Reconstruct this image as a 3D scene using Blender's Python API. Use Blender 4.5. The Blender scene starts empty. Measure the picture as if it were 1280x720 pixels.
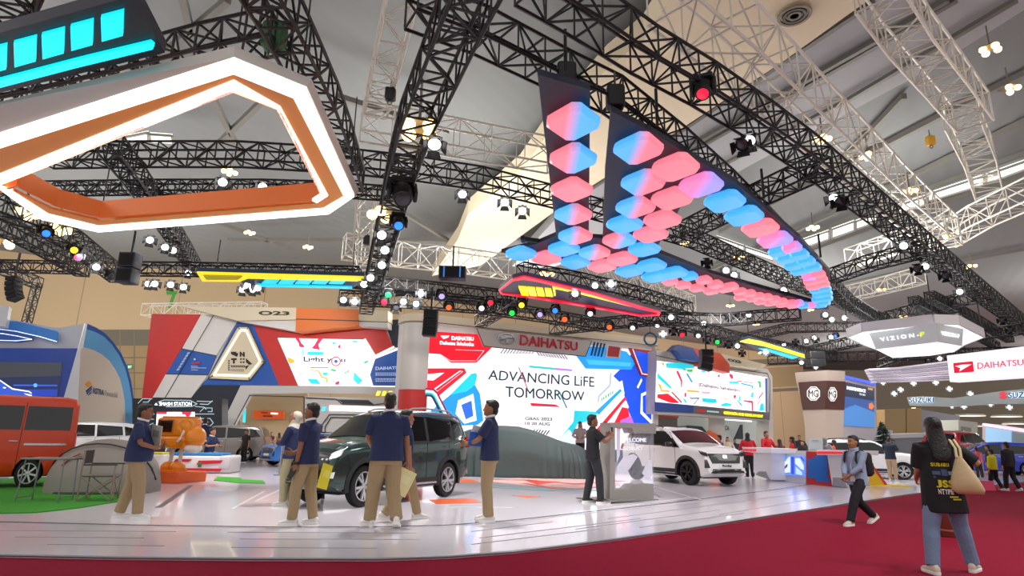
import bpy, bmesh, math, random
from mathutils import Vector, Matrix, Euler
V = Vector
PI = math.pi
rnd = random.Random(7)
SC = bpy.context.scene
COL = SC.collection

# ------------------------------------------------------------------ camera
F_PX = 760.0
CAM_Z = 1.31
STAGE = 0.14
CARP = 0.105
PITCH = math.radians(13.85)
ROLL = math.radians(-1.0)
CAM = V((0, 0, CAM_Z))
CM = Euler((PI / 2 + PITCH, 0, 0)).to_matrix() @ Matrix.Rotation(-ROLL, 3, 'Z')
cd = bpy.data.cameras.new('camera')
cd.sensor_width = 36
cd.lens = F_PX / 1280 * 36
cd.clip_end = 600
co = bpy.data.objects.new('camera', cd)
COL.objects.link(co)
co.matrix_world = Matrix.Translation(CAM) @ CM.to_4x4()
SC.camera = co

def ray(px, py):
    return (CM @ V(((px - 640) / F_PX, -(py - 360) / F_PX, -1))).normalized()
def onz(px, py, z):
    d = ray(px, py)
    return CAM + d * ((z - CAM_Z) / d.z)
def ony(px, py, y):
    d = ray(px, py)
    return CAM + d * (y / d.y)
def gnd(px, Y, z=STAGE):
    """ground point that lies in image column px (near the horizon) at distance Y"""
    p = ony(px, 560, Y)
    return V((p.x, Y, z))

def back(p, d):
    """move a ground point d metres further away along the line of sight"""
    h = V((p.x, p.y, 0)).normalized()
    return V((p.x + h.x * d, p.y + h.y * d, p.z))

# ------------------------------------------------------------------ materials
def s2l(c):
    c /= 255
    return c / 12.92 if c <= .04045 else ((c + .055) / 1.055) ** 2.4
def hx(h):
    return tuple(s2l(int(h[i:i + 2], 16)) for i in (0, 2, 4)) + (1,)
_mats = {}
def M(h, rough=.5, metal=0., emit=0., bump=0., scale=30., vary=.0, coat=0., alpha=1., trans=0.):
    key = (h, rough, metal, emit, bump, scale, vary, coat, alpha, trans)
    if key in _mats:
        return _mats[key]
    m = bpy.data.materials.new('finish_' + h + ('_lit' if emit else ''))
    m.use_nodes = True
    nt = m.node_tree
    b = nt.nodes['Principled BSDF']
    b.inputs['Base Color'].default_value = hx(h)
    b.inputs['Roughness'].default_value = rough
    b.inputs['Metallic'].default_value = metal
    b.inputs['Coat Weight'].default_value = coat
    b.inputs['Alpha'].default_value = alpha
    b.inputs['Transmission Weight'].default_value = trans
    if emit:
        b.inputs['Emission Color'].default_value = hx(h)
        b.inputs['Emission Strength'].default_value = emit
        if emit < 6 or emit > 9:
            pass
    if bump or vary:
        tc = nt.nodes.new('ShaderNodeTexCoord')
        nz = nt.nodes.new('ShaderNodeTexNoise')
        nz.inputs['Scale'].default_value = scale
        nz.inputs['Detail'].default_value = 3
        nt.links.new(tc.outputs['Object'], nz.inputs['Vector'])
        if bump:
            bp = nt.nodes.new('ShaderNodeBump')
            bp.inputs['Strength'].default_value = bump
            bp.inputs['Distance'].default_value = .02
            nt.links.new(nz.outputs['Fac'], bp.inputs['Height'])
            nt.links.new(bp.outputs['Normal'], b.inputs['Normal'])
        if vary:
            mx = nt.nodes.new('ShaderNodeMix')
            mx.data_type = 'RGBA'
            c = hx(h)
            mx.inputs[6].default_value = tuple(x * (1 - vary) for x in c[:3]) + (1,)
            mx.inputs[7].default_value = tuple(min(1, x * (1 + vary)) for x in c[:3]) + (1,)
            nt.links.new(nz.outputs['Fac'], mx.inputs[0])
            nt.links.new(mx.outputs[2], b.inputs['Base Color'])
    _mats[key] = m
    return m
def dimlit(m):
    m.cycles.emission_sampling = 'NONE'
    return m

# ------------------------------------------------------------------ mesh builder
def frame_of(d, up=V((0, 0, 1))):
    d = d.normalized()
    if abs(d.dot(up)) > .98:
        up = V((0, 1, 0))
    a = d.cross(up).normalized()
    return a, a.cross(d).normalized()

class MB:
    def __init__(s):
        s.v, s.f, s.k, s.mats = [], [], [], []
    def mi(s, m):
        if m not in s.mats:
            s.mats.append(m)
        return s.mats.index(m)
    def add(s, vs, fs, m, T=None):
        b = len(s.v)
        i = s.mi(m)
        s.v += [tuple(T @ V(p)) if T else tuple(p) for p in vs]
        for f in fs:
            s.f.append([b + j for j in f])
            s.k.append(i)
        return s
    def box(s, c, d, m, R=None, tp=1., tpy=None):
        tpy = tp if tpy is None else tpy
        x, y, z = d[0] / 2, d[1] / 2, d[2] / 2
        P = [V((-x, -y, -z)), V((x, -y, -z)), V((x, y, -z)), V((-x, y, -z)),
             V((-x * tp, -y * tpy, z)), V((x * tp, -y * tpy, z)), V((x * tp, y * tpy, z)), V((-x * tp, y * tpy, z))]
        if R is not None:
            P = [R @ p for p in P]
        P = [p + V(c) for p in P]
        return s.add(P, [(0, 3, 2, 1), (4, 5, 6, 7), (0, 1, 5, 4), (1, 2, 6, 5), (2, 3, 7, 6), (3, 0, 4, 7)], m)
    def rbox(s, c, d, m, r=.02, R=None, n=3):
        """box with rounded vertical and horizontal edges (profile stack)"""
        x, y, z = d[0] / 2, d[1] / 2, d[2] / 2
        r = min(r, x * .95, y * .95, z * .95)
        def ring(ins, zz):
            o = []
            for cx, cy, a0 in ((1, 1, 0), (-1, 1, 90), (-1, -1, 180), (1, -1, 270)):
                for k in range(n + 1):
                    a = math.radians(a0 + 90 * k / n)
                    o.append(V((cx * (x - r) + (r - ins) * math.cos(a), cy * (y - r) + (r - ins) * math.sin(a), zz)))
            return o
        rings = []
        for k in range(n + 1):
            a = PI / 2 * k / n
            rings.append(ring(r * .98 * (1 - math.sin(a)), -z + r * (1 - math.cos(a))))
        for k in range(n + 1):
            a = PI / 2 * (1 - k / n)
            rings.append(ring(r * .98 * (1 - math.sin(a)), z - r * (1 - math.cos(a))))
        T = lambda p: (R @ p if R is not None else p) + V(c)
        return s.rings([[T(p) for p in q] for q in rings], m)
    def rings(s, rr, m, caps=True, closed=False):
        n = len(rr[0])
        vs = [p for r in rr for p in r]
        fs = []
        K = len(rr)
        for k in range(K if closed else K - 1):
            a, b = k * n, ((k + 1) % K) * n
            for j in range(n):
                j2 = (j + 1) % n
                fs.append((a + j, a + j2, b + j2, b + j))
        if caps and not closed:
            fs.append(tuple(range(n))[::-1])
            fs.append(tuple(range((K - 1) * n, K * n)))
        return s.add(vs, fs, m)
    def tube(s, P, R, m, n=8, ry=None, closed=False, up=V((0, 0, 1))):
        """tube along points P; R radius or list; ry second radius or list"""
        P = [V(p) for p in P]
        K = len(P)
        R = [R] * K if not hasattr(R, '__len__') else R
        ry = R if ry is None else ([ry] * K if not hasattr(ry, '__len__') else ry)
        rr = []
        for i in range(K):
            if closed:
                d = P[(i + 1) % K] - P[i - 1]
            else:
                d = (P[min(i + 1, K - 1)] - P[max(i - 1, 0)])
            a, b = frame_of(d, up)
            rr.append([P[i] + a * R[i] * math.cos(2 * PI * j / n) + b * ry[i] * math.sin(2 * PI * j / n) for j in range(n)])
        return s.rings(rr, m, True, closed)
    def bar(s, a, b, w, m, h=None):
        a, b = V(a), V(b)
        x, y = frame_of(b - a)
        h = w if h is None else h
        x, y = x * w / 2, y * h / 2
        P = [a - x - y, a + x - y, a + x + y, a - x + y, b - x - y, b + x - y, b + x + y, b - x + y]
        return s.add(P, [(0, 3, 2, 1), (4, 5, 6, 7), (0, 1, 5, 4), (1, 2, 6, 5), (2, 3, 7, 6), (3, 0, 4, 7)], m)
    def poly(s, P, off, m):
        """solid between polygon P (3D points) and P + off"""
        n = len(P)
        P = [V(p) for p in P]
        off = V(off)
        vs = P + [p + off for p in P]
        fs = [tuple(range(n)), tuple(range(n, 2 * n))[::-1]] + [(i, n + i, n + (i + 1) % n, (i + 1) % n) for i in range(n)]
        return s.add(vs, fs, m)
    def prism(s, P, y0, y1, m):
        return s.poly([V((p[0], y0, p[1])) for p in P], (0, y1 - y0, 0), m)
    def lathe(s, prof, m, n=20, T=None, caps=True):
        """profile (r,z) about z"""
        rr = [[V((r * math.cos(2 * PI * j / n), r * math.sin(2 * PI * j / n), z)) for j in range(n)] for r, z in prof]
        if T is not None:
            rr = [[T @ p for p in q] for q in rr]
        return s.rings(rr, m, caps)
    def ell(s, c, r, m, n=12, k=8, R=None):
        c = V(c)
        rr = []
        for i in range(k + 1):
            a = -PI / 2 + PI * (i + .02 if i == 0 else i - .02 if i == k else i) / k
            q = [V((r[0] * math.cos(a) * math.cos(2 * PI * j / n), r[1] * math.cos(a) * math.sin(2 * PI * j / n), r[2] * math.sin(a))) for j in range(n)]
            rr.append([(R @ p if R is not None else p) + c for p in q])
        return s.rings(rr, m)
    def mesh(s, name, scale=1., smooth=35., recalc=True):
        me = bpy.data.meshes.new(name)
        me.from_pydata([tuple(c * scale for c in p) for p in s.v], [], s.f)
        for m in s.mats:
            me.materials.append(m)
        me.polygons.foreach_set('material_index', s.k)
        if recalc:
            bm = bmesh.new()
            bm.from_mesh(me)
            bmesh.ops.recalc_face_normals(bm, faces=bm.faces)
            bm.to_mesh(me)
            bm.free()
        if smooth:
            me.polygons.foreach_set('use_smooth', [True] * len(me.polygons))
            me.set_sharp_from_angle(angle=math.radians(smooth))
        me.update()
        return me
    def build(s, name, parent=None, smooth=35., loc=(0, 0, 0), scale=1., rot=None, label=None, recalc=True):
        return link(name, s.mesh(name, scale, smooth, recalc), parent, loc, rot, label)

def link(name, me, parent=None, loc=(0, 0, 0), rot=None, label=None):
    o = bpy.data.objects.new(name, me)
    COL.objects.link(o)
    if parent:
        o.parent = parent
    o.location = loc
    if rot is not None:
        o.rotation_euler = rot
    if label:
        o['label'] = label
    return o

def tag(o, label=None, cat=None, group=None, kind=None):
    for k, v in (('label', label), ('category', cat), ('group', group), ('kind', kind)):
        if v:
            o[k] = v
    return o
def thing(name, label, cat, loc=(0, 0, 0), rotz=0., group=None, rot=None):
    o = bpy.data.objects.new(name, None)
    COL.objects.link(o)
    o.empty_display_size = .1
    o.location = loc
    o.rotation_euler = rot if rot is not None else (0, 0, rotz)
    return tag(o, label, cat, group)
def kids(o):
    return [c for c in COL.objects if c.parent == o]
def copy_tree(o, parent=None, tree=None):
    c = o.copy()
    COL.objects.link(c)
    c.parent = parent
    for ch in (tree[o] if tree else kids(o)):
        copy_tree(ch, c, tree)
    return c
def tree_of(root):
    t = {}
    st = [root]
    while st:
        o = st.pop()
        t[o] = kids(o)
        st += t[o]
    return t

def remeshed(mb, vox, smooth=4, mats=None):
    """one continuous surface from overlapping closed solids"""
    me = mb.mesh('tmp', smooth=0)
    o = bpy.data.objects.new('tmp', me)
    COL.objects.link(o)
    r = o.modifiers.new('r', 'REMESH')
    r.mode = 'VOXEL'
    r.voxel_size = vox
    r.use_smooth_shade = True
    if smooth:
        q = o.modifiers.new('s', 'SMOOTH')
        q.factor = .5
        q.iterations = smooth
    dg = bpy.context.evaluated_depsgraph_get()
    out = bpy.data.meshes.new_from_object(o.evaluated_get(dg))
    bpy.data.objects.remove(o)
    bpy.data.meshes.remove(me)
    out.materials.clear()
    for m in (mats or mb.mats[:1]):
        out.materials.append(m)
    out.polygons.foreach_set('material_index', [0] * len(out.polygons))
    out.polygons.foreach_set('use_smooth', [True] * len(out.polygons))
    return out

# ------------------------------------------------------------------ lettering
_tc = {}
def text_geo(s, bold=0., shear=0.):
    key = (s, bold, shear)
    if key not in _tc:
        c = bpy.data.curves.new('tmp', 'FONT')
        c.body = s
        c.size = 1
        c.offset = 0 if 'M' in s else bold
        c.shear = shear
        c.resolution_u = 3
        o = bpy.data.objects.new('tmp', c)
        COL.objects.link(o)
        dg = bpy.context.evaluated_depsgraph_get()
        me = bpy.data.meshes.new_from_object(o.evaluated_get(dg))
        vs = [(v.co.x, v.co.y) for v in me.vertices]
        fs = [tuple(p.vertices) for p in me.polygons]
        bpy.data.objects.remove(o)
        if 'M' in s and bold > .004:      # thicken by small shifts
            n, v0, f0 = len(vs), list(vs), list(fs)
            for k, (a, b) in enumerate(((1, 0), (-1, 0), (0, 1), (0, -1))):
                vs += [(x + a * bold, y + b * bold) for x, y in v0]
                fs += [tuple(i + n * (k + 1) for i in f) for f in f0]
        x0, x1 = min(v[0] for v in vs), max(v[0] for v in vs)
        y0, y1 = min(v[1] for v in vs), max(v[1] for v in vs)
        _tc[key] = ([((x - x0) / (x1 - x0), (y - y0) / (y1 - y0)) for x, y in vs], fs)
    return _tc[key]
def letters(mb, s, q, m, bold=.02, shear=0., lift=None):
    """lettering laid on the 3D quad q = (bottom left, bottom right, top left, top right)"""
    bl, br, tl, tr = [V(p) for p in q]
    vs, fs = text_geo(s, bold, shear)
    P = [(bl * (1 - a) + br * a) * (1 - b) + (tl * (1 - a) + tr * a) * b for a, b in vs]
    n = (br - bl).cross(tl - bl).normalized() * (lift or .012)
    mb.add(P, fs, m)
    # rim so the letters have thickness
    ed = {}
    for f in fs:
        for i in range(len(f)):
            a, b = f[i], f[(i + 1) % len(f)]
            k = (min(a, b), max(a, b))
            ed[k] = ed.get(k, 0) + 1
    vs2 = P + [p - n for p in P]
    k = len(P)
    mb.add(vs2, [(a, b, b + k, a + k) for (a, b), c in ed.items() if c == 1], m)
    return mb

# ------------------------------------------------------------------ wall frames
class Wall:
    """vertical plane through two ground points; local x right, y into the wall, z up"""
    def __init__(s, A, B, name=None, label=None, cat=None, group=None, k=1.):
        s.O = V(A)
        s.k = k
        u = V(B) - s.O
        s.len = u.length
        s.u = u.normalized()
        s.rz = math.atan2(s.u.y, s.u.x)
        s.n = V((s.u.y, -s.u.x, 0))
        if name:
            s.root = thing(name, label, cat, s.O, s.rz, group)
    def uv(s, px, py, off=0.):
        d = ray(px, py)
        o = s.O + s.n * off
        p = CAM + d * ((o - CAM).dot(s.n) / d.dot(s.n))
        q = p - s.O
        return (q.dot(s.u), q.z)
    def P(s, pts, off=0.):
        return [s.uv(a, b, off) for a, b in pts]
    def P3(s, pts, off=0.):
        return [V((a, -off, b)) for a, b in s.P(pts, off)]
    def panel(s, mb, pts, off, m, th=.03):
        mb.prism(s.P(pts, off), -off, -off + th, m)
    def strip(s, mb, pts, w, off, m, th=.01):
        """line of width w (metres) along px points"""
        Q = s.P(pts, off)
        for a, b in zip(Q, Q[1:]):
            _strip(mb, a, b, w * s.k, off, m, th)
    def text(s, mb, t, bl, br, tl, tr, off, m, bold=.02, shear=0., lift=.01):
        letters(mb, t, [s.P3([p], off)[0] for p in (bl, br, tl, tr)], m, bold, shear, lift)
def _strip(mb, a, b, w, off, m, th):
    a, b = V((a[0], a[1])), V((b[0], b[1]))
    d = (b - a)
    if d.length < 1e-6:
        return
    d.normalize()
    n = V((-d.y, d.x)) * w / 2
    e = d * w * .3
    mb.prism([a - n - e, b - n + e, b + n + e, a + n - e], -off, -off + th, m)
def cv(x0, y0, k):
    """crop coordinates -> picture coordinates"""
    return lambda *pts: [(x0 + p[0] / k, y0 + p[1] / k) for p in pts]
WORDS = ['first', 'second', 'third', 'fourth', 'fifth', 'sixth', 'seventh', 'eighth', 'ninth', 'tenth', 'eleventh', 'twelfth', 'thirteenth', 'fourteenth', 'fifteenth', 'sixteenth']
# ------------------------------------------------------------------ people
def limb(mb, P, R, m, n=12, ry=None, side=None):
    """tapered limb with carried-along frames; R list, ry list of second radius"""
    P = [V(p) for p in P]
    K = len(P)
    ry = R if ry is None else ry
    D = [(P[min(i + 1, K - 1)] - P[max(i - 1, 0)]).normalized() for i in range(K)]
    a = V(side) if side is not None else V((1, 0, 0))
    a = (a - D[0] * a.dot(D[0]))
    if a.length < .1:
        a = V((0, 1, 0)) - D[0] * D[0].y
    a.normalize()
    rr = []
    for i in range(K):
        a = (a - D[i] * a.dot(D[i])).normalized()
        b = D[i].cross(a)
        rr.append([P[i] + a * R[i] * math.cos(2 * PI * j / n) + b * ry[i] * math.sin(2 * PI * j / n) for j in range(n)])
    return mb.rings(rr, m)
def ik(a, c, l1, l2, hint):
    a, c, hint = V(a), V(c), V(hint)
    d = c - a
    L = d.length
    if L > (l1 + l2) * .999:
        c = a + d * ((l1 + l2) * .999 / L)
        d = c - a
        L = d.length
    x = (l1 * l1 - l2 * l2 + L * L) / (2 * L)
    h = math.sqrt(max(0, l1 * l1 - x * x))
    u = d / L
    p = hint - u * hint.dot(u)
    p.normalize()
    return a + u * x + p * h, c
def lerp(a, b, t):
    return V(a) * (1 - t) + V(b) * t

SKIN, HAIRK = 'A97455', '120E0D'
def hand(mb, w, d, nrm, m, curl=.5, side=1, point=False):
    """palm, four fingers of unequal length and a thumb from the side of the palm"""
    w, d = V(w), V(d).normalized()
    nrm = V(nrm)
    nrm = (nrm - d * nrm.dot(d)).normalized()
    l = d.cross(nrm) * side          # towards the thumb
    limb(mb, [w - d * .03, w, w + d * .03, w + d * .085], [.026, .027, .038, .040], m, 10, [.020, .018, .016, .012], side=l)
    for i, (o, L) in enumerate(((.030, .072), (.010, .082), (-.010, .076), (-.029, .060))):
        p = w + d * .078 + l * o
        P, dd = [p - d * .012], d
        c = curl * (1 + .12 * i)
        for k, seg in enumerate((.42, .32, .26)):
            ang = c * (.7, 1., .8)[k]
            dd = (dd * math.cos(ang) + nrm * math.sin(ang)).normalized()
            nn = dd.cross(l * side)
            P.append(p)
            p = p + dd * L * seg
            nrm_ = (nrm * math.cos(0))
        P.append(p)
        limb(mb, P, [.0105, .0105, .010, .0095, .0075], m, 8, side=l)
    p0 = w + d * .022 + l * .026
    p1 = p0 + (d * .5 + l * .75 + nrm * .15).normalized() * .036
    p2 = p1 + (d * .8 + l * .35 + nrm * (.2 + .5 * curl)).normalized() * .032
    p3 = p2 + (d * .85 + l * .05 + nrm * (.2 + .6 * curl)).normalized() * .026
    limb(mb, [p0 - l * .012, p0, p1, p2, p3], [.014, .0145, .012, .0105, .008], m, 8, side=nrm)

def person(label, px, fy, hy, yaw, top='1E2A52', legs='A38B68', shoes='E6E4E2', pose=None, hair='short', haircol=HAIRK, skin=SKIN,
           sleeve=.55, vox=.009, z=STAGE, belly=0., items=(), at=None, h=None, group=None, face=True, open_coat=None, collar=None, hem=.84, lanyard=None, wide=1.08, fat=1.1, fitl=1., tfat=None):
    p = dict(fl=(-.10, 0, 10), fr=(.10, 0, -10), hl=(-.25, .04, .80), hr=(.25, .04, .80), el=(-.35, -.6, 0), er=(.35, -.6, 0),
             lean=0., hy=0., hp=0., tw=0., seat=None, cl=.45, cr=.45, nl=(1, 0, 0), nr=(-1, 0, 0), dl=None, dr=None)
    p.update(pose or {})
    if at is None:
        g = onz(px, fy, z)
        d = ray(px, hy)
        k = math.hypot(g.x, g.y) / math.hypot(d.x, d.y)
        top_z = CAM_Z + d.z * k
        h = h or (top_z - z)
    else:
        g = V(at)
    s = h / 1.70
    root = thing('person', label, 'person', (g.x, g.y, g.z), math.radians(yaw), group)
    ms = M(skin, .55)
    mt = M(top, .8, bump=.5, scale=9)
    ml = M(legs, .85, bump=.6, scale=10)
    mh = M(haircol, .45, bump=.6, scale=60)
    W = wide
    FT = fat
    TF = tfat or fat
    # joints
    fl = V((p['fl'][0], p['fl'][1], p['fl'][3] if len(p['fl']) > 3 else 0))
    fr = V((p['fr'][0], p['fr'][1], p['fr'][3] if len(p['fr']) > 3 else 0))
    al, ar = fl + V((0, 0, .085)), fr + V((0, 0, .085))
    mid = (fl + fr) / 2
    if p['seat'] is not None:
        hip = V(p['seat'])
    else:
        hz = .945
        for a, sx in ((al, -.09), (ar, .09)):
            dd = math.hypot(a.x - (mid.x + sx), a.y - mid.y)
            hz = min(hz, a.z + .02 + math.sqrt(max(.2, .837 ** 2 - dd * dd)))
        hip = V((mid.x, mid.y, hz))
    dz = hip.z - .915 if p['seat'] else hip.z - .945
    ln = p['lean']
    def tor(x, y, zz):
        """torso point with lean, hip at .915"""
        t = (zz - .915)
        return V((hip.x + x, hip.y + y + ln * t, hip.z - (0 if p['seat'] else .03) + t * math.cos(ln * .8)))
    tw = Matrix.Rotation(math.radians(p['tw']), 3, 'Z')
    def sh(x, y, zz):
        q = tor(0, 0, zz)
        return q + tw @ V((x, y, 0))
    SL, SR = sh(-.172 * W, -.005, 1.372), sh(.172 * W, -.005, 1.372)
    hl_, hr_ = V(p['hl']), V(p['hr'])
    hl_ = V((hl_.x, hl_.y, hl_.z + dz)) if p['seat'] is None else hl_
    hr_ = V((hr_.x, hr_.y, hr_.z + dz)) if p['seat'] is None else hr_
    hl_ += V((mid.x, mid.y, 0)) if p['seat'] is None else V((0, 0, 0))
    hr_ += V((mid.x, mid.y, 0)) if p['seat'] is None else V((0, 0, 0))
    EL, WL = ik(SL, hl_, .285, .255, p['el'])
    ER, WR = ik(SR, hr_, .285, .255, p['er'])
    HL, HR = hip + V((-.088, 0, -.02)), hip + V((.088, 0, -.02))
    kl = V((-.08, 1, .1))
    KL, AL = ik(HL, al, .425, .415, kl + V((0, 0, 0)))
    KR, AR = ik(HR, ar, .425, .415, V((.08, 1, .1)))
    nk = tor(0, .0, 1.43) + V((0, .005, 0))
    Hm = Matrix.Rotation(math.radians(p['hy']), 3, 'Z') @ Matrix.Rotation(math.radians(p['hp']), 3, 'X')
    def hd(x, y, zz):
        return nk + Hm @ V((x, y + ln * .05, zz - 1.43))
    # ---- body, one continuous skin
    b = MB()
    def torso(mb, rr, m, n=20):
        out = []
        for zz, rx, ry, yo in rr:
            c = tor(0, yo, zz)
            out.append([c + (tw if zz > 1.15 else Matrix.Identity(3)) @ V((rx * math.cos(2 * PI * j / n), ry * math.sin(2 * PI * j / n), 0)) for j in range(n)])
        mb.rings(out, m)
    torso(b, [(.80, .10, .07, 0), (.88, .145, .10, 0), (1.0, .135, .092, 0), (1.12, .13, .09, 0), (1.25, .15 * W, .10, 0), (1.36, .155 * W, .09, 0), (1.41, .11, .07, 0), (1.44, .058, .055, 0), (1.50, .05, .054, .008)], ms)
    limb(b, [hd(0, -.005, 1.42), hd(0, .002, 1.47), hd(0, .012, 1.54)], [.054, .05, .05], ms)
    hr = []
    for zz, rx, ry, yo in ((1.468, .022, .022, .070), (1.478, .040, .050, .050), (1.50, .056, .075, .030), (1.53, .066, .088, .016), (1.56, .071, .093, .010), (1.60, .074, .096, .004), (1.635, .073, .096, 0), (1.665, .062, .082, -.004), (1.688, .038, .052, -.006), (1.697, .012, .02, -.006)):
        hr.append([hd(rx * math.cos(2 * PI * j / 16), yo + ry * math.sin(2 * PI * j / 16), zz) for j in range(16)])
    b.rings(hr, ms)
    limb(b, [hd(0, .092, 1.598), hd(0, .106, 1.565), hd(0, .114, 1.548), hd(0, .092, 1.538)], [.009, .012, .017, .012], ms, 8)
    for q in (-1, 1):
        b.ell(hd(.074 * q, -.004, 1.572), (.012, .021, .032), ms, 8, 6)
        b.ell(hd(.034 * q, .078, 1.55), (.026, .022, .022), ms, 8, 6)
    for S, E, Wr, sx, cl, nn, dd in ((SL, EL, WL, -1, p['cl'], p['nl'], p['dl']), (SR, ER, WR, 1, p['cr'], p['nr'], p['dr'])):
        limb(b, [lerp(S, E, -.05), lerp(S, E, .25), lerp(S, E, .6), lerp(S, E, .95), lerp(E, Wr, .2), lerp(E, Wr, .6), Wr], [.045, .048, .043, .037, .038, .031, .025], ms)
        d = V(dd) if dd else (Wr - E)
        hand(b, Wr, d, nn, ms, cl, sx if V(nn).length else 1)
    for S, K, A in ((HL, KL, AL), (HR, KR, AR)):
        limb(b, [S, lerp(S, K, .4), K, lerp(K, A, .3), A - V((0, 0, .03))], [.075, .068, .048, .048, .034], ms)
    link('body', remeshed(b, max(.006, vox * .75), 2), root).scale = (s, s, s)
    # ---- shirt
    t = MB()
    bl = belly
    rr = [(hem, .190 * TF, .126 * TF + bl * .5, bl * .3), (hem + .01, .191 * TF, .130 * TF + bl * .6, bl * .4), (.96, .172 * TF, .122 * TF + bl, bl * .5), (1.08, .166 * TF, .116 * TF + bl * .9, bl * .5), (1.22, .172 * W, .124 + bl * .3, .004), (1.31, .180 * W, .118, 0), (1.372, .168 * W, .098, -.004), (1.42, .112, .076, 0), (1.455, .066, .066, .004), (1.468, .064, .064, .006)]
    torso(t, rr, mt)
    for S, E, Wr in ((SL, EL, WL), (SR, ER, WR)):
        inn = lerp(S, tor(0, 0, 1.36), .3)
        if sleeve <= 1:
            e = lerp(S, E, sleeve + .22)
            limb(t, [inn, S, lerp(S, E, .3), lerp(S, E, .6), e], [.06, .066, .072, .074, .075], mt)
        else:
            limb(t, [inn, S, lerp(S, E, .4), E, lerp(E, Wr, .5), lerp(E, Wr, sleeve - 1)], [.06, .066, .066, .058, .052, .045], mt)
    shirt = link('jacket' if open_coat else 'shirt', remeshed(t, vox, 3), root)
    shirt.scale = (s, s, s)
    if collar:
        c = MB()
        P = [tor(.072 * math.cos(a), .004 + .074 * math.sin(a), 1.462 - .02 * math.sin(a)) for a in [2 * PI * j / 14 for j in range(14)]]
        c.tube(P, .011, M(collar, .7), 6, .018, True)
        c.build('collar', root, scale=s)
    if lanyard:
        c = MB()
        P = [tor(-.072, -.01, 1.462), tor(-.075, .06, 1.43), tor(-.055, .128, 1.32), tor(-.02, .134 + bl, 1.16), tor(.02, .134 + bl, 1.16), tor(.055, .128, 1.32), tor(.075, .06, 1.43), tor(.072, -.01, 1.462)]
        c.tube(P, .011, M(lanyard, .6), 6, .006)
        c.build('lanyard', root, scale=s)
        c = MB()
        c.rbox(tor(0, .14 + bl, 1.10), (.075, .008, .11), M('F2F2F2', .4), .006)
        c.build('name_badge', root, scale=s)
    # ---- trousers
    q = MB()
    torso(q, [(.80, .150 * FT, .112 * FT, 0), (.84, .160 * FT, .118 * FT, 0), (.90, .158 * FT, .113 * FT, 0), (.97, .150 * FT, .104 * FT, 0), (1.0, .146 * FT, .10 * FT, 0)], ml)
    for S, K, A in ((HL, KL, AL), (HR, KR, AR)):
        limb(q, [S + V((0, 0, .05)), S, lerp(S, K, .3), lerp(S, K, .65), K, lerp(K, A, .3), lerp(K, A, .7), A + V((0, 0, -.005))], [k * FT * fitl for k in (.078, .086, .094, .086, .076, .074, .066, .064)], ml)
    link('trousers', remeshed(q, vox, 3), root).scale = (s, s, s)
    # ---- shoes
    for F, A, ang in ((fl, AL, p['fl'][2]), (fr, AR, p['fr'][2])):
        c = MB()
        a = math.radians(ang)
        pit = p['fl'][4] if (F is fl and len(p['fl']) > 4) else (p['fr'][4] if (F is fr and len(p['fr']) > 4) else 0)
        Rm = Matrix.Rotation(a, 3, 'Z') @ Matrix.Rotation(math.radians(-pit), 3, 'X')
        O = V((A.x, A.y, A.z - .085))
        def T(pts):
            return [O + V((0, 0, .085)) + Rm @ (V(v) - V((0, 0, .085))) for v in pts]
        def ringset(data, n=12):
            return [T([(rx * math.cos(2 * PI * j / n), y, zc + rz * max(-.9, math.sin(2 * PI * j / n))) for j in range(n)]) for y, rx, rz, zc in data]
        c.rings(ringset([(-.085, .018, .02, .045), (-.075, .034, .045, .055), (-.04, .038, .052, .062), (.02, .039, .05, .06), (.07, .044, .036, .05), (.12, .047, .026, .043), (.16, .042, .022, .038), (.185, .022, .014, .033)]), M(shoes, .6))
        c.tube(T([(0, -.01, .09), (0, -.015, .14)]), [.042, .036], M(shoes, .7), 12, [.05, .04])
        sh_o = c.build('shoe', root, 60, scale=s)
        c = MB()
        ol = [(-.035, -.07), (-.02, -.09), (.02, -.09), (.036, -.07), (.04, 0), (.05, .08), (.05, .13), (.03, .185), (0, .197), (-.03, .185), (-.05, .13), (-.05, .08), (-.04, 0)]
        c.rings([T([(x * k, y, zz) for x, y in ol]) for zz, k in ((0, .96), (.01, 1.02), (.03, 1.03), (.034, .98))], M('F0EFEB', .6))
        c.build('sole', sh_o, 60, scale=s)
    # ---- head details
    if hair == 'short':
        c = MB()
        c.ell((0, 0, 0), (.081, .104, .088), mh, 18, 10)
        P = [hd(v[0], v[1] - .017, v[2] + 1.628) for v in c.v]
        c.v = [tuple(v) for v in P]
        c.ell(hd(0, -.062, 1.555), (.066, .05, .075), mh)
        c.ell(hd(0, .05, 1.675), (.058, .042, .03), mh)
        link('hair', remeshed(c, .011, 1), root).scale = (s, s, s)
    elif hair == 'long':
        c = MB()
        c.ell(hd(0, -.018, 1.628), (.088, .112, .09), mh, 18, 10)
        n = 16
        out = []
        for zz, rx, ry, yo in ((1.62, .085, .085, -.03), (1.53, .092, .075, -.045), (1.44, .10, .06, -.07), (1.34, .105, .045, -.105), (1.26, .10, .035, -.125), (1.21, .085, .022, -.13)):
            cc = hd(0, yo, zz) if zz > 1.5 else lerp(tor(0, yo, zz), hd(0, yo, zz), .3)
            out.append([cc + V((rx * math.cos(2 * PI * j / n), ry * math.sin(2 * PI * j / n), 0)) for j in range(n)])
        c.rings(out, mh)
        link('hair', remeshed(c, .011, 2), root).scale = (s, s, s)
    elif hair in ('hijab', 'hood'):
        c = MB()
        c.ell(hd(0, -.034, 1.615), (.09, .10, .10), mh, 18, 10)
        c.ell(hd(0, -.022, 1.53), (.086, .082, .09), mh)
        out = []
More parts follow.
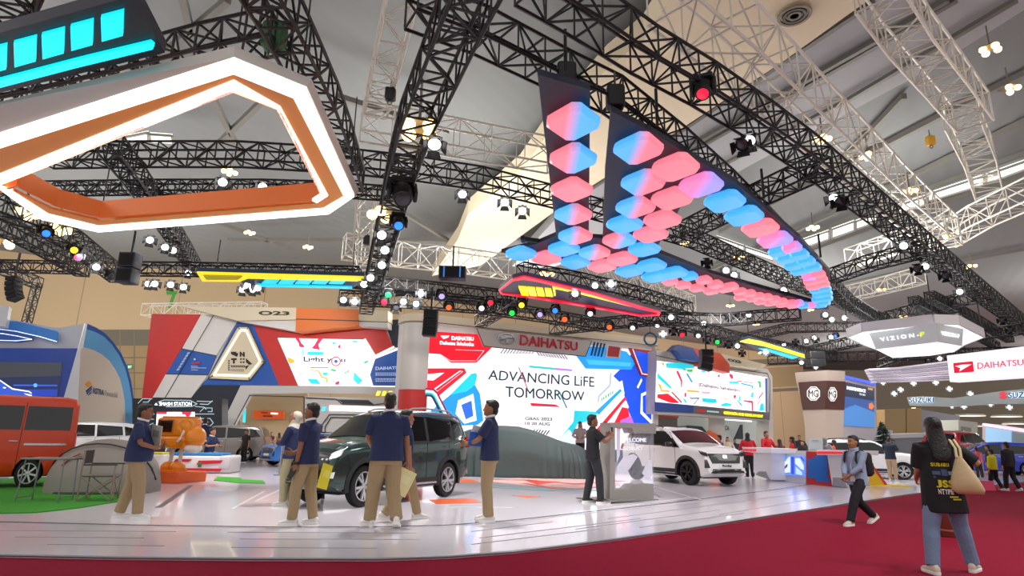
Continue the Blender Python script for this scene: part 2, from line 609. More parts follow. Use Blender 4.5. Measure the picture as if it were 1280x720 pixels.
        for zz, rx, ry, yo in ((1.54, .08, .075, 0), (1.48, .085, .085, .005), (1.42, .13, .10, .01), (1.36, .165, .125, .02), (1.30, .165, .135, .03)):
            cc = tor(0, yo, zz)
            out.append([cc + V((rx * math.cos(2 * PI * j / 16), ry * math.sin(2 * PI * j / 16), 0)) for j in range(16)])
        c.rings(out, mh)
        link('headscarf', remeshed(c, .011, 2), root).scale = (s, s, s)
    if face:
        for q2 in (-1, 1):
            c = MB()
            c.ell(hd(.031 * q2, .093, 1.592), (.014, .006, .006), M('1A1210', .3), 8, 6)
            c.build('eye', root, scale=s)
            c = MB()
            c.ell(hd(.032 * q2, .096, 1.612), (.019, .006, .005), M('1A1210', .8), 8, 6)
            c.build('eyebrow', root, scale=s)
        c = MB()
        c.ell(hd(0, .104, 1.512), (.024, .008, .007), M('8A4B42', .5), 10, 6)
        c.build('mouth', root, scale=s)
    J = dict(root=root, s=s, shirt=shirt, WL=WL * s, WR=WR * s, EL=EL * s, ER=ER * s, SL=SL * s, SR=SR * s, hip=hip * s, h=h, KL=KL * s, KR=KR * s,
             tor=lambda x, y, zz: tor(x, y, zz) * s, hd=lambda x, y, zz: hd(x, y, zz) * s, mw=Matrix.Translation(g) @ Matrix.Rotation(math.radians(yaw), 4, 'Z'))
    return J
# ------------------------------------------------------------------ cars
def interp(P, x):
    if x <= P[0][0]:
        return P[0][1]
    for (a, b), (c, d) in zip(P, P[1:]):
        if x <= c:
            t = (x - a) / (c - a)
            return b + (d - b) * t
    return P[-1][1]
class CarShape:
    """body surface: side profile top(x), belly bot(x), half width w(x,z)"""
    def __init__(s, L, W, H, top, bot, belt, tumble=.17, crown=.04, rr=.09, nose=.22, tail=.14):
        s.L, s.W, s.H, s.top, s.bot, s.belt = L, W, H, sorted(top), sorted(bot), sorted(belt)
        s.tumble, s.crown, s.rr, s.nose, s.tail = tumble, crown, rr, nose, tail
    def zt(s, x): return interp(s.top, x)
    def zb(s, x): return interp(s.bot, x)
    def w0(s, x, z):
        t = x / (s.L / 2)
        k = 1 - (s.nose * max(0, t) ** 4 + s.tail * max(0, -t) ** 5)
        zb = interp(s.belt, x)
        if z > zb:
            k *= 1 - s.tumble * (z - zb) / max(.3, s.H - zb) - .012
        else:
            q = (z - zb) / max(.2, zb - s.zb(x))
            k *= 1 - .012 - .05 * (q + .45) ** 2 * (1 if q < -.45 else .12)
        return s.W / 2 * k
    def w(s, x, z):
        zt = s.zt(x)
        r = min(s.rr, max(.005, (zt - s.zb(x)) * .45))
        y = s.w0(x, z)
        u = zt - z
        if u < r:
            y -= r - math.sqrt(max(0, r * r - (r - u) ** 2))
        return max(.02, y)
    def ztop(s, x, y):
        zt = s.zt(x)
        wt = max(.05, s.w(x, zt))
        k = abs(y) / wt
        return zt + s.crown * max(0, 1 - k * k)
    def body(s, mb, m, step=.07):
        xs = set()
        n = int(s.L / step)
        for i in range(n + 1):
            xs.add(round(-s.L / 2 + s.L * i / n, 3))
        for x, _ in s.top + s.bot:
            if abs(x) <= s.L / 2:
                xs.add(round(x, 3))
        xs = sorted(xs)
        X = [xs[0]]
        for x in xs[1:]:
            if x - X[-1] > .012:
                X.append(x)
        rr = []
        for x in X:
            zb, zt = s.zb(x), s.zt(x)
            if zt - zb < .06:
                zt = zb + .06
            q = [.0, .06, .18, .32, .46, .6, .72, .82, .9, .95, .98, 1.]
            side = []
            for k in q:
                z = zb + (zt - zb) * k
                y = s.w(x, z)
                if k == 0:
                    y *= .93
                side.append((y, z))
            tp = [(side[-1][0] * c, s.ztop(x, side[-1][0] * c) ) for c in (.85, .6, .3)]
            ring = side + tp + [(0, s.ztop(x, 0))]
            ring = ring + [(-y, z) for y, z in ring[-2::-1]]
            rr.append([V((x, y, z)) for y, z in ring])
        mb.rings(rr, m)
    def side_patch(s, mb, poly, m, sgn, eps=.006, nz=8, nx=14, th=0.02):
        """panel lying on the flank; poly in (x,z)"""
        zs = [p[1] for p in poly]
        z0, z1 = min(zs), max(zs)
        rows = []
        for i in range(nz + 1):
            z = z0 + (z1 - z0) * (i + (.001 if i == 0 else -.001 if i == nz else 0)) / nz
            xs = []
            for (a, b), (c, d) in zip(poly, poly[1:] + poly[:1]):
                if (b - z) * (d - z) <= 0 and abs(d - b) > 1e-9:
                    xs.append(a + (c - a) * (z - b) / (d - b))
            if len(xs) >= 2:
                rows.append((z, min(xs), max(xs)))
        vs, fs = [], []
        for z, a, b in rows:
            for j in range(nx + 1):
                x = a + (b - a) * j / nx
                vs.append(V((x, sgn * (s.w(x, z) + eps), z)))
        for i in range(len(rows) - 1):
            for j in range(nx):
                k = i * (nx + 1) + j
                fs.append((k, k + 1, k + nx + 2, k + nx + 1))
        mb.add(vs, fs, m)
        bd = [j for j in range(nx + 1)] + [i * (nx + 1) + nx for i in range(1, len(rows))] + [(len(rows) - 1) * (nx + 1) + j for j in range(nx - 1, -1, -1)] + [i * (nx + 1) for i in range(len(rows) - 2, 0, -1)]
        B = [vs[i] for i in bd]
        n = len(B)
        mb.add(B + [p - V((0, sgn * th, 0)) for p in B], [(i, (i + 1) % n, n + (i + 1) % n, n + i) for i in range(n)], m)
    def top_patch(s, mb, x0, x1, f0, f1, m, eps=.006, nx=8, ny=12, th=.02):
        """panel on the upper surface between stations x0,x1; f0,f1 = (left,right) fractions of the width at each end"""
        vs, fs = [], []
        for i in range(nx + 1):
            t = i / nx
            x = x0 + (x1 - x0) * t
            wt = s.w(x, s.zt(x))
            sl = (s.zt(x + .02) - s.zt(x - .02)) / .04
            nl = math.hypot(1, sl)
            a, b = f0[0] + (f1[0] - f0[0]) * t, f0[1] + (f1[1] - f0[1]) * t
            for j in range(ny + 1):
                y = wt * (a + (b - a) * j / ny)
                vs.append(V((x - sl / nl * eps, y, s.ztop(x, y) + eps / nl)))
        for i in range(nx):
            for j in range(ny):
                k = i * (ny + 1) + j
                fs.append((k, k + 1, k + ny + 2, k + ny + 1))
        mb.add(vs, fs, m)
    def xf(s, z, y, end=1):
        """front (or rear) surface position at height z, side offset y"""
        lo, hi = (s.L / 2 * .35, s.L / 2) if end > 0 else (-s.L / 2, -s.L / 2 * .35)
        for _ in range(24):
            mid = (lo + hi) / 2
            up = s.ztop(mid, y) > z
            if end > 0:
                lo, hi = (mid, hi) if up else (lo, mid)
            else:
                lo, hi = (lo, mid) if up else (mid, hi)
        return (lo + hi) / 2
    def end_patch(s, mb, poly, m, end=1, eps=.01, nz=6, ny=10):
        """panel on the nose or the tail; poly in (y,z)"""
        zs = [p[1] for p in poly]
        z0, z1 = min(zs), max(zs)
        vs, fs, rows = [], [], 0
        for i in range(nz + 1):
            z = z0 + (z1 - z0) * (i + (.001 if i == 0 else -.001 if i == nz else 0)) / nz
            ys = []
            for (a, b), (c, d) in zip(poly, poly[1:] + poly[:1]):
                if (b - z) * (d - z) <= 0 and abs(d - b) > 1e-9:
                    ys.append(a + (c - a) * (z - b) / (d - b))
            if len(ys) < 2:
                continue
            rows += 1
            for j in range(ny + 1):
                y = min(ys) + (max(ys) - min(ys)) * j / ny
                vs.append(V((s.xf(z, y, end) + end * eps, y, z)))
        for i in range(rows - 1):
            for j in range(ny):
                k = i * (ny + 1) + j
                fs.append((k, k + 1, k + ny + 2, k + ny + 1))
        mb.add(vs, fs, m)
        bd = [j for j in range(ny + 1)] + [i * (ny + 1) + ny for i in range(1, rows)] + [(rows - 1) * (ny + 1) + j for j in range(ny - 1, -1, -1)] + [i * (ny + 1) for i in range(rows - 2, 0, -1)]
        B = [vs[i] for i in bd]
        n = len(B)
        mb.add(B + [p - V((end * .03, 0, 0)) for p in B], [(i, (i + 1) % n, n + (i + 1) % n, n + i) for i in range(n)], m)

BLACK = '0B0C0E'
def make_wheel(root, x, y, r, wd, rim, spokes, sgn):
    wh = thing('wheel', None, None, (x, y, r))
    wh.parent = root
    T = Matrix.Rotation(-sgn * PI / 2, 4, 'X')
    b = MB()
    b.lathe([(r * .70, -wd / 2), (r * .9, -wd / 2), (r * .975, -wd * .42), (r, -wd * .3), (r, wd * .3), (r * .975, wd * .42), (r * .9, wd / 2), (r * .70, wd / 2), (r * .68, wd * .2), (r * .68, -wd * .2)], M('121214', .75), 32, T, False)
    b.build('tyre', wh, 50)
    b = MB()
    mr = M(rim, .3, .7) if rim != '15161A' else M(rim, .35, .3)
    b.lathe([(r * .70, wd * .48), (r * .72, wd * .50), (r * .66, wd * .5), (r * .635, wd * .38), (r * .62, -wd * .3)], mr, 32, T, False)
    b.lathe([(r * .62, -wd * .05), (.01, -wd * .05)], M('1A1B1E', .6), 24, T, False)
    b.lathe([(r * .15, wd * .1), (r * .15, wd * .42), (r * .10, wd * .46), (.004, wd * .46)], mr, 16, T)
    for k in range(spokes):
        a = 2 * PI * (k + .25) / spokes
        for o in ((-.13, .13) if spokes <= 6 else (0,)):
            a0, a1 = a + o * .3, a + o * 1.6
            p = T @ V((r * .13 * math.cos(a0), r * .13 * math.sin(a0), wd * .40))
            q = T @ V((r * .655 * math.cos(a1), r * .655 * math.sin(a1), wd * .44))
            b.bar(p, q, r * (.115 if spokes <= 6 else .10), mr, .04)
    b.build('rim', wh, 40)
    return wh

def car(label, loc, yaw, S, spec, name='car', group=None):
    g = lambda k, d=None: spec.get(k, d)
    root = thing(name, label, 'car', loc, yaw, group)
    paint = M(spec['paint'], g('rough', .22), g('metal', .3), coat=g('coat', 1.))
    blk = M('141518', .5)
    glass = M(g('glass', '0A0D10'), .05, 0, coat=.5)
    r, xf, xr = spec['r'], spec['xf'], spec['xr']
    b = MB()
    S.body(b, paint, g('step', .07))
    b.mats.append(blk)
    me = b.mesh('body', smooth=0)
    o = link('tmp', me)
    cut = MB()
    for x in (xf, xr):
        for sg in (-1, 1):
            T = Matrix.Translation((x, sg * S.W / 2, r)) @ Matrix.Rotation(PI / 2, 4, 'X')
            cut.lathe([(r * 1.16, -.34), (r * 1.16, .34)], blk, 28, T)
    cut.mats = [paint, blk]
    cut.k = [1] * len(cut.k)
    cm = cut.mesh('cut', smooth=0)
    c = link('tmpc', cm)
    md = o.modifiers.new('b', 'BOOLEAN')
    md.operation = 'DIFFERENCE'
    md.object = c
    md.solver = 'EXACT'
    dg = bpy.context.evaluated_depsgraph_get()
    out = bpy.data.meshes.new_from_object(o.evaluated_get(dg))
    bpy.data.objects.remove(o)
    bpy.data.objects.remove(c)
    out.polygons.foreach_set('use_smooth', [True] * len(out.polygons))
    out.set_sharp_from_angle(angle=math.radians(32))
    link('body', out, root)
    rw = g('wd', .22)
    for x in (xf, xr):
        for sg in (-1, 1):
            make_wheel(root, x, sg * (S.w0(x, r) - rw / 2 - .015), r, rw, g('rim', 'C9CCD0'), g('spokes', 5), sg)
            if g('clad', True):
                b = MB()
                rr = []
                n = 18
                R0, R1 = r * 1.15, r * 1.15 + g('cladw', .07)
                for i in range(n + 1):
                    a = math.radians(-12 + 204 * i / n)
                    row = []
                    for R, e in ((R0, -.06), (R0, .022), (R1, .016), (R1, -.06)):
                        X, Z = x + R * math.cos(a), r + R * math.sin(a)
                        Z = max(Z, S.zb(x) * .9)
                        row.append(V((X, sg * (S.w(X, Z) + e), Z)))
                    rr.append(row)
                b.rings(rr, M(g('cladcol', '17191B'), .6))
                b.build('wheel_arch', root, 40)
    for sg in (-1, 1):
        for nm, poly in g('windows', []):
            b = MB()
            S.side_patch(b, poly, glass, sg)
            b.build('side_window', root)
        if g('win_trim'):
            b = MB()
            S.side_patch(b, g('win_trim'), blk, sg, .003)
            b.build('window_surround', root)
        for pl in g('side_dark', []):
            b = MB()
            S.side_patch(b, pl, M(g('darkcol', '17191B'), .55), sg, .012, th=.05)
            b.build('sill_cladding', root)
        for pl in g('side_bright', []):
            b = MB()
            S.side_patch(b, pl, M('C8CCD0', .2, .9), sg, .016, 3, 16, .03)
            b.build('side_trim', root)
        for (x, z0, z1) in g('seams', []):
            b = MB()
            S.side_patch(b, [(x - .006, z0), (x + .006, z0), (x + .006, z1), (x - .006, z1)], M('050607', .7), sg, .003, 10, 1, .01)
            b.build('door_seam', root)
        for (x, z) in g('handles', []):
            b = MB()
            y = S.w(x, z) + .02
            b.tube([(x - .1, sg * (y - .03), z), (x - .07, sg * y, z), (x + .07, sg * y, z + .004), (x + .1, sg * (y - .03), z + .004)], .014, M(g('handlecol', spec['paint']), .3, .2, coat=.5), 8)
            b.build('door_handle', root)
        for pl in g('tail_side', []):
            b = MB()
            S.side_patch(b, pl, M('A01018', .2, 0, .3, coat=.5), sg, .016, th=.04)
            b.build('tail_light', root)
        if g('mirror'):
            x, z = g('mirror')
            b = MB()
            y = S.w(x, z)
            b.rbox((x - .02, sg * (y + .15), z + .06), (.11, .22, .15), M(g('mirrorcol', spec['paint']), .25, .3, coat=1.), .04)
            b.bar((x, sg * (y - .03), z - .01), (x, sg * (y + .09), z + .02), .05, blk)
            b.build('wing_mirror', root)
        if g('rail'):
            x0, x1 = g('rail')
            b = MB()
            P = []
            for i in range(9):
                x = x0 + (x1 - x0) * i / 8
                y = S.w(x, S.zt(x)) - .05
                up = .015 if i in (0, 8) else .06
                P.append((x, sg * y, S.ztop(x, y) + up))
            b.tube(P, .017, M(g('railcol', 'A9ADB0'), .3, .6), 8)
            b.build('roof_rail', root)
    if g('screen'):
        x0, x1 = g('screen')
        b = MB()
        S.top_patch(b, x0, x1, (-.97, .97), (-.95, .95), M(g('glass', '0A0D10'), .22))
        b.build('windscreen', root)
    if g('rear_screen'):
        x0, x1 = g('rear_screen')
        b = MB()
        S.top_patch(b, x0, x1, (-.93, .93), (-.95, .95), glass)
        b.build('rear_window', root)
    if g('roofcol'):
        b = MB()
        S.top_patch(b, g('roof')[0], g('roof')[1], (-1, 1), (-1, 1), M(g('roofcol'), .2, 0, coat=1.))
        b.build('roof_panel', root)
    for nm, poly, mat in g('front', []):
        for q in ((poly, [(-y, z) for y, z in poly]) if nm in ('headlight', 'fog_light', 'bumper_vent', 'light_strip') else (poly,)):
            b = MB()
            S.end_patch(b, q, mat, 1, g('feps', .012))
            b.build(nm, root)
    for nm, poly, mat in g('back', []):
        for q in ((poly, [(-y, z) for y, z in poly]) if nm in ('tail_light',) else (poly,)):
            b = MB()
            S.end_patch(b, q, mat, -1)
            b.build(nm, root)
    b = MB()
    b.box((0, 0, S.zb(0) + .06), (S.L * .86, S.W * .72, .16), M('0B0B0C', .8))
    b.build('underbody', root)
    return root

CHROME = lambda: M('C8CCD0', .15, 1.)
LAMP = lambda: M('DCE6EE', .12, .4, .35, coat=1.)
DARK = lambda: M('0D0F11', .4, coat=.3)
def suv_spec(paint, **k):
    """seven-seat off-roader"""
    S = CarShape(4.44, 1.74, 1.70,
        [(-2.22, .55), (-2.20, .95), (-2.14, 1.10), (-2.02, 1.40), (-1.86, 1.62), (-1.6, 1.66), (-.6, 1.68), (.1, 1.64), (.42, 1.56), (1.12, 1.13), (1.3, 1.10), (1.85, 1.02), (2.02, .95), (2.10, .84), (2.16, .66), (2.19, .45)],
        [(-2.22, .42), (-2.0, .30), (-1.5, .24), (1.5, .24), (2.0, .28), (2.2, .38)],
        [(-2.2, 1.12), (-1.2, 1.09), (.6, 1.03), (1.2, 1.01), (2.2, .9)])
    sp = dict(paint=paint, r=.345, xf=1.40, xr=-1.31, rim='D4D7DA', spokes=5, cladw=.085,
        windows=[('a', [(-1.93, 1.16), (-1.50, 1.13), (-1.42, 1.54), (-1.62, 1.52)]), ('b', [(-1.42, 1.125), (-.52, 1.095), (-.48, 1.57), (-1.34, 1.55)]), ('c', [(-.42, 1.09), (.98, 1.05), (.42, 1.50), (.1, 1.57), (-.38, 1.57)])],
        win_trim=[(-1.98, 1.13), (1.08, 1.02), (.44, 1.545), (.1, 1.60), (-1.66, 1.57)],
        side_dark=[[(-.95, .27), (1.02, .27), (1.0, .42), (-.95, .42)]], side_bright=[[(-.9, .30), (1.0, .30), (1.0, .335), (-.9, .335)]],
        seams=[(.88, .42, 1.04), (-.45, .42, 1.09), (-1.28, .75, 1.12)], handles=[(-.24, .98), (-1.1, 1.0)], tail_side=[[(-2.19, 1.0), (-1.86, 1.06), (-1.9, 1.16), (-2.1, 1.14)]],
        mirror=(.82, 1.06), rail=(-1.75, .05), screen=(.44, 1.10), rear_screen=(-2.1, -1.9),
        front=[('grille', [(-.52, .68), (.52, .68), (.60, .90), (-.60, .90)], DARK()), ('headlight', [(.54, .80), (.80, .84), (.80, .98), (.56, .90)], LAMP()), ('bumper_vent', [(-.5, .42), (.5, .42), (.42, .62), (-.42, .62)], DARK()),
               ('fog_light', [(.62, .50), (.74, .50), (.76, .60), (.62, .58)], LAMP()), ('skid_plate', [(-.66, .40), (.66, .40), (.5, .47), (-.5, .47)], CHROME()), ('grille_bar', [(-.58, .78), (.58, .78), (.58, .81), (-.58, .81)], CHROME())],
        back=[('tail_light', [(.62, .98), (.82, .98), (.80, 1.2), (.66, 1.2)], M('A01018', .2, 0, .3, coat=.5))])
    sp.update(k)
    return S, sp
def crossover_spec(paint, **k):
    """compact upright crossover"""
    S = CarShape(4.00, 1.70, 1.62,
        [(-2.0, .55), (-1.97, .98), (-1.88, 1.12), (-1.70, 1.45), (-1.58, 1.54), (-1.3, 1.58), (-.4, 1.60), (.15, 1.57), (.42, 1.49), (1.0, 1.13), (1.15, 1.09), (1.62, 1.03), (1.78, .97), (1.88, .84), (1.94, .62), (1.97, .42)],
        [(-2.0, .42), (-1.8, .30), (-1.3, .24), (1.3, .22), (1.8, .25), (2.0, .36)],
        [(-2.0, 1.1), (-.9, 1.06), (.6, 1.02), (1.1, 1.0), (2.0, .9)], tumble=.16, rr=.08, nose=.20)
    sp = dict(paint=paint, r=.34, xf=1.24, xr=-1.28, rim='15161A', spokes=5, metal=0., rough=.3, cladw=.085,
        windows=[('a', [(-1.68, 1.14), (-1.38, 1.12), (-1.32, 1.42), (-1.48, 1.40)]), ('b', [(-1.30, 1.115), (-.44, 1.085), (-.40, 1.49), (-1.22, 1.47)]), ('c', [(-.34, 1.08), (.90, 1.05), (.42, 1.42), (.1, 1.49), (-.30, 1.49)])],
        win_trim=[(-1.74, 1.11), (.99, 1.02), (.44, 1.47), (.1, 1.525), (-1.52, 1.46)],
        side_dark=[[(-.9, .26), (.86, .26), (.84, .43), (-.9, .43)]], side_bright=[[(-.85, .30), (.82, .30), (.82, .33), (-.85, .33)]],
        seams=[(.80, .43, 1.03), (-.37, .43, 1.08), (-1.15, .75, 1.1)], handles=[(-.18, .95), (-.98, .97)],
        mirror=(.74, 1.05), rail=(-1.5, .0), railcol='23262A', screen=(.43, 1.0), rear_screen=(-1.86, -1.70), mirrorcol='15161A',
        front=[('grille', [(-.50, .62), (.50, .62), (.60, .88), (-.60, .88)], DARK()), ('headlight', [(.60, .80), (.80, .84), (.82, .96), (.60, .91)], DARK()), ('light_strip', [(.62, .90), (.80, .93), (.80, .955), (.62, .92)], LAMP()),
               ('bumper_vent', [(.60, .50), (.78, .50), (.73, .72), (.66, .72)], DARK()), ('lower_grille', [(-.62, .36), (.62, .36), (.5, .47), (-.5, .47)], DARK()), ('skid_plate', [(-.5, .345), (.5, .345), (.4, .38), (-.4, .38)], M('8D9194', .4, .5)), ('number_plate', [(-.26, .50), (.26, .50), (.26, .60), (-.26, .60)], M('F2F2F2', .5)), ('emblem', [(-.07, .76), (.07, .76), (.07, .84), (-.07, .84)], CHROME())],
        back=[('tail_light', [(.58, .92), (.80, .92), (.80, 1.1), (.62, 1.1)], M('A01018', .2, 0, .3, coat=.5))])
    sp.update(k)
    return S, sp
def mpv_spec(paint, **k):
    """low seven-seat people carrier"""
    S = CarShape(4.50, 1.74, 1.68,
        [(-2.25, .5), (-2.22, .92), (-2.15, 1.08), (-2.0, 1.46), (-1.88, 1.58), (-1.5, 1.64), (-.5, 1.67), (.2, 1.63), (.5, 1.54), (1.3, 1.08), (1.5, 1.04), (1.95, .93), (2.08, .84), (2.17, .68), (2.22, .42)],
        [(-2.25, .36), (-2.0, .24), (-1.5, .2), (1.5, .2), (2.0, .22), (2.25, .34)],
        [(-2.2, 1.10), (-1.2, 1.05), (.6, .99), (1.3, .97), (2.2, .85)], nose=.24)
    sp = dict(paint=paint, r=.325, xf=1.42, xr=-1.33, rim='C4C8CC', spokes=5, metal=.1, rough=.25, clad=False,
        windows=[('a', [(-1.98, 1.14), (-1.50, 1.10), (-1.42, 1.50), (-1.68, 1.48)]), ('b', [(-1.42, 1.095), (-.46, 1.06), (-.42, 1.55), (-1.34, 1.52)]), ('c', [(-.38, 1.055), (1.10, 1.01), (.50, 1.47), (.2, 1.55), (-.34, 1.55)])],
        seams=[(.95, .36, 1.0), (-.42, .36, 1.05), (-1.30, .72, 1.08)], handles=[(-.2, .93), (-1.1, .96)], handlecol='C8CCD0',
        side_bright=[[(-1.9, 1.09), (1.1, .985), (1.1, 1.0), (-1.9, 1.105)]], mirror=(.92, 1.01), screen=(.52, 1.28), rear_screen=(-2.13, -1.96),
        front=[('grille', [(-.55, .58), (.55, .58), (.62, .82), (-.62, .82)], DARK()), ('headlight', [(.52, .76), (.82, .80), (.82, .91), (.54, .84)], LAMP()), ('bumper_vent', [(-.5, .36), (.5, .36), (.4, .5), (-.4, .5)], DARK()), ('fog_light', [(.62, .42), (.76, .42), (.74, .62), (.66, .62)], LAMP()), ('grille_bar', [(-.58, .70), (.58, .70), (.60, .74), (-.60, .74)], CHROME())],
        back=[('tail_light', [(.60, .92), (.82, .92), (.80, 1.2), (.68, 1.2)], M('A01018', .2, 0, .3, coat=.5))])
    sp.update(k)
    return S, sp
def van_spec(paint, **k):
    """tall cab-forward minibus"""
    S = CarShape(4.05, 1.67, 1.90,
        [(-2.02, .5), (-2.0, 1.0), (-1.96, 1.75), (-1.86, 1.86), (-1.6, 1.90), (.8, 1.90), (1.1, 1.85), (1.3, 1.72), (1.66, 1.16), (1.86, 1.02), (1.95, .8), (2.0, .4)],
        [(-2.02, .36), (-1.7, .26), (1.7, .24), (2.02, .32)],
        [(-2.0, 1.12), (2.0, 1.1)], tumble=.10, rr=.10, nose=.16, tail=.06)
    sp = dict(paint=paint, r=.30, xf=1.25, xr=-1.05, rim='D4D7DA', spokes=7, metal=0., rough=.3, clad=False,
        windows=[('a', [(-1.84, 1.20), (-.78, 1.20), (-.78, 1.70), (-1.82, 1.70)]), ('b', [(-.70, 1.20), (.30, 1.20), (.30, 1.70), (-.70, 1.70)]), ('c', [(.42, 1.18), (1.42, 1.18), (1.2, 1.66), (.42, 1.68)])],
        seams=[(.36, .36, 1.78), (-.74, .36, 1.78), (1.1, .4, 1.1)], handles=[(-.6, .96), (.5, .98)], handlecol='C8CCD0', side_bright=[[(-1.8, .88), (-.84, .88), (-.84, .92), (-1.8, .92)]], tail_side=[],
        mirror=(1.35, 1.2), screen=(1.3, 1.64), rear_screen=(-1.995, -1.965),
        front=[('grille', [(-.5, .62), (.5, .62), (.5, .74), (-.5, .74)], DARK()), ('headlight', [(.46, .72), (.76, .74), (.74, .92), (.5, .9)], LAMP())],
        back=[('tail_light', [(.66, .8), (.78, .8), (.78, 1.15), (.66, 1.15)], M('A01018', .2, 0, .3, coat=.5))])
    sp.update(k)
    return S, sp
# ------------------------------------------------------------------ hall shell
def struct(name, mb, smooth=0, **k):
    o = mb.build(name, smooth=smooth, **k)
    o['kind'] = 'structure'
    return o
CARPET = M('8E1230', .95, bump=.25, scale=220, vary=.06)
CARPET.node_tree.nodes['Principled BSDF'].inputs['Specular IOR Level'].default_value = .1
b = MB(); b.box((20, 75, .0), (220, 170, 2 * CARP), CARPET); struct('floor', b)
# raised white stage
EDGE = [(-160, 689), (0, 692), (150, 695), (300, 696.5), (470, 697), (560, 694), (640, 688), (710, 680), (780, 671), (870, 658), (960, 644), (1050, 630), (1130, 618), (1200, 610), (1280, 602), (1400, 594)]
E3 = [onz(x, y, STAGE) for x, y in EDGE]
E3 = [V((p.x, p.y, 0)) for p in E3]
FLOOR = M('EAE5EE', .16, bump=.0, coat=.3)
far = [V((70, 75, 0)), V((-75, 75, 0)), V((-75, E3[0].y, 0))]
b = MB(); b.poly([p + V((0, 0, STAGE)) for p in E3 + far], (0, 0, -STAGE + .002), FLOOR); struct('stage_floor', b)
b = MB(); b.tube([p + V((0, -.01, STAGE - .012)) for p in E3], .012, M('8C8A90', .3, .8), 6); struct('trim_1', b)
def decal(mb, pts, m, z=.004, base=STAGE):
    mb.poly([onz(x, y, base + z) for x, y in pts], (0, 0, -.003), m)
def gline(mb, pts, w, m, z=.004, base=STAGE):
    P = [onz(x, y, base + z) for x, y in pts]
    for a, c in zip(P, P[1:]):
        d = (c - a).normalized()
        n = V((-d.y, d.x, 0)) * w / 2
        mb.poly([a - n - d * w * .2, c - n + d * w * .2, c + n + d * w * .2, a + n - d * w * .2], (0, 0, -.003), m)
LEDL = [(-100, 650), (0, 652), (170, 656), (340, 658.5), (470, 658.5), (560, 656), (640, 650), (700, 643.5), (780, 635), (870, 624.5), (960, 613), (1050, 600), (1140, 588)]
b = MB(); gline(b, LEDL, .045, M('58545C', .25, .6)); struct('floor_strip', b)
b = MB(); gline(b, [(x, y + 1.6) for x, y in LEDL], .02, M('C8C4CC', .2, 0, 0), .006); struct('floor_light_strip', b)
# board zone: long thin grooves
b = MB()
gm = M('9A959E', .5)
for pts in ([(0, 663), (220, 664)], [(20, 671), (180, 672)], [(60, 680), (205, 682)], [(285, 665), (520, 666)], [(300, 673.5), (525, 674)], [(290, 684), (470, 685)], [(400, 675), (530, 684)][:1] * 2, [(590, 664), (690, 652)], [(600, 672), (800, 648)], [(590, 680), (750, 661)], [(720, 661), (900, 637)], [(760, 648), (1000, 617)], [(800, 659), (930, 641)], [(900, 643), (1060, 616)]):
    if pts[0] != pts[1]:
        gline(b, pts, .018, gm)
struct('floor_groove', b)
b = MB()
gline(b, [(238, 607), (199, 634)], .10, M('6A6670', .4))
gline(b, [(800, 607), (826, 622)], .06, M('77737C', .4))
struct('floor_inlay', b)
b = MB()
wl = M('F4F2F6', .2)
for pts in ([(718, 640), (868, 621)], [(868, 621), (880, 626)], [(818, 608), (880, 626), (730, 641)], [(850, 598), (1000, 590), (1010, 596)], [(320, 626), (350, 612), (420, 610)], [(290, 636), (330, 614)], [(560, 634), (640, 634)]):
    gline(b, pts, .05, wl)
struct('floor_marking', b)
b = MB()
og = M('E8662E', .35)
decal(b, [(536, 624.5), (590, 622.5), (602, 628), (546, 630)], og)
decal(b, [(640, 619), (676, 620.5), (660, 622.5)], og)
decal(b, [(559, 597), (590, 599), (600, 604), (556, 602)], og)
decal(b, [(655, 600), (700, 602), (672, 606)], M('E04A38', .35))
gline(b, [(600, 599), (660, 600), (720, 605), (775, 601)], .30, M('E04A38', .35), .005)
gline(b, [(655, 604), (705, 612), (762, 608)], .16, M('E04A38', .35), .005)
gline(b, [(600, 608), (690, 613), (745, 612.5), (790, 609)], .14, M('5CC6D6', .3), .006)
struct('floor_graphic', b)
b = MB(); decal(b, [(600, 600), (655, 597), (770, 600), (776, 606), (720, 610), (650, 606)], M('EFC9C6', .3), .003); struct('floor_graphic', b)

# back wall runs away to the right; dim hall beyond
WB = Wall(gnd(-160, 56, 0), gnd(1012, 128, 0))
WALLM = M('C0A884', .9, vary=.05, scale=.15)
b = MB()
b.box((WB.len / 2, .5, 10), (WB.len, 1, 20), WALLM)
wb = b.build('wall_back', smooth=0, loc=WB.O, rot=(0, 0, WB.rz)); wb['kind'] = 'structure'
b = MB()
for x in range(4, int(WB.len), 9):
    b.box((x, -.02, 10), (.06, .04, 20), M('9C8A70', .9))
o = b.build('wall_joint', wb, 0)
# door bay and louvre band low on the wall
b = MB()
WB.panel(b, [(96, 415), (192, 415), (192, 600), (96, 600)], .03, M('9C8562', .9), .05)
WB.panel(b, [(92, 412), (196, 412), (196, 432), (92, 432)], .06, M('6E6759', .8), .05)
for x in (125, 150, 168):
    WB.strip(b, [(x, 414), (x, 500)], .1, .09, M('7E735F', .8))
for y in (447, 466, 486):
    WB.strip(b, [(96, y), (192, y)], .12, .09, M('7E6C4E', .8))
b.build('door_bay', wb, 0)
b = MB()
for q in ([(886, 452), (1000, 447), (1000, 456), (888, 461)], [(890, 490), (1004, 484), (1004, 488), (890, 494)]):
    WB.panel(b, q, .04, M('7C705C', .8), .05)
WB.panel(b, [(905, 463), (1004, 457), (1004, 482), (905, 488)], .04, M('A08A66', .9), .05)
b.build('shutter_bay', wb, 0)
b = MB()
WB.text(b, '7', (209, 386), (222, 386), (208, 364), (221, 364), .05, M('3E8A34', .6, 0, .25), .03)
r = thing('hall_number_sign', 'green number seven painted large high on the beige hall wall', 'sign', WB.O, WB.rz)
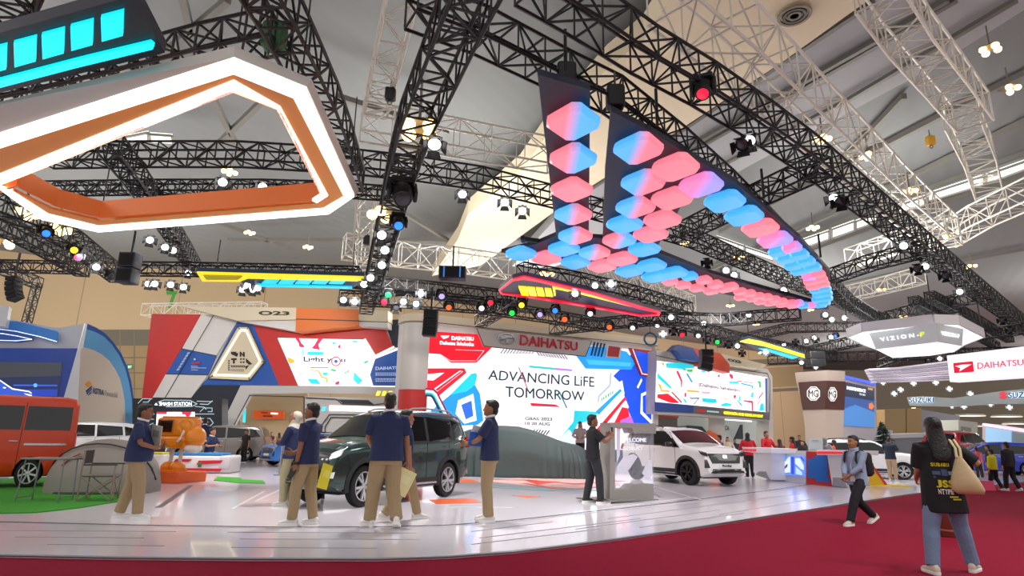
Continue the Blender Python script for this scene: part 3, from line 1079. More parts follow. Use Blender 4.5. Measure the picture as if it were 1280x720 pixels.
WB.panel(b, [(208, 364), (222, 364), (221, 368), (208, 368)], .04, M('3E8A34', .6, 0, .25), .02)
b.build('number_sign', r, 0)
r = thing('exit_sign', 'small green exit sign on the beige wall behind the curved blue booth', 'sign', WB.O, WB.rz)
b = MB(); WB.panel(b, [(158.5, 455), (165.5, 455), (165.5, 461.5), (158.5, 461.5)], .30, M('1E6E3C', .5, 0, .4), .2)
b.build('sign_box', r, 0)
b = MB(); WB.text(b, 'EXIT', (160, 460.2), (164.6, 460.2), (160, 457), (164.6, 457), .32, M('E8F4EA', .5, 0, .6)); b.build('lettering', r, 0)
# far wall beyond, on the right
b = MB(); b.box((95, 150, 12), (150, 1, 24), M('A39A86', .9)); struct('wall_far', b)
# right and left closures
b = MB(); b.box((-62, 50, 10), (1, 130, 20), WALLM); struct('wall_left', b)

# ceiling: ribbed grey roof
CZ = 19.5
CEIL = M('7E8180', .8, bump=0)
nt = CEIL.node_tree
tc = nt.nodes.new('ShaderNodeTexCoord'); wv = nt.nodes.new('ShaderNodeTexWave'); bp = nt.nodes.new('ShaderNodeBump')
mp = nt.nodes.new('ShaderNodeMapping'); mp.inputs['Rotation'].default_value = (0, 0, .55)
wv.inputs['Scale'].default_value = .3; wv.inputs['Distortion'].default_value = .2
bp.inputs['Strength'].default_value = .12; bp.inputs['Distance'].default_value = .15
nt.links.new(tc.outputs['Object'], mp.inputs['Vector']); nt.links.new(mp.outputs['Vector'], wv.inputs['Vector'])
nt.links.new(wv.outputs['Fac'], bp.inputs['Height']); nt.links.new(bp.outputs['Normal'], nt.nodes['Principled BSDF'].inputs['Normal'])
b = MB()
xs = [-64 + 4 * i for i in range(60)]
def cz(x):
    return CZ + .4 + 1.1 * math.cos(min(32, max(-48, x + 12)) * .085)
vs, fs = [], []
for x in xs:
    for y in (3, 40, 155):
        vs.append((x, y, cz(x)))
for i in range(len(xs) - 1):
    for j in range(2):
        k = i * 3 + j
        fs.append((k, k + 3, k + 4, k + 1))
n0 = len(vs)
b.add(vs, fs, CEIL)
b.add([(v[0], v[1], v[2] + .4) for v in vs], fs, CEIL)
struct('ceiling', b, 60)
# cream boxed girder crossing the roof
def ceil_slab(pts, z, th, m, name='ceiling_beam'):
    b = MB(); b.poly([onz(x, y, z) for x, y in pts], (0, 0, th), m)
    return struct(name, b)
CREAM = M('E4D6B8', .85)
ceil_slab([(862, -40), (1130, -40), (1083, 2), (980, 76), (850, 162), (720, 245), (600, 332), (540, 345), (572, 300), (585, 268), (650, 215), (690, 160), (760, 85), (805, 50)], 17.2, 1.2, CREAM)
# pale flat panels right of the girder, with rails
ceil_slab([(1083, 3), (1130, -40), (1330, -40), (1300, 0), (1170, 82), (950, 200), (760, 305), (690, 335), (640, 333), (720, 246), (850, 163), (980, 77)], 17.6, .8, M('A4A6A8', .75), 'ceiling_panel')
b = MB()
rm = M('6A6862', .6, .3)
for q in ([(1092, 2), (980, 77), (850, 164), (720, 248)], [(1185, 0), (1000, 105), (850, 190), (740, 258)], [(1195, 0), (1010, 106), (860, 192)], [(1270, 0), (1060, 125), (905, 205), (790, 275)]):
    P = [onz(x, y, 17.4) for x, y in q]
    for a, c in zip(P, P[1:]):
        b.bar(a, c, .22, rm, .18)
struct('ceiling_rail', b)
b = MB()
for q in ([(1345, 120), (1150, 215), (960, 305), (860, 350)], [(1345, 168), (1160, 236), (1000, 298), (870, 352)], [(1345, 195), (1165, 258), (1000, 318)], [(1345, 300), (1180, 330), (1040, 360)], [(1345, 60), (1200, 132), (1060, 205), (900, 290)], [(130, 130), (285, 0)], [(228, -5), (250, 90), (300, 190)], [(262, 190), (345, 110)], [(420, 120), (560, 165)], [(285, 300), (560, 300)], [(1050, 205), (1130, 120)], [(220, 260), (390, 320)], [(455, 235), (560, 300)]):
    P = [onz(x, y, 18.6) for x, y in q]
    for a, c in zip(P, P[1:]):
        b.bar(a, c, .28, M('77756E', .7), .3)
struct('ceiling_rib', b)
# clerestory strips: lit window bands in the roof
n = 0
SKY = M('F2F4EE', .5, 0, 1.15)
def clere(pts_list, z):
    global n
    for q in pts_list:
        n += 1
        b = MB(); b.poly([onz(x, y, z) for x, y in q], (0, 0, .15), SKY)
        w = struct('window_%d' % n, b)
        f = MB()
        P = [onz(x, y, z - .05) for x, y in q]
        for a, c in zip(P, P[1:] + P[:1]):
            f.bar(a, c, .12, M('8A8880', .6))
        f.build('window_frame', w, 0)
clere([[(1233, 219), (1284, 201), (1284, 211), (1233, 230)], [(1160, 243), (1230, 220), (1230, 231), (1160, 252)],
       [(1123, 257), (1156, 246), (1156, 256), (1123, 267)], [(1070, 277), (1096, 268), (1096, 277), (1070, 287)], [(1040, 287), (1068, 277), (1068, 288), (1040, 298)], [(1004, 300), (1036, 289), (1036, 299), (1004, 310)]], 18.3)
clere([[(896, 296), (930, 308), (930, 314), (900, 301)], [(932, 309), (968, 321), (966, 326), (932, 315)], [(155, 172), (185, 166), (185, 178), (155, 176)], [(187, 168), (215, 170), (217, 181), (188, 180)]], 18.3)
r = thing('ceiling_diffuser', 'round dark air diffuser set in the cream boxed roof girder', 'vent', onz(993, 19, 17.1))
b = MB()
for k, q in enumerate((.62, .45, .28)):
    b.lathe([(q, 0), (q - .02, -.06), (q - .12, -.06), (q - .13, .02)], M(('7A6E58', '3A352C', '6A5F4C')[k], .5), 24, caps=False)
b.lathe([(.15, -.04), (.01, -.04)], M('2A2620', .6), 16)
b.build('diffuser_ring', r, 30)
# ------------------------------------------------------------------ exhibition booths
WHT, GRY = M('D2CFCB', .5, vary=.02, scale=2), M('B9B6B2', .5)
RED, BLU, NVY = M('C22A26', .45), M('1F55A8', .45), M('1B2130', .5)
ORG, CRM, LINE = M('D8702A', .5), M('D3C7AC', .55), M('2A2A2E', .6)
def E(h, s=1.0): return M(h, .4, 0, s)
SW = E('FAF6FC', .95)
# ---- left wing: red, white and blue wall with badge and screen
WL = Wall(gnd(176, 32.5), gnd(514, 31), 'booth_wall', 'red white and blue booth wall with cream triangular badge and sloped screen', 'exhibition wall', k=1.35)
r = WL.root
c5 = cv(160, 360, 3.5556)
b = MB()
WL.panel(b, c5((62, 830), (62, 485), (105, 115), (262, 117), (748, 150), (1155, 140), (1232, 140), (1232, 440), (500, 432), (420, 600), (420, 830)), 0, GRY, .5)
b.build('backing', r, 0)
def wl(name, items, off):
    b = MB()
    for i, (m, pts) in enumerate(items):
        WL.panel(b, c5(*pts), off + i * .012, m, .05)
    return b.build(name, r, 0)
wl('red_panel', [(RED, [(40, 830), (62, 485), (105, 115), (325, 117), (110, 485), (110, 830)])], .06)
o = wl('white_stripe', [(WHT, [(325, 118), (380, 118), (487, 147), (392, 301), (240, 270)]), (WHT, [(168, 382), (355, 386), (280, 488), (110, 486)])], .06)
b = MB()
WL.strip(b, c5((381, 120), (165, 486)), .03, .09, LINE)
WL.strip(b, c5((392, 301), (240, 270)), .03, .09, LINE)
WL.strip(b, c5((355, 386), (168, 382)), .03, .09, LINE)
b.build('seam_line', r, 0)
wl('blue_panel', [(BLU, [(240, 270), (392, 301), (355, 386), (168, 382)])], .065)
b = MB()
for k in range(7):
    x, y = 215 + k * 7.5, 368 - k * 12
    WL.panel(b, c5((x, y), (x + 12, y - 4), (x + 15, y - 12), (x + 4, y - 9)), .13, M('A9BDDC', .5), .01)
for q, m in (([(292, 313), (300, 313), (300, 320), (292, 320)], WHT), ([(285, 332), (320, 328), (320, 336), (285, 340)], RED)):
    WL.panel(b, c5(*q), .13, m, .01)
for y in (346, 353, 362):
    WL.panel(b, c5((280, y), (280 + (68 if y == 353 else 30), y + 1), (280 + (68 if y == 353 else 30), y + 4), (280, y + 3)), .13, M('A9BDDC', .5), .01)
b.build('small_print', r, 0)
wl('blue_triangle', [(BLU, [(487, 146), (556, 158), (672, 431), (325, 431), (355, 400)])], .06)
wl('red_band', [(RED, [(556, 160), (742, 196), (1035, 172), (1140, 176), (1178, 262), (1095, 303), (1050, 230), (662, 221), (758, 434), (672, 431)])], .06)
wl('black_slab', [(NVY, [(330, 431), (500, 433), (422, 600), (422, 830), (100, 830), (110, 488), (280, 488)])], .05)
wl('navy_corner', [(NVY, [(1140, 143), (1232, 138), (1232, 262), (1213, 264), (1178, 262)])], .04)
wl('blue_corner_panel', [(BLU, [(1095, 308), (1218, 263), (1232, 262), (1232, 438), (1085, 438), (1071, 385)])], .07)
b = MB()
for pts in ([(1052, 228), (1097, 303), (1180, 262)], [(1220, 262), (1094, 312), (1070, 385), (1085, 438), (1232, 440)]):
    WL.strip(b, c5(*pts), .07, .15, E('F6EFE6', .9), .06)
b.build('light_trim', r, 0)
b = MB()
WL.text(b, 'DAIHATSU', *c5((1100, 365), (1216, 360), (1100, 350), (1216, 347)), .14, M('AFC4E6', .4, 0, .4), .03)
for y in (376, 384, 402, 411):
    n = 0
    while n < 116:
        wd = 4 + (n * 7 + y) % 7
        WL.panel(b, c5((1100 + n, y), (1100 + n + wd, y), (1100 + n + wd, y + 5), (1100 + n, y + 5)), .14, M('AFC4E6', .4, 0, .3), .01)
        n += wd + 2.5
b.build('lettering', r, 0)
# triangular badge
bd = MB()
P0 = c5((487, 172), (535, 172), (606, 328), (540, 411), (355, 403))
P1 = c5((500, 188), (525, 188), (587, 326), (535, 391), (382, 386))
WL.panel(bd, P0, .14, CRM, .14)
bo = bd.build('badge', r, 0)
bd = MB()
for a, c in zip(P0, P1):
    WL.strip(bd, [a, c], .035, .15, LINE)
for a, c in zip(P0, P0[1:] + P0[:1]):
    WL.strip(bd, [a, c], .03, .15, LINE)
bd.build('edge_line', bo, 0)
bd = MB()
for a, c in zip(P1, P1[1:] + P1[:1]):
    WL.strip(bd, [a, c], .075, .17, E('FFF0C8', 1.3))
bd.build('light_trim', bo, 0)
bd = MB()
K = M('23211F', .6)
for q in ([(458, 283), (482, 283), (470, 300), (458, 294)], [(470, 285), (490, 290), (484, 306), (474, 302)], [(496, 283), (503, 283), (503, 306), (496, 306)], [(510, 283), (518, 285), (518, 307), (512, 305)], [(503, 286), (510, 294), (512, 305), (503, 294)],
          [(458, 312), (482, 312), (482, 320), (474, 320), (474, 336), (466, 336), (466, 320), (458, 320)], [(498, 312), (505, 312), (505, 319), (498, 319)], [(510, 312), (517, 312), (517, 319), (510, 319)], [(498, 326), (505, 326), (505, 333), (498, 333)], [(510, 326), (517, 326), (517, 333), (510, 333)],
          [(524, 312), (552, 338), (538, 341), (524, 330)], [(520, 348), (538, 343), (524, 362)]):
    WL.panel(bd, c5(*q), .16, K, .02)
for k in range(9):
    WL.panel(bd, c5((456 + k * 7, 343), (460 + k * 7, 343), (464 + k * 7, 353), (460 + k * 7, 353)), .16, K, .02)
for y in (320, 330, 340, 350, 360):
    WL.panel(bd, c5((444, y), (452, y), (452, y + 7), (444, y + 7)), .16, M('6A6258', .6), .02)
WL.panel(bd, c5((456, 358), (514, 360), (514, 372), (456, 370)), .16, M('A89E8A', .6), .02)
bd.build('badge_print', bo, 0)
# parapet
b = MB()
WL.panel(b, c5((232, 80), (748, 88), (748, 140), (485, 145), (380, 118)), .9, CRM, .8)
WL.panel(b, c5((485, 147), (748, 141), (745, 193)), .7, WHT, .6)
WL.panel(b, c5((1025, 95), (1155, 102), (1155, 150), (1025, 146)), .9, CRM, .8)
WL.panel(b, c5((1025, 150), (1155, 153), (1155, 178), (1025, 168)), .85, WHT, .7)
b.build('parapet', r, 0)
b = MB(); WL.panel(b, c5((748, 88), (1025, 95), (1025, 168), (744, 195)), .92, ORG, .8)
WL.strip(b, c5((748, 138), (1025, 146)), .03, .935, LINE)
b.build('orange_parapet', r, 0)
b = MB()
WL.text(b, 'O23', *c5((580, 121), (718, 121), (580, 101), (718, 104)), .93, M('3A3228', .6), .04)
b.build('lettering', r, 0)
# lower portal
b = MB()
PG = M('BDBAB7', .5)
WL.panel(b, c5((500, 434), (1232, 440), (1232, 470), (785, 468), (540, 470), (450, 640), (450, 830), (415, 830), (415, 610)), .35, PG, .35)
WL.panel(b, c5((785, 482), (1232, 490), (1232, 830), (785, 830)), .3, PG, .3)
po = b.build('portal', r, 0)
b = MB()
for q in ([(790, 488), (925, 494), (950, 515), (1090, 520), (1228, 500)], [(860, 830), (860, 610), (895, 562), (1228, 566)], [(875, 830), (875, 618), (902, 575), (1228, 580)], [(540, 478), (470, 610), (470, 830)], [(540, 478), (782, 484), (782, 830)]):
    WL.strip(b, c5(*q), .035, .37, LINE)
b.build('seam_line', po, 0)
b = MB(); WL.panel(b, c5((930, 495), (1068, 498), (1092, 517), (955, 512)), .34, LINE, .03); b.build('slot', po, 0)
b = MB()
for x in (810, 836, 862):
    WL.panel(b, c5((x + 4, 528), (x + 20, 528), (x + 14, 548), (x - 2, 548)), .34, E('3CC8DC', .9), .03)
b.build('cyan_light', po, 0)
b = MB(); WL.panel(b, c5((512, 534), (523, 534), (520, 598), (508, 598)), -.2, E('3CC8DC', .9), .03); b.build('cyan_light', po, 0)
b = MB()
for x in (1104, 1130, 1155):
    WL.panel(b, c5((x + 4, 458), (x + 20, 458), (x + 12, 478), (x - 4, 478)), .37, E('F2E63C', .95), .03)
b.build('yellow_light', po, 0)
b = MB(); WL.panel(b, c5((895, 522), (1200, 530), (1200, 553), (895, 546)), .36, E('FFFDF8', 1.0), .06); b.build('light_box', po, 0)
# room behind the portal
b = MB()
WL.panel(b, c5((450, 470), (800, 470), (800, 830), (450, 830)), -2.8, M('B9A480', .8), .1)
WL.panel(b, c5((470, 485), (500, 485), (500, 830), (470, 830)), -1.4, M('A99574', .8), .1)
b.build('back_room_wall', r, 0)
b = MB(); WL.panel(b, c5((556, 544), (692, 548), (692, 582), (556, 580)), -2.6, M('D2541E', .5, 0, .35), .1); ob = b.build('orange_sign', r, 0)
b = MB(); WL.panel(b, c5((635, 554), (664, 555), (664, 562), (635, 561)), -2.55, E('FFFFFF', 1), .05)
WL.panel(b, c5((590, 551), (618, 552), (618, 556), (590, 555)), -2.55, M('7A2A10', .5), .05)
WL.panel(b, c5((600, 566), (640, 567), (640, 573), (600, 572)), -2.55, M('7A2A10', .5), .05)
b.build('sign_print', ob, 0)
# screen
S0 = c5((665, 222), (1050, 230), (1096, 303), (1070, 385), (1083, 437), (757, 434))
b = MB(); WL.panel(b, S0, .09, SW, .08); so = b.build('display_screen', r, 0)
b = MB()
C1, C2, C3, C4 = E('22BCD8', .9), E('E01848', .9), E('30B060', .9), E('F2A030', .9)
for m, q in ((C2, [(742, 222), (760, 222), (770, 245), (785, 258), (780, 264), (762, 262), (758, 245)]), (C2, [(845, 225), (866, 226), (846, 250), (852, 275), (815, 268), (830, 252)]), (C1, [(797, 283), (868, 284), (872, 292), (866, 298), (797, 297)]), (C1, [(773, 270), (778, 270), (778, 302), (773, 300)]),
             (C4, [(706, 306), (738, 318), (740, 330), (722, 338), (712, 328)]), (C1, [(910, 240), (924, 240), (918, 252), (908, 250)]), (C2, [(936, 255), (945, 250), (944, 268), (932, 266)]), (C1, [(995, 232), (1022, 236), (1020, 243), (1000, 241)]), (C3, [(1050, 325), (1072, 322), (1062, 334), (1048, 336)]),
             (C2, [(810, 351), (890, 352), (890, 356), (810, 355)]), (C4, [(812, 362), (850, 366), (864, 392), (888, 400), (886, 422), (880, 420), (880, 404), (858, 398), (844, 371), (812, 367)]), (C1, [(795, 403), (840, 405), (858, 428), (815, 426)]), (C1, [(866, 376), (888, 376), (884, 388), (866, 387)]),
             (C1, [(1004, 372), (1044, 412), (1022, 430), (1002, 408)]), (C3, [(900, 358), (926, 364), (924, 372), (902, 368)]), (C2, [(922, 418), (940, 412), (938, 430), (920, 430)]), (C4, [(975, 365), (984, 360), (982, 376), (972, 380)]), (C1, [(960, 375), (972, 368), (968, 386)]), (E('C8C0D8', .8), [(760, 385), (780, 360), (800, 356), (800, 361), (784, 365), (768, 388), (790, 392), (790, 397), (764, 392)])):
    WL.panel(b, c5(*q), .10, m, .008)
b.build('screen_pattern', so, 0)
b = MB()
WL.text(b, 'Light y   u', *c5((780, 334), (966, 336), (780, 304), (966, 308)), .115, E('2A2A38', .3), .02)
for k in range(16):
    a, c = 2 * PI * k / 16, 2 * PI * (k + 1) / 16
    WL.panel(b, c5((924 + 22 * math.cos(a), 326 + 22 * math.sin(a)), (924 + 22 * math.cos(c), 326 + 22 * math.sin(c)), (924 + 17 * math.cos(c), 326 + 17 * math.sin(c)), (924 + 17 * math.cos(a), 326 + 17 * math.sin(a))), .115, E('D01C3C', .9), .006)
WL.panel(b, c5(*[(924 + 8 * math.cos(2 * PI * k / 12), 326 + 8 * math.sin(2 * PI * k / 12)) for k in range(12)]), .115, E('2050A0', .8), .006)
b.build('screen_lettering', so, 0)

# ---- black game kiosk
WK = Wall(gnd(166, 29.3), gnd(272, 28.8), 'game_kiosk', 'black arcade kiosk with white outlined arch screen left of the portal', 'kiosk', k=1.35)
r = WK.root
c3 = cv(0, 480, 4)
b = MB()
WK.panel(b, c3((664, 420), (664, 72), (1110, 72), (1110, 420)), 0, M('1A1E26', .45), .5)
b.build('kiosk_wall', r, 0)
b = MB(); WK.text(b, 'SMASH STATION', *c3((796, 109), (958, 109), (796, 90), (958, 90)), .05, E('F4F6F8', .9), .005)
WK.panel(b, c3((772, 106), (780, 94), (788, 106)), .05, E('F4F6F8', .9), .02)
b.build('lettering', r, 0)
b = MB()
LN = E('9FB4BC', .6)
for q in ([(790, 90), (820, 80), (950, 82), (985, 99), (960, 112), (830, 114)], [(690, 96), (712, 74), (760, 74)], [(715, 90), (740, 90), (752, 76)], [(985, 86), (1060, 88)], [(1000, 100), (1040, 102), (1062, 84)], [(975, 112), (1020, 116), (1030, 126)], [(1000, 138), (1020, 120), (1060, 120), (1060, 138), (1040, 138)],
          [(972, 150), (1070, 150)], [(972, 195), (990, 172), (1050, 172), (1066, 195), (1050, 210), (990, 210), (972, 195)], [(1000, 165), (1010, 190), (1040, 190)], [(730, 160), (770, 150)], [(735, 190), (752, 176), (768, 176)], [(735, 210), (765, 196)]):
    WK.strip(b, c3(*q), .025, .03, LN)
b.build('outline_print', r, 0)
b = MB(); WK.panel(b, c3((784, 140), (970, 140), (970, 320), (775, 320)), .06, E('FBF3F6', 1.0), .08); so = b.build('display_screen', r, 0)
b = MB()
for q in ([(784, 140), (834, 140), (832, 150), (784, 150)], [(908, 140), (958, 140), (952, 152), (940, 172), (925, 152), (912, 152)]):
    b = MB(); WK.panel(b, c3(*q), .07, E('D81E3C', .9), .008); b.build('screen_pattern', so, 0)

# ---- main screen wall
WM = Wall(gnd(505, 28.6), gnd(821, 35.2), 'screen_wall', 'tall grey wall around the huge central screen with red brand lettering on top', 'exhibition wall', k=1.25)
r = WM.root
c7 = cv(500, 370, 3.6)
c8 = cv(560, 410, 4.7407)
uL = WM.uv(503, 500)[0]; u0 = WM.uv(*c7((122, 300))[0])[0]; u1 = WM.uv(*c7((1140, 300))[0])[0]; uR = WM.uv(821, 500)[0]
zT = WM.uv(*c7((345, 145))[0])[1]
def plan(a, c, y0, y1, rad, n=8):
    """plan outline with rounded front corners"""
    P = []
    for k in range(n + 1):
        t = PI / 2 * k / n
        P.append((a + rad - rad * math.cos(t), y0 + rad - rad * math.sin(t)))
    P += [(c, y0), (c, y1), (a, y1)]
    return P
def extr(mb, P, z0, z1, m):
    mb.poly([V((x, y, z0)) for x, y in P], (0, 0, z1 - z0), m)
b = MB()
extr(b, plan(uL, uR, .12, 1.3, .9), 0, zT, WHT)
b.build('wall_body', r, 40)
b = MB()
extr(b, plan(uL, u0 + .02, -.12, .6, .75), 0, zT - .02, M('C4C0BA', .5))
b.build('corner_column', r, 40)
b = MB()
extr(b, plan(uL - .05, uR + .1, -.16, 1.3, .85), zT, zT + .42, M('CFC3AB', .55))
extr(b, plan(uL - .06, uR + .1, -.175, 1.3, .85), zT + .02, zT + .05, LINE)
b.build('cornice', r, 40)
zr0 = WM.uv(*c7((60, 420))[0])[1]
b = MB(); extr(b, plan(uL - .02, u0 + .03, -.16, .6, .8), 0, zr0, RED); b.build('red_base', r, 40)
b = MB()
P = WM.P(c7((1140, 235), (1162, 240), (1150, 800), (1130, 800)))
b.prism(P, -.14, .3, M('C4C0BA', .5)); b.build('end_column', r, 0)
b = MB(); WM.panel(b, c7((110, 690), (1140, 694), (1140, 800), (110, 790)), .25, M('2E4C86', .5), .5); b.build('screen_plinth', r, 0)
b = MB(); WM.panel(b, c7((122, 157), (1140, 250), (1132, 692), (116, 690)), .05, SW, .1); so = b.build('display_screen', r, 0)
R_, CY, BB, LB = E('E01428', .95), E('1CC0D0', .95), E('1048D0', .95), E('1C90E8', .95)
art = [(R_, [(122, 157), (350, 172), (378, 226), (415, 231), (345, 300), (228, 300), (180, 262), (121, 258)]),
       (R_, [(121, 325), (290, 325), (300, 345), (175, 450), (120, 412)]), (E('F4E8EE', .95), [(121, 352), (200, 345), (150, 380), (121, 378)]), (E('F4E8EE', .95), [(150, 420), (270, 335), (284, 340), (165, 432)]), (R_, [(160, 420), (274, 338), (280, 341), (168, 428)]),
       (LB, [(135, 520), (225, 445), (320, 350), (340, 345), (348, 355), (338, 400), (360, 440), (375, 560), (350, 580), (240, 585)]), (CY, [(225, 445), (320, 350), (340, 345), (348, 355), (338, 400), (300, 430)]), (E('F4F4FA', .95), [(262, 470), (330, 440), (345, 560), (290, 575), (250, 530)]), (E('2C68D8', .9), [(275, 490), (322, 470), (330, 540), (296, 556)]),
       (BB, [(1040, 262), (1134, 270), (1131, 600), (1060, 590), (1020, 500), (1000, 400), (960, 360), (1000, 320)]),
       (LB, [(790, 266), (840, 268), (845, 225), (925, 230), (1020, 250), (1060, 300), (1040, 332), (835, 327)]), (E('38B0F4', .95), [(835, 285), (1040, 300), (1038, 318), (850, 308)]),
       (E('F6F8FF', .95), [(1066, 410), (1086, 370), (1090, 380), (1072, 416)]), (E('F6F8FF', .95), [(1085, 440), (1130, 420), (1130, 432), (1092, 450), (1092, 520), (1130, 560), (1130, 575), (1082, 528)]), (E('F6F8FF', .95), [(1090, 290), (1122, 266), (1124, 272), (1092, 296)]),
       (E('A8B0B8', .9), [(945, 345), (952, 345), (950, 405), (900, 455), (898, 500), (888, 500), (890, 448), (940, 400)]),
       (E('F0F4FA', .95), [(952, 410), (1000, 380), (1010, 440), (880, 560), (800, 640), (760, 640)]), (CY, [(785, 515), (880, 520), (895, 505), (905, 512), (862, 560), (800, 575), (770, 636), (722, 638), (780, 565)]), (E('1890C8', .95), [(880, 520), (990, 418), (1000, 425), (895, 535)]),
       (R_, [(875, 610), (1010, 455), (1020, 462), (900, 612)]), (E('F8D0DC', .95), [(905, 612), (1018, 470), (1030, 500), (950, 612)]), (R_, [(955, 590), (1000, 500), (1024, 505), (1040, 560), (990, 600)]), (E('B060D0', .9), [(990, 560), (1040, 540), (1060, 590), (1000, 600)]), (E('D8E4F4', .95), [(700, 660), (760, 600), (800, 650), (790, 690), (690, 690)]),
       (E('1C7888', .9), [(478, 0)][:0])]
b = MB()
for i, (m, q) in enumerate(art):
    if q:
        WM.panel(b, c7(*q), .055 + .004 * i, m, .006)
for k in range(6):
    x, y = 905 + k * 10, 458 - k * 6
    WM.panel(b, c7((x, y), (x + 5, y - 4), (x + 5, y + 12), (x, y + 16)), .16, E('209858', .9), .006)
for k in range(11):
    x, y = 450 + 14 * k, 259 + .3 * k
    WM.panel(b, c7((x, y), (x + 5, y), (x + 20, y - 20), (x + 15, y - 20)), .06, E('282830', .2), .006)
for k in range(11):
    x, y = 612 + 12.5 * k, 250 + 1.6 * k
    WM.panel(b, c7((x, y), (x + 5, y), (x + 20, y + 20), (x + 15, y + 20)), .06, E('282830', .2), .006)
for k in range(6):
    x = 590 + 13 * k
    WM.panel(b, c7((x, 620 + k), (x + 6, 620 + k), (x + 20, 600 + k), (x + 14, 600 + k)), .06, E('282830', .2), .006)
WM.panel(b, c7((578, 312), (700, 323), (700, 333), (582, 322)), .06, E('38C0C4', .9), .006)
WM.panel(b, c7((700, 323), (775, 330), (775, 339), (700, 333)), .06, E('B080D8', .9), .006)
WM.panel(b, c7((585, 481), (700, 488), (722, 500), (592, 495)), .06, E('D01838', .9), .006)
for q, m in (([(118, 420), (150, 422), (165, 435), (250, 605)], E('8A1840', .8)), ([(118, 428), (147, 430), (160, 442), (242, 606)], E('F0E4F0', .95)), ([(118, 438), (144, 440), (155, 450), (236, 608)], E('28B8C0', .95)), ([(118, 446), (140, 447), (150, 458), (230, 612)], E('302848', .5))):
    WM.strip(b, c7(*q), .10, .17, m, .01)
for q in ([(180, 262), (228, 292), (340, 292)], [(250, 242), (378, 246), (345, 290)]):
    WM.strip(b, c7(*q), .02, .066, E('F4C8D0', .9))
b.build('screen_pattern', so, 0)
b = MB()
TX = E('1E4450', .35)
WM.text(b, 'ADVANCING LiFE', *c7((395, 376), (875, 410), (400, 332), (875, 364)), .10, TX, .006)
WM.text(b, 'TOMORROW', *c7((475, 454), (830, 473), (475, 406), (830, 430)), .10, TX, .006)
WM.strip(b, c7((535, 322), (575, 420)), .05, .11, E('B86A78', .7))
WM.strip(b, c7((718, 432), (750, 502)), .06, .11, E('1C7888', .7))
WM.text(b, 'GIIAS 2023', *c7((563, 558), (685, 562), (563, 544), (685, 547)), .10, E('70747C', .4), .03)
WM.text(b, '10 20 AUG', *c7((563, 580), (675, 584), (563, 566), (675, 569)), .10, E('70747C', .4), .03)
WM.text(b, 'DAIHATSU', *c7((232, 198), (332, 202), (232, 180), (332, 184)), .10, E('FFF4F4', .95), .05)
WM.text(b, 'Daihatsu Sahabatku', *c7((180, 218), (332, 226), (180, 202), (332, 208)), .10, E('FFF4F4', .95), .03)
WM.panel(b, c7((182, 178), (222, 178), (218, 186), (196, 194)), .10, E('FFF4F4', .95), .006)
b.build('screen_lettering', so, 0)
b = MB()
WM.panel(b, c7((345, 145), (862, 204), (836, 272), (415, 230), (378, 225)), .22, M('BEB9B4', .45), .25)
WM.strip(b, c7((345, 145), (378, 225), (415, 230), (836, 272), (862, 204)), .03, .235, LINE)
hd_ = b.build('header_panel', r, 0)
b = MB()
WM.text(b, 'DAIHATSU', *c7((540, 221), (800, 246), (543, 173), (800, 207)), .27, M('A8122C', .35, 0, .15), .012, lift=.05)
b.build('lettering', hd_, 0)
b = MB()
EM = M('9A9A9C', .25, .7)
cx, cy, ax, ay = 480, 193, 42, 27
for k in range(24):
    a, c = 2 * PI * k / 24, 2 * PI * (k + 1) / 24
    f = lambda t, s: (cx + ax * s * math.cos(t), cy + ay * s * math.sin(t) + (ax * s * math.cos(t)) * .06)
    WM.panel(b, c7(f(a, 1), f(c, 1), f(c, .86), f(a, .86)), .27, EM, .05)
WM.panel(b, c7((446, 178), (490, 176), (514, 186), (500, 196), (486, 214), (470, 218), (478, 198), (460, 192)), .265, EM, .05)
WM.strip(b, c7((450, 200), (480, 192), (512, 190)), .04, .275, M('5A5A5E', .4, .3))
b.build('emblem', hd_, 30)
b = MB()
for k in range(4):
    x = 873 + 15 * k
    WM.panel(b, c7((x, 207 + k * 2), (x + 8, 208 + k * 2), (x - 8, 268 + k * 2), (x - 14, 267 + k * 2)), .2, M('14304A', .5), .05)
b.build('fin_bar', r, 0)
b = MB(); WM.panel(b, c7((932, 218), (998, 226), (990, 281), (925, 275)), .2, WHT, .1); ob = b.build('frame_box', r, 0)
b = MB(); WM.panel(b, c7((940, 224), (991, 231), (984, 275), (934, 270)), .22, M('A82430', .45), .1); b.build('red_inset', ob, 0)
b = MB(); WM.panel(b, c7((1030, 233), (1142, 248), (1136, 366), (1085, 358)), .2, M('B8242C', .45), .1)
WM.panel(b, c7((1055, 245), (1132, 262), (1128, 345), (1095, 345)), .21, BB, .1)
WM.strip(b, c7((1048, 240), (1090, 350), (1130, 356)), .04, .23, E('F4E4EA', .9))
b.build('red_corner', r, 0)

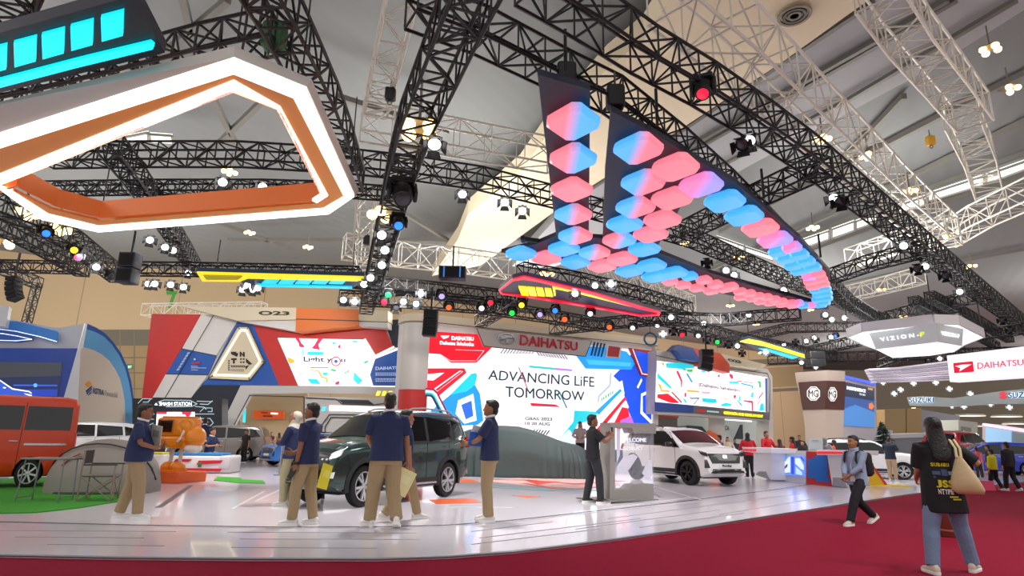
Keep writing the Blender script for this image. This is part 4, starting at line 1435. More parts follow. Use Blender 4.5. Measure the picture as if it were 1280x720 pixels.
# ---- right wing: angled screen above the service lounge
WR = Wall(gnd(819, 34), gnd(968, 40.5), 'booth_wall', 'grey booth wall with angled screen and yellow ticker above the service lounge', 'exhibition wall', k=1.25)
r = WR.root
c6 = cv(800, 420, 5.145)
zT2 = WR.uv(*c6((830, 220))[0])[1]
b = MB()
q = WR.P(c6((105, 95), (240, 105), (820, 212), (850, 262), (858, 830), (828, 830), (828, 545), (105, 500)))
b.prism(q, -.02, .9, M('C3BEB8', .5)); b.build('wall_body', r, 0)
b = MB()
WR.strip(b, c6((105, 125), (400, 190), (820, 240), (838, 290), (832, 540)), .03, .04, LINE)
WR.strip(b, c6((242, 105), (242, 160)), .03, .04, LINE)
b.build('seam_line', r, 0)
b = MB(); WR.panel(b, c6((240, 95), (342, 78), (390, 160), (380, 166), (290, 150)), .6, M('2A4C96', .45), .5); WR.panel(b, c6((210, 92), (250, 55), (342, 78), (240, 95)), .55, M('24427E', .45), .5); b.build('blue_parapet', r, 0)
b = MB(); WR.panel(b, c6((342, 78), (518, 112), (577, 185), (577, 238), (390, 190), (390, 160)), .6, M('CE4A2A', .45), .5); b.build('orange_parapet', r, 0)
b = MB(); WR.panel(b, c6((518, 112), (818, 185), (770, 216), (577, 185)), .6, CRM, .5); po = b.build('cream_parapet', r, 0)
b = MB(); WR.text(b, 'O23', *c6((572, 162), (655, 178), (560, 142), (645, 158)), .62, M('4A4232', .5), .05); b.build('lettering', po, 0)
b = MB(); WR.panel(b, c6((112, 160), (400, 195), (818, 268), (816, 490), (106, 424)), .06, SW, .08); so = b.build('display_screen', r, 0)
b = MB()
N = E('30488C', .8); PK = E('F0A0B8', .9)
for i, (m, q) in enumerate([(CY, [(165, 175), (260, 172), (350, 190), (352, 205), (270, 212), (170, 205)]), (C4, [(132, 172), (156, 172), (156, 198)]), (C3, [(300, 216), (340, 214), (336, 232), (304, 230)]), (C3, [(272, 210), (300, 212), (296, 222), (276, 220)]), (CY, [(113, 235), (205, 330), (196, 340), (113, 270)]), (LB, [(295, 242), (308, 240), (342, 298), (330, 300)]), (C2, [(238, 220), (250, 230), (272, 285), (270, 332), (264, 330), (262, 290), (234, 232)]),
         (C4, [(112, 300), (138, 318), (140, 345), (190, 350), (188, 362), (135, 356), (122, 322)]), (R_, [(112, 375), (180, 370), (250, 425), (246, 432), (190, 428), (112, 398)]), (R_, [(206, 355), (272, 425), (266, 432), (200, 362)]), (C4, [(300, 345), (384, 353), (384, 364), (302, 358)]), (PK, [(392, 355), (440, 358), (462, 365), (440, 374), (400, 370)]), (N, [(312, 382), (330, 398), (385, 396), (350, 440), (344, 438), (374, 404), (328, 405)]), (CY, [(400, 400), (490, 404), (494, 426), (470, 432), (402, 424)]), (C2, [(286, 365), (298, 365), (296, 392), (286, 390)]), (CY, [(276, 402), (290, 404), (304, 430), (290, 430)]),
         (R_, [(506, 246), (518, 262), (498, 262)]), (C2, [(576, 240), (596, 250), (600, 272), (588, 276), (576, 258)]), (CY, [(570, 292), (636, 292), (632, 306), (574, 304)]), (LB, [(650, 300), (724, 318), (730, 340), (722, 338), (716, 324), (650, 310)]), (C2, [(624, 286), (728, 300), (728, 304), (624, 291)]), (C3, [(748, 290), (776, 290), (780, 330), (768, 335), (764, 305)]), (C2, [(602, 380), (622, 382), (606, 410)]), (LB, [(622, 412), (630, 412), (660, 446), (650, 450)]), (CY, [(640, 380), (648, 390), (646, 418), (636, 415)]), (C2, [(666, 412), (726, 418), (728, 480), (720, 480), (718, 430), (666, 420)]), (CY, [(720, 362), (734, 362), (724, 398), (710, 390)]), (R_, [(762, 400), (792, 356), (796, 360), (766, 406)]), (PK, [(750, 440), (774, 405), (778, 410), (756, 446)]), (CY, [(776, 435), (796, 432), (798, 478), (766, 482)]), (CY, [(520, 440), (550, 430), (592, 436), (586, 450), (524, 452)]), (C4, [(540, 402), (572, 404), (570, 410), (540, 408)]), (CY, [(395, 222), (420, 226), (415, 236), (396, 232)]), (N, [(805, 270), (818, 272), (816, 490), (808, 488)])]):
    WR.panel(b, c6(*q), .064 + .001 * i, m, .006)
b.build('screen_pattern', so, 0)
b = MB(); WR.text(b, '|Daihatsu Sahabatku', *c6((380, 330), (642, 364), (380, 300), (642, 340)), .12, E('5A2A40', .4), .01); b.build('screen_lettering', so, 0)
b = MB(); WR.panel(b, c6((104, 424), (345, 446), (345, 496), (104, 484)), .12, M('2A4C96', .4), .1); WR.panel(b, c6((345, 446), (832, 492), (832, 540), (345, 496)), .12, M('6E6B6A', .45), .1); fo = b.build('ticker_band', r, 0)
b = MB(); WR.text(b, 'RESEARCH AND DEVELOPMENT', *c6((540, 502), (792, 526), (540, 484), (792, 508)), .15, E('F0E418', 1.0), .05)
WR.panel(b, c6((370, 472), (422, 476), (422, 490), (370, 486)), .14, E('B02028', .5), .01)
for k in range(7):
    WR.panel(b, c6((432 + 11 * k, 478 + k), (440 + 11 * k, 479 + k), (440 + 11 * k, 489 + k), (432 + 11 * k, 488 + k)), .14, E('A8D4D8', .6), .01)
b.build('ticker_lettering', fo, 0)
# lounge under the screen
b = MB()
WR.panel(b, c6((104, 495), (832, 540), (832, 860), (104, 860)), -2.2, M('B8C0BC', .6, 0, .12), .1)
WR.panel(b, c6((112, 512), (240, 512), (240, 830), (112, 830)), -1.5, M('6C6A62', .8), .1)
WR.panel(b, c6((104, 505), (250, 512), (246, 528), (104, 522)), -1.2, M('B43428', .5), .1)
WR.panel(b, c6((440, 520), (545, 524), (545, 830), (440, 830)), -.9, M('B7B0A8', .6), .1)
WR.panel(b, c6((315, 575), (400, 582), (432, 622), (440, 680), (315, 680)), -1.0, M('3A4046', .6), .2)
WR.panel(b, c6((620, 660), (660, 570), (664, 665)), -1.4, M('2C3C42', .6), .2)
b.build('lounge_wall', r, 0)
b = MB(); WR.panel(b, c6((442, 606), (515, 640), (490, 700), (442, 690)), -.6, M('E0602A', .5), .1); b.build('orange_partition', r, 0)
b = MB(); WR.panel(b, c6((545, 530), (720, 545), (720, 553), (545, 540)), -1.0, E('FFFFFF', 1.2), .05); b.build('light_strip', r, 0)
b = MB(); WR.text(b, 'CA', *c6((546, 604), (574, 608), (546, 574), (574, 580)), -2.1, M('3A4448', .5), .02); b.build('lettering', r, 0)

# ---- curved blue booth on the left
WA = Wall(gnd(-70, 27.5), gnd(112, 30.2), 'curved_booth', 'white and blue booth with curved top band and dark screen left of the red wall', 'exhibition booth')
r = WA.root
cA = cv(0, 380, 6)
b = MB()
P = [(-420, 150), (70, 115), (430, 180), (640, 145), (625, 330), (590, 335), (480, 720), (460, 1300), (-420, 1300)]
WA.panel(b, cA(*P), 0, M('C9CDD2', .45), .8)
b.build('front_wall', r, 0)
b = MB(); WA.panel(b, cA((-420, 330), (588, 333), (470, 1300), (-420, 1300)), .06, M('1746A8', .4), .1); b.build('blue_surround', r, 0)
b = MB(); WA.panel(b, cA((-420, 428), (470, 440), (425, 760), (-420, 760)), .12, M('1C2A52', .25, 0, .5), .1); so = b.build('display_screen', r, 0)
b = MB()
for m, q in ((E('3C4048', .5), [(-420, 430), (466, 440), (455, 540), (-420, 560)]), (E('2A5CE0', .9), [(100, 604), (430, 606), (430, 616), (100, 614)]), (E('50A0FF', 1.2), [(252, 600), (266, 594), (280, 602), (276, 622), (258, 624), (250, 612)]), (E('1C3CA8', .8), [(-100, 640), (430, 640), (428, 690), (-100, 690)]),
             (E('2A50B8', .9), [(-100, 560), (0, 575), (100, 640), (240, 665), (240, 695), (-100, 695)]), (E('E8F0FF', 1), [(-100, 552), (0, 568), (96, 632), (220, 652), (240, 668), (232, 672), (214, 660), (92, 642), (0, 578), (-100, 562)]), (E('E8F0FF', 1), [(176, 668), (240, 682), (236, 694), (196, 680)]), (E('FFFFFF', 1), [(24, 622), (46, 626), (40, 634), (22, 630)]), (E('F08030', .9), [(-100, 696), (420, 706), (420, 760), (-100, 760)])):
    WA.panel(b, cA(*q), .125 + .003 * len(b.mats), m, .006)
b.build('screen_pattern', so, 0)
b = MB()
for q, m, o in (([(-420, 200), (0, 130), (130, 130), (430, 205), (430, 282), (300, 245), (120, 205), (0, 190), (-420, 250)], M('2E78C8', .35, 0, .12), .5), ([(-420, 250), (0, 192), (120, 207), (240, 240), (236, 262), (120, 278), (0, 270), (-420, 300)], M('174EA0', .35, 0, .1), .7)):
    WA.panel(b, cA(*q), o, m, o)
b.build('curved_fascia', r, 0)
b = MB()
WA.strip(b, cA((-100, 180), (0, 190), (120, 205), (300, 245), (425, 282)), .035, .52, E('EAF4FF', 1))
WA.strip(b, cA((-100, 215), (20, 222), (130, 240), (238, 265), (120, 276), (0, 272)), .03, .72, E('EAF4FF', 1))
b.build('light_trim', r, 0)
b = MB(); WA.panel(b, cA((-420, 0), (70, 15), (42, 168), (-420, 160)), 1.2, M('C6CBD0', .45), .7); b.build('header_block', r, 0)
# side fin with arched top
WS = Wall(gnd(90, 29.0), gnd(166, 31.2))
b = MB()
def ws(q, off, m, mb, th=.1):
    P = [(x - (WS.O - WA.O).length * 0, z) for x, z in WS.P(cA(*q), off)]
    mb.poly([(WS.O + WS.u * x + WS.n * off + V((0, 0, z))) for x, z in P], -WS.n * th, m)
T = Matrix.Translation(WA.O) @ Matrix.Rotation(WA.rz, 4, 'Z')
Ti = T.inverted()
def wsb(name, items):
    for i, (q, off, m) in enumerate(items):
        mb = MB(); ws(q, off, m, mb)
        mb.v = [tuple(Ti @ V(p)) for p in mb.v]
        mb.build(name, r, 0)
arch_o = [(645, 143), (720, 175), (790, 220), (850, 285), (910, 370), (955, 470), (985, 580), (1005, 720), (1015, 1250)]
arch_i = [(640, 185), (715, 210), (780, 245), (840, 305), (895, 385), (938, 480), (968, 590), (990, 720), (1000, 1250)]
arch_w = [(622, 322), (700, 345), (765, 378), (820, 425), (865, 490), (900, 560), (920, 640), (935, 720), (950, 1250)]
wsb('side_fin', [(arch_o + [(430, 1250), (590, 335)], 0, M('1D4E98', .45))])
wsb('light_blue_band', [(arch_i + arch_w[::-1], .03, M('5C9CCB', .45))])
wsb('cream_panel', [(arch_w + [(520, 1250), (605, 340)], .04, M('C6BAAA', .5))])
wsb('white_edge', [([(640, 145), (655, 150), (625, 322), (605, 345), (560, 1250), (450, 1250), (480, 720), (590, 333)], .06, M('D8DCE0', .45))])
mb = MB()
letters(mb, 'ASTRA', [WS.O + WS.u * x + WS.n * .08 + V((0, 0, z)) for x, z in WS.P(cA((695, 672), (780, 685), (695, 625), (780, 645)), .08)], M('23325E', .5), .02)
letters(mb, 'Financial', [WS.O + WS.u * x + WS.n * .08 + V((0, 0, z)) for x, z in WS.P(cA((788, 688), (880, 700), (788, 648), (880, 662)), .08)], M('8E8C8C', .5), .0)
mb.v = [tuple(Ti @ V(p)) for p in mb.v]
mb.build('lettering', r, 0)
mb = MB()
for q, m in (([(638, 600), (668, 576), (692, 600), (662, 625)], M('E0962E', .5)), ([(645, 650), (690, 612), (692, 622), (648, 664)], M('23325E', .5)), ([(648, 668), (690, 630), (690, 642), (655, 680)], M('2C5AA0', .5)), ([(660, 684), (688, 655), (686, 668), (668, 684)], M('23325E', .5))):
    ws(q, .07, m, mb, .03)
mb.v = [tuple(Ti @ V(p)) for p in mb.v]
mb.build('emblem', r, 0)

# ---- white pillar booth with octagon badges
c4 = cv(980, 370, 4.2667)
WG = Wall(gnd(1000, 41), gnd(1036, 39.5), 'pillar_booth', 'tapered white pillar with two round white badges on a brown collar', 'exhibition booth')
r = WG.root
def quadring(zp, L, C, R_, dep=2.6):
    return
b = MB()
PW = M('CBB9AC', .5)
f = lambda pts, off=0: WG.P3(c4(*pts), off)
# front face and right face as one solid, narrower at the waist
lv = [(60, 800, 130, 270, 300), (80, 610, 130, 270, 300), (62, 440, 130, 282, 300)]
A0 = WG.uv(*c4((150, 300))[0])
def px_z(y): return WG.uv(*c4((170, y))[0])[1]
def px_x(x, y): return WG.uv(*c4((x, y))[0])[0]
rings = []
for y, xl, xc in ((960, 118, 216), (700, 112, 218), (610, 98, 220), (560, 92, 222), (440, 62, 226), (400, 58, 228)):
    a, c, z = px_x(xl, y), px_x(xc, y), px_z(y)
    rings.append([V((a, 0, z)), V((c, 0, z)), V((c + .55, 1.3, z)), V((a + .3, 1.3, z))])
b.rings(rings, PW); b.build('pillar', r, 0)
b = MB()
rings = []
for y, xl, xc in ((606, 104, 219), (560, 95, 221), (455, 80, 226)):
    a, c, z = px_x(xl, y) - .02, px_x(xc, y) + .02, px_z(y)
    rings.append([V((a, -.06, z)), V((c, -.06, z)), V((c + .58, 1.3, z)), V((a + .3, 1.3, z))])
b.rings(rings, M('5A3A34', .45)); b.build('brown_collar', r, 0)
def octo(x, y, rx, ry, side=0):
    b = MB()
    for k, (s, m) in enumerate(((1, E('F4F2EE', 1.0)),)):
        P = [(x + rx * math.cos(PI / 8 + PI / 4 * i), y + ry * math.sin(PI / 8 + PI / 4 * i)) for i in range(8)]
        WG.panel(b, c4(*P), .12, m, .05)
    o = b.build('round_badge', r, 0)
    b = MB(); WG.text(b, 'MG', *c4((x - rx * .68, y + ry * .45), (x + rx * .68, y + ry * .45), (x - rx * .68, y - ry * .45), (x + rx * .68, y - ry * .45)), .15, M('5A4A46', .5), .02)
    for k in range(8):
        a, c = PI / 8 + PI / 4 * k, PI / 8 + PI / 4 * (k + 1)
        WG.strip(b, c4((x + rx * .84 * math.cos(a), y + ry * .84 * math.sin(a)), (x + rx * .84 * math.cos(c), y + ry * .84 * math.sin(c))), .05, .15, M('5A4A46', .5))
    b.build('lettering', o, 0)
octo(156, 520, 36, 40)
octo(258, 524, 24, 40)
WP = Wall(gnd(1046, 40.5), gnd(1097, 43.5), 'video_tower', 'white tower with a blue video panel right of the tapered pillar', 'exhibition booth')
r = WP.root
b = MB(); WP.panel(b, c4((285, 415), (490, 465), (500, 900), (285, 900)), 0, M('C9C3C6', .5), .8); b.build('tower_frame', r, 0)
b = MB(); WP.panel(b, c4((285, 413), (492, 462), (490, 476), (285, 428)), .1, E('3C5CF0', .9), .1); b.build('blue_light_strip', r, 0)
b = MB(); WP.panel(b, c4((297, 452), (482, 492), (482, 700), (300, 690)), .06, E('2A4E8C', .9), .08); so = b.build('display_screen', r, 0)
b = MB()
for i, (q, m) in enumerate((([(297, 452), (482, 492), (482, 560), (297, 530)], E('121E3A', .9)), ([(300, 610), (380, 580), (482, 620), (482, 700), (300, 690)], E('3E78B8', .9)), ([(452, 575), (470, 568), (480, 588), (470, 606), (454, 600)], E('D8762A', .9)), ([(448, 488), (474, 493), (474, 504), (448, 499)], E('C88A4A', .9)))):
    WP.panel(b, c4(*q), .065 + .004 * i, m, .006)
b.build('screen_pattern', so, 0)
b = MB(); WP.text(b, 'INDEPENDENCE', *c4((336, 498), (436, 516), (336, 480), (436, 498)), .09, E('F0F2F6', 1), .04); WP.text(b, 'TO GO', *c4((402, 528), (434, 534), (402, 517), (434, 523)), .09, E('D0D4DC', .8), .04)
b.build('screen_lettering', so, 0)

# ---- small booths further right
def far_booth(label, px0, Y0, px1, Y1, parts, name='far_booth'):
    W_ = Wall(gnd(px0, Y0, 0), gnd(px1, Y1, 0), name, label, 'exhibition booth')
    for nm, q, m, off, th in parts:
        b = MB(); W_.panel(b, q, off, m, th); b.build(nm, W_.root, 0)
    return W_
far_booth('low grey cabin with pale frame behind the white car at right', 1114, 44, 1178, 46, [('wall', [(1114, 545), (1166, 543), (1166, 575), (1114, 575)], M('8E9093', .6), 0, 1.5), ('frame', [(1112, 543), (1168, 541), (1168, 546), (1112, 548)], M('D2D2D2', .5), .1, 1.5)])
far_booth('white booth end wall with a grey doorway behind the long haired visitor', 1196, 56, 1232, 58, [('wall', [(1198, 525), (1222, 528), (1222, 590), (1198, 588)], M('C9CBBE', .6), 0, 3), ('doorway', [(1203, 533), (1214, 535), (1214, 555), (1203, 553)], M('8E9086', .6), .1, .2)])
far_booth('booth with pink edged picture wall at the far right', 1228, 52, 1300, 40, [('wall', [(1228, 530), (1340, 548), (1340, 600), (1228, 590)], M('C8B8C0', .6), 0, 1), ('pink_edge', [(1228, 529), (1340, 545), (1340, 550), (1228, 532)], E('F0C0D8', 1), .1, .2), ('picture_wall', [(1232, 534), (1264, 539), (1264, 556), (1232, 554)], E('7CA8CC', .8), .12, .1), ('dark_picture', [(1265, 540), (1320, 548), (1320, 562), (1265, 558)], E('4A5A66', .7), .12, .1)])
far_booth('tall beige and grey partition behind the dark fir by the video tower', 1106, 62, 1166, 66, [('beige_wall', [(1106, 512), (1152, 510), (1152, 590), (1106, 590)], M('9A7E54', .8), 0, 1), ('grey_wall', [(1152, 512), (1200, 520), (1200, 590), (1152, 590)], M('84848A', .8), -.4, 1), ('joint', [(1133, 511), (1133.6, 511), (1133.6, 590), (1133, 590)], M('6A5636', .8), .05, .06)])
far_booth('long white glazed stand with slanting fascia right behind the seated visitors', 1096, 52, 1120, 54, [('glazed_wall', [(1062, 530), (1112, 536), (1112, 585), (1062, 585)], M('59666C', .4), -2, .2), ('fascia', [(1050, 530), (1116, 538), (1116, 543), (1050, 537)], M('B9BCC2', .5), 0, 2)])
# ------------------------------------------------------------------ trusses
TRB, TRS = M('1B1B1D', .5, .3), M('D8D4C8', .5, .2)
def truss_mesh(P, w, h, mat, cw=.055, lw=.028, bay=None):
    """box truss along a 3D path: returns four chord builders and a lattice builder"""
    bay = bay or w
    Q = [V(p) for p in P]
    # resample
    seg = []
    for a, c in zip(Q, Q[1:]):
        n = max(1, int(round((c - a).length / bay)))
        seg += [a + (c - a) * (i / n) for i in range(n)]
    seg.append(Q[-1])
    K = len(seg)
    cor = []
    for i in range(K):
        d = seg[min(i + 1, K - 1)] - seg[max(i - 1, 0)]
        x, y = frame_of(d)
        cor.append([seg[i] + x * w / 2 * sx + y * h / 2 * sy for sx, sy in ((-1, -1), (1, -1), (1, 1), (-1, 1))])
    ch = []
    for k in range(4):
        b = MB()
        keep = [0] + [i for i in range(1, K - 1) if (cor[i][k] - cor[i - 1][k]).normalized().dot((cor[i + 1][k] - cor[i][k]).normalized()) < .99999] + [K - 1]
        pts = [cor[i][k] for i in keep]
        if (pts[-1] - pts[0]).length > .01:
            b.tube(pts, cw / 2 * 1.2, mat, 5)
        ch.append(b)
    l = MB()
    for i in range(K - 1):
        for k in range(4):
            k2 = (k + 1) % 4
            a, c = (k, k2) if (i + k) % 2 else (k2, k)
            l.bar(cor[i][a], cor[i + 1][c], lw, mat)
            l.bar(cor[i][k], cor[i][k2], lw, mat)
    for k in range(4):
        l.bar(cor[-1][k], cor[-1][(k + 1) % 4], lw * 1.4, mat)
    return ch, l
def truss(label, pts, z, w=.55, h=None, mat=TRB, bay=None, group=None, name='lighting_truss', P=None, lw=.03, cw=.055):
    """pts in the picture, unprojected on the horizontal plane z (or list of z)"""
    if P is None:
        zz = z if hasattr(z, '__len__') else [z] * len(pts)
        P = [onz(x, y, q) for (x, y), q in zip(pts, zz)]
    ch, l = truss_mesh(P, w, h or w, mat, cw, lw, bay)
    O = P[0]
    r = thing(name, label, 'truss', O, group=group)
    for b in ch:
        b.v = [tuple(V(p) - O) for p in b.v]
        b.build('chord', r)
    l.v = [tuple(V(p) - O) for p in l.v]
    l.build('lattice', r, 0)
    return P
BG_, SG_ = 'black lighting trusses over the stands', 'silver roof trusses'
TR = {}
def bt(key, label, *a, **k):
    TR[key] = truss(label, *a, group=BG_, **k)
def st(key, label, *a, **k):
    TR[key] = truss(label, *a, group=SG_, mat=TRS, name='roof_truss', **k)
bt('right', 'longest black truss, sloping from top centre down the right side over the aisle', [(660, -30), (735, 15), (805, 62), (880, 105), (950, 150), (1010, 192), (1070, 240), (1130, 288), (1200, 345), (1310, 430)], 8.0, .62)
bt('tile', 'black truss carrying the folded panel with pink and blue tiles', [(515, 5), (600, 38), (700, 88), (765, 118), (845, 178), (905, 228), (960, 280), (1010, 330), (1060, 378), (1120, 415)], 7.9, .55)
bt('mid', 'steep black truss crowded with white spotlights between the light ring and the tiles', [(603, -40), (575, 20), (548, 85), (520, 150), (502, 210), (488, 270), (472, 330), (458, 385)], 7.0, .58)
bt('ring', 'black truss behind the right corner of the white and orange light ring', [(318, -40), (350, 15), (380, 75), (402, 120), (420, 165), (440, 225)], 7.4, .55)
bt('long', 'long level black truss across the back, above the far edge of the light ring', [(60, 195), (180, 193), (300, 193), (430, 201), (520, 211), (600, 223), (700, 248), (790, 275), (870, 300), (950, 335), (1030, 368), (1110, 402)], 8.4, .5)
bt('thin', 'thin black double bar truss seen through the light ring opening', [(60, 236), (200, 234), (330, 234), (400, 236), (500, 243)], 8.6, .35)
bt('cyanp', 'black truss directly behind the black panel with cyan squares', [(-40, 128), (60, 108), (180, 78), (260, 57), (352, 38)], 7.6, .5)
bt('corner', 'short black truss piece in the top left corner above the cyan squares', [(-20, 40), (12, 15), (30, -30)], 7.6, .5)
bt('fall', 'black truss running back from the light ring towards the yellow banner', [(138, 180), (165, 215), (195, 258), (225, 305), (245, 338)], 8.2, .5)
bt('leftA', 'black truss with blue, yellow and red lamps at the left under the light ring', [(-30, 245), (40, 272), (90, 300), (148, 345)], 7.4, .55)
bt('leftB', 'black truss ending in a square corner left of the coloured lamps', [(-40, 262), (20, 290), (60, 312), (104, 338)], 7.6, .5)
bt('leftC', 'short level black truss meeting the square corner at the left', [(-30, 332), (20, 333), (60, 334), (104, 335)], 8.2, .45)
bt('leftD', 'black truss with the curved speaker stack above the blue booth', [(-40, 318), (0, 334), (47, 354)], 9.6, .55)
q = ony(47, 354, onz(47, 354, 9.6).y)
truss('upright black truss leg standing behind the blue curved booth', None, None, .34, P=[q, V((q.x - .6, q.y, STAGE))], group=BG_, lw=.03)
bt('banner', 'level black truss right above the yellow and cyan hanging banner', [(150, 336), (240, 337), (350, 339), (450, 342)], 7.1, .42)
bt('hubA', 'upper black truss beside the twin blue-lit boxes', [(395, 349), (480, 354), (560, 362), (640, 371)], 7.1, .42)
bt('hubB', 'lower black truss hung with coloured lamps under the red banner', [(425, 372), (510, 376), (600, 383), (690, 396), (760, 408)], 6.6, .5)
bt('hubC', 'short black truss rising to the red banner from the coloured lamps', [(600, 402), (628, 385), (652, 368)], 6.7, .5)
bt('red', 'black truss running above the red outlined banner', [(650, 338), (720, 350), (790, 366), (860, 386)], 7.2, .5)
bt('low', 'low black truss with many small lamps right of the central screen', [(690, 412), (760, 404), (830, 398), (900, 400), (1000, 392)], 6.8, .5)
bt('fan', 'black truss with hanging lamps between the right screen and the red banner', [(790, 392), (850, 404), (905, 418), (970, 432), (1050, 448)], 7.0, .5)
bt('crossA', 'black cross truss joining the tile truss to the long aisle truss', [(858, 288), (935, 250), (1030, 206)], 7.9, .5)
bt('crossB', 'black cross truss further back between tile tip and aisle truss', [(1038, 346), (1090, 328), (1152, 312)], 7.9, .5)
bt('crossC', 'black cross truss above the white hexagon light', [(1090, 402), (1150, 385), (1235, 368)], 7.9, .5)
bt('crossD', 'black cross truss at the right edge below the aisle truss', [(1100, 455), (1180, 425), (1300, 408)], 7.4, .5)
bt('crossE', 'thin black truss stub left of the white hexagon light', [(1142, 376), (1190, 402), (1245, 432)], 7.6, .4)
bt('crossF', 'second thin black truss stub above the white hexagon light', [(1162, 370), (1210, 394), (1262, 424)], 7.8, .4)
bt('deepA', 'distant black truss between pillar booth and hexagon light', [(900, 430), (985, 410), (1080, 408)], 8.0, .5)
bt('deepB', 'far black truss above the blue video tower', [(1010, 440), (1080, 424), (1200, 436)], 7.6, .6)
bt('deepC', 'farthest black truss behind the striped canopy', [(960, 450), (1060, 446), (1200, 442), (1300, 440)], 7.0, .6)
# silver roof trusses
st('A', 'wide silver roof truss beside the long black aisle truss', [(838, -20), (920, 50), (990, 118), (1050, 175), (1110, 232), (1180, 292)], 13.0, 1.5, 1.7, bay=1.5, cw=0.098, lw=0.042)
st('B', 'silver roof truss at the top right, near the yellow round tag', [(1095, -20), (1135, 40), (1180, 95), (1215, 140)], 15.0, 1.3, 1.3, bay=1.2, cw=0.090, lw=0.042)
st('C', 'silver roof truss under the right window strip', [(1180, 298), (1225, 270), (1300, 235)], 14.0, 1.2, 1.2, bay=1.2, cw=0.090, lw=0.042)
st('D', 'level silver truss between light ring and tile panel', [(452, 152), (530, 165), (610, 180), (690, 195)], 12.0, .9, 1.1, bay=1.1, cw=0.075, lw=0.036)
st('E', 'silver truss leg running up from the left of the level silver truss', [(505, -20), (492, 40), (480, 90), (470, 135)], 13.0, .8, .8, bay=.9, cw=0.068, lw=0.030)
st('F', 'pale silver truss crossing behind the steep black truss', [(430, 308), (500, 318), (570, 325), (640, 335)], 11.0, 1.0, 1.2, bay=1.2, cw=0.083, lw=0.042)
q = onz(458, 245, 13)
truss('hanging silver truss leg beside the right tip of the light ring', None, None, .8, P=[q, ony(454, 335, q.y)], mat=TRS, group=SG_, name='roof_truss', bay=.9, lw=.05, cw=.08)
st('G', 'silver truss below the right window strip, nearer the tile tip', [(1064, 322), (1130, 300), (1190, 282)], 12.5, 1.0, 1.0, bay=1.1, cw=0.075, lw=0.036)
st('H', 'faint silver truss over the tile tip', [(1040, 372), (1100, 358), (1150, 345)], 12.5, 1.0, 1.0, bay=1.1, cw=0.075, lw=0.036)
st('I', 'silver truss seen just below the bottom row of tiles', [(735, 338), (800, 355), (862, 380)], 9.5, .8, .9, bay=1., cw=0.060, lw=0.030)
st('J', 'silver roof truss at the right edge below the warm lamps', [(1200, 140), (1222, 190), (1236, 240)], 16.0, 1.3, 1.3, bay=1.2, cw=0.075, lw=0.036)
st('K', 'low silver truss on the wall behind the green number', [(182, 388), (240, 387), (330, 386)], 10.5, .9, .9, bay=1, cw=0.068, lw=0.030)

# ------------------------------------------------------------------ hung light ring
ZR = 6.2
O1 = [(-90, 198), (292, 76), (383, 113), (443, 246), (411, 268), (123, 290.5), (52, 275), (-2, 236)]
O2 = [(-90, 214), (292, 93), (367, 123), (430, 246), (404, 261), (123, 283), (60, 268), (13, 238)]
I1 = [(-90, 254), (292, 101), (350, 134), (410, 245), (396, 254), (123, 276), (66, 262), (18, 239)]
I2 = [(-90, 268), (292, 116), (346, 137), (401, 244), (390, 251), (123, 272), (70, 258), (20, 232)]
def z3(P, z): return [onz(x, y, z) for x, y in P]
r = thing('light_ring', 'huge hung white and orange angular light ring at upper left', 'hanging light', onz(250, 180, ZR))
L0 = V(r.location)
def ringband(name, A, B_, m, z=ZR, th=.06, close=True):
    b = MB(); a, c = z3(A, z), z3(B_, z)
    n = len(a)
    for i in range(n if close else n - 1):
        j = (i + 1) % n
        b.poly([a[i] - L0, a[j] - L0, c[j] - L0, c[i] - L0], (0, 0, th), m)
    return b.build(name, r, 0)
OI = M('FFA64C', .5)
ringband('outer_light', O1, O2, E('FFFDFA', 1.9), ZR)
ringband('orange_band', O2, I1, OI, ZR + .02)
ringband('inner_light', I1[:5], I2[:5], E('FFFDFA', 1.9), ZR, close=False)
OT = [(-90, 152), (292, 62), (389, 103), (448, 240), (414, 262), (123, 284), (52, 268), (-6, 228)]
a, c = z3(O1, ZR), z3(OT, ZR + .35)
b = MB()
for i in range(len(a)):
    j = (i + 1) % len(a)
    b.poly([a[i] - L0, a[j] - L0, c[j] - L0, c[i] - L0], (0, 0, .06), M('D8D0CA', .6))
b.build('outer_fascia', r, 0)
b = MB()
a = z3(I2, ZR)
for i in range(len(a)):
    j = (i + 1) % len(a)
    p, q = a[i] - L0, a[j] - L0
    nrm = V(((q - p).y, -(q - p).x, 0)).normalized() * .05
    b.poly([p, q, q + V((0, 0, .42)), p + V((0, 0, .42))], nrm, M('FF8A40', .5))
b.build('inner_fascia', r, 0)
for x, y in ((120, 150), (292, 84), (375, 118), (436, 240), (123, 284)):
    p = onz(x, y, ZR) - L0
    b = MB(); b.bar(p + V((0, 0, .4)), p + V((0, 0, 2.2)), .02, TRB); b.build('hanging_wire', r, 0)

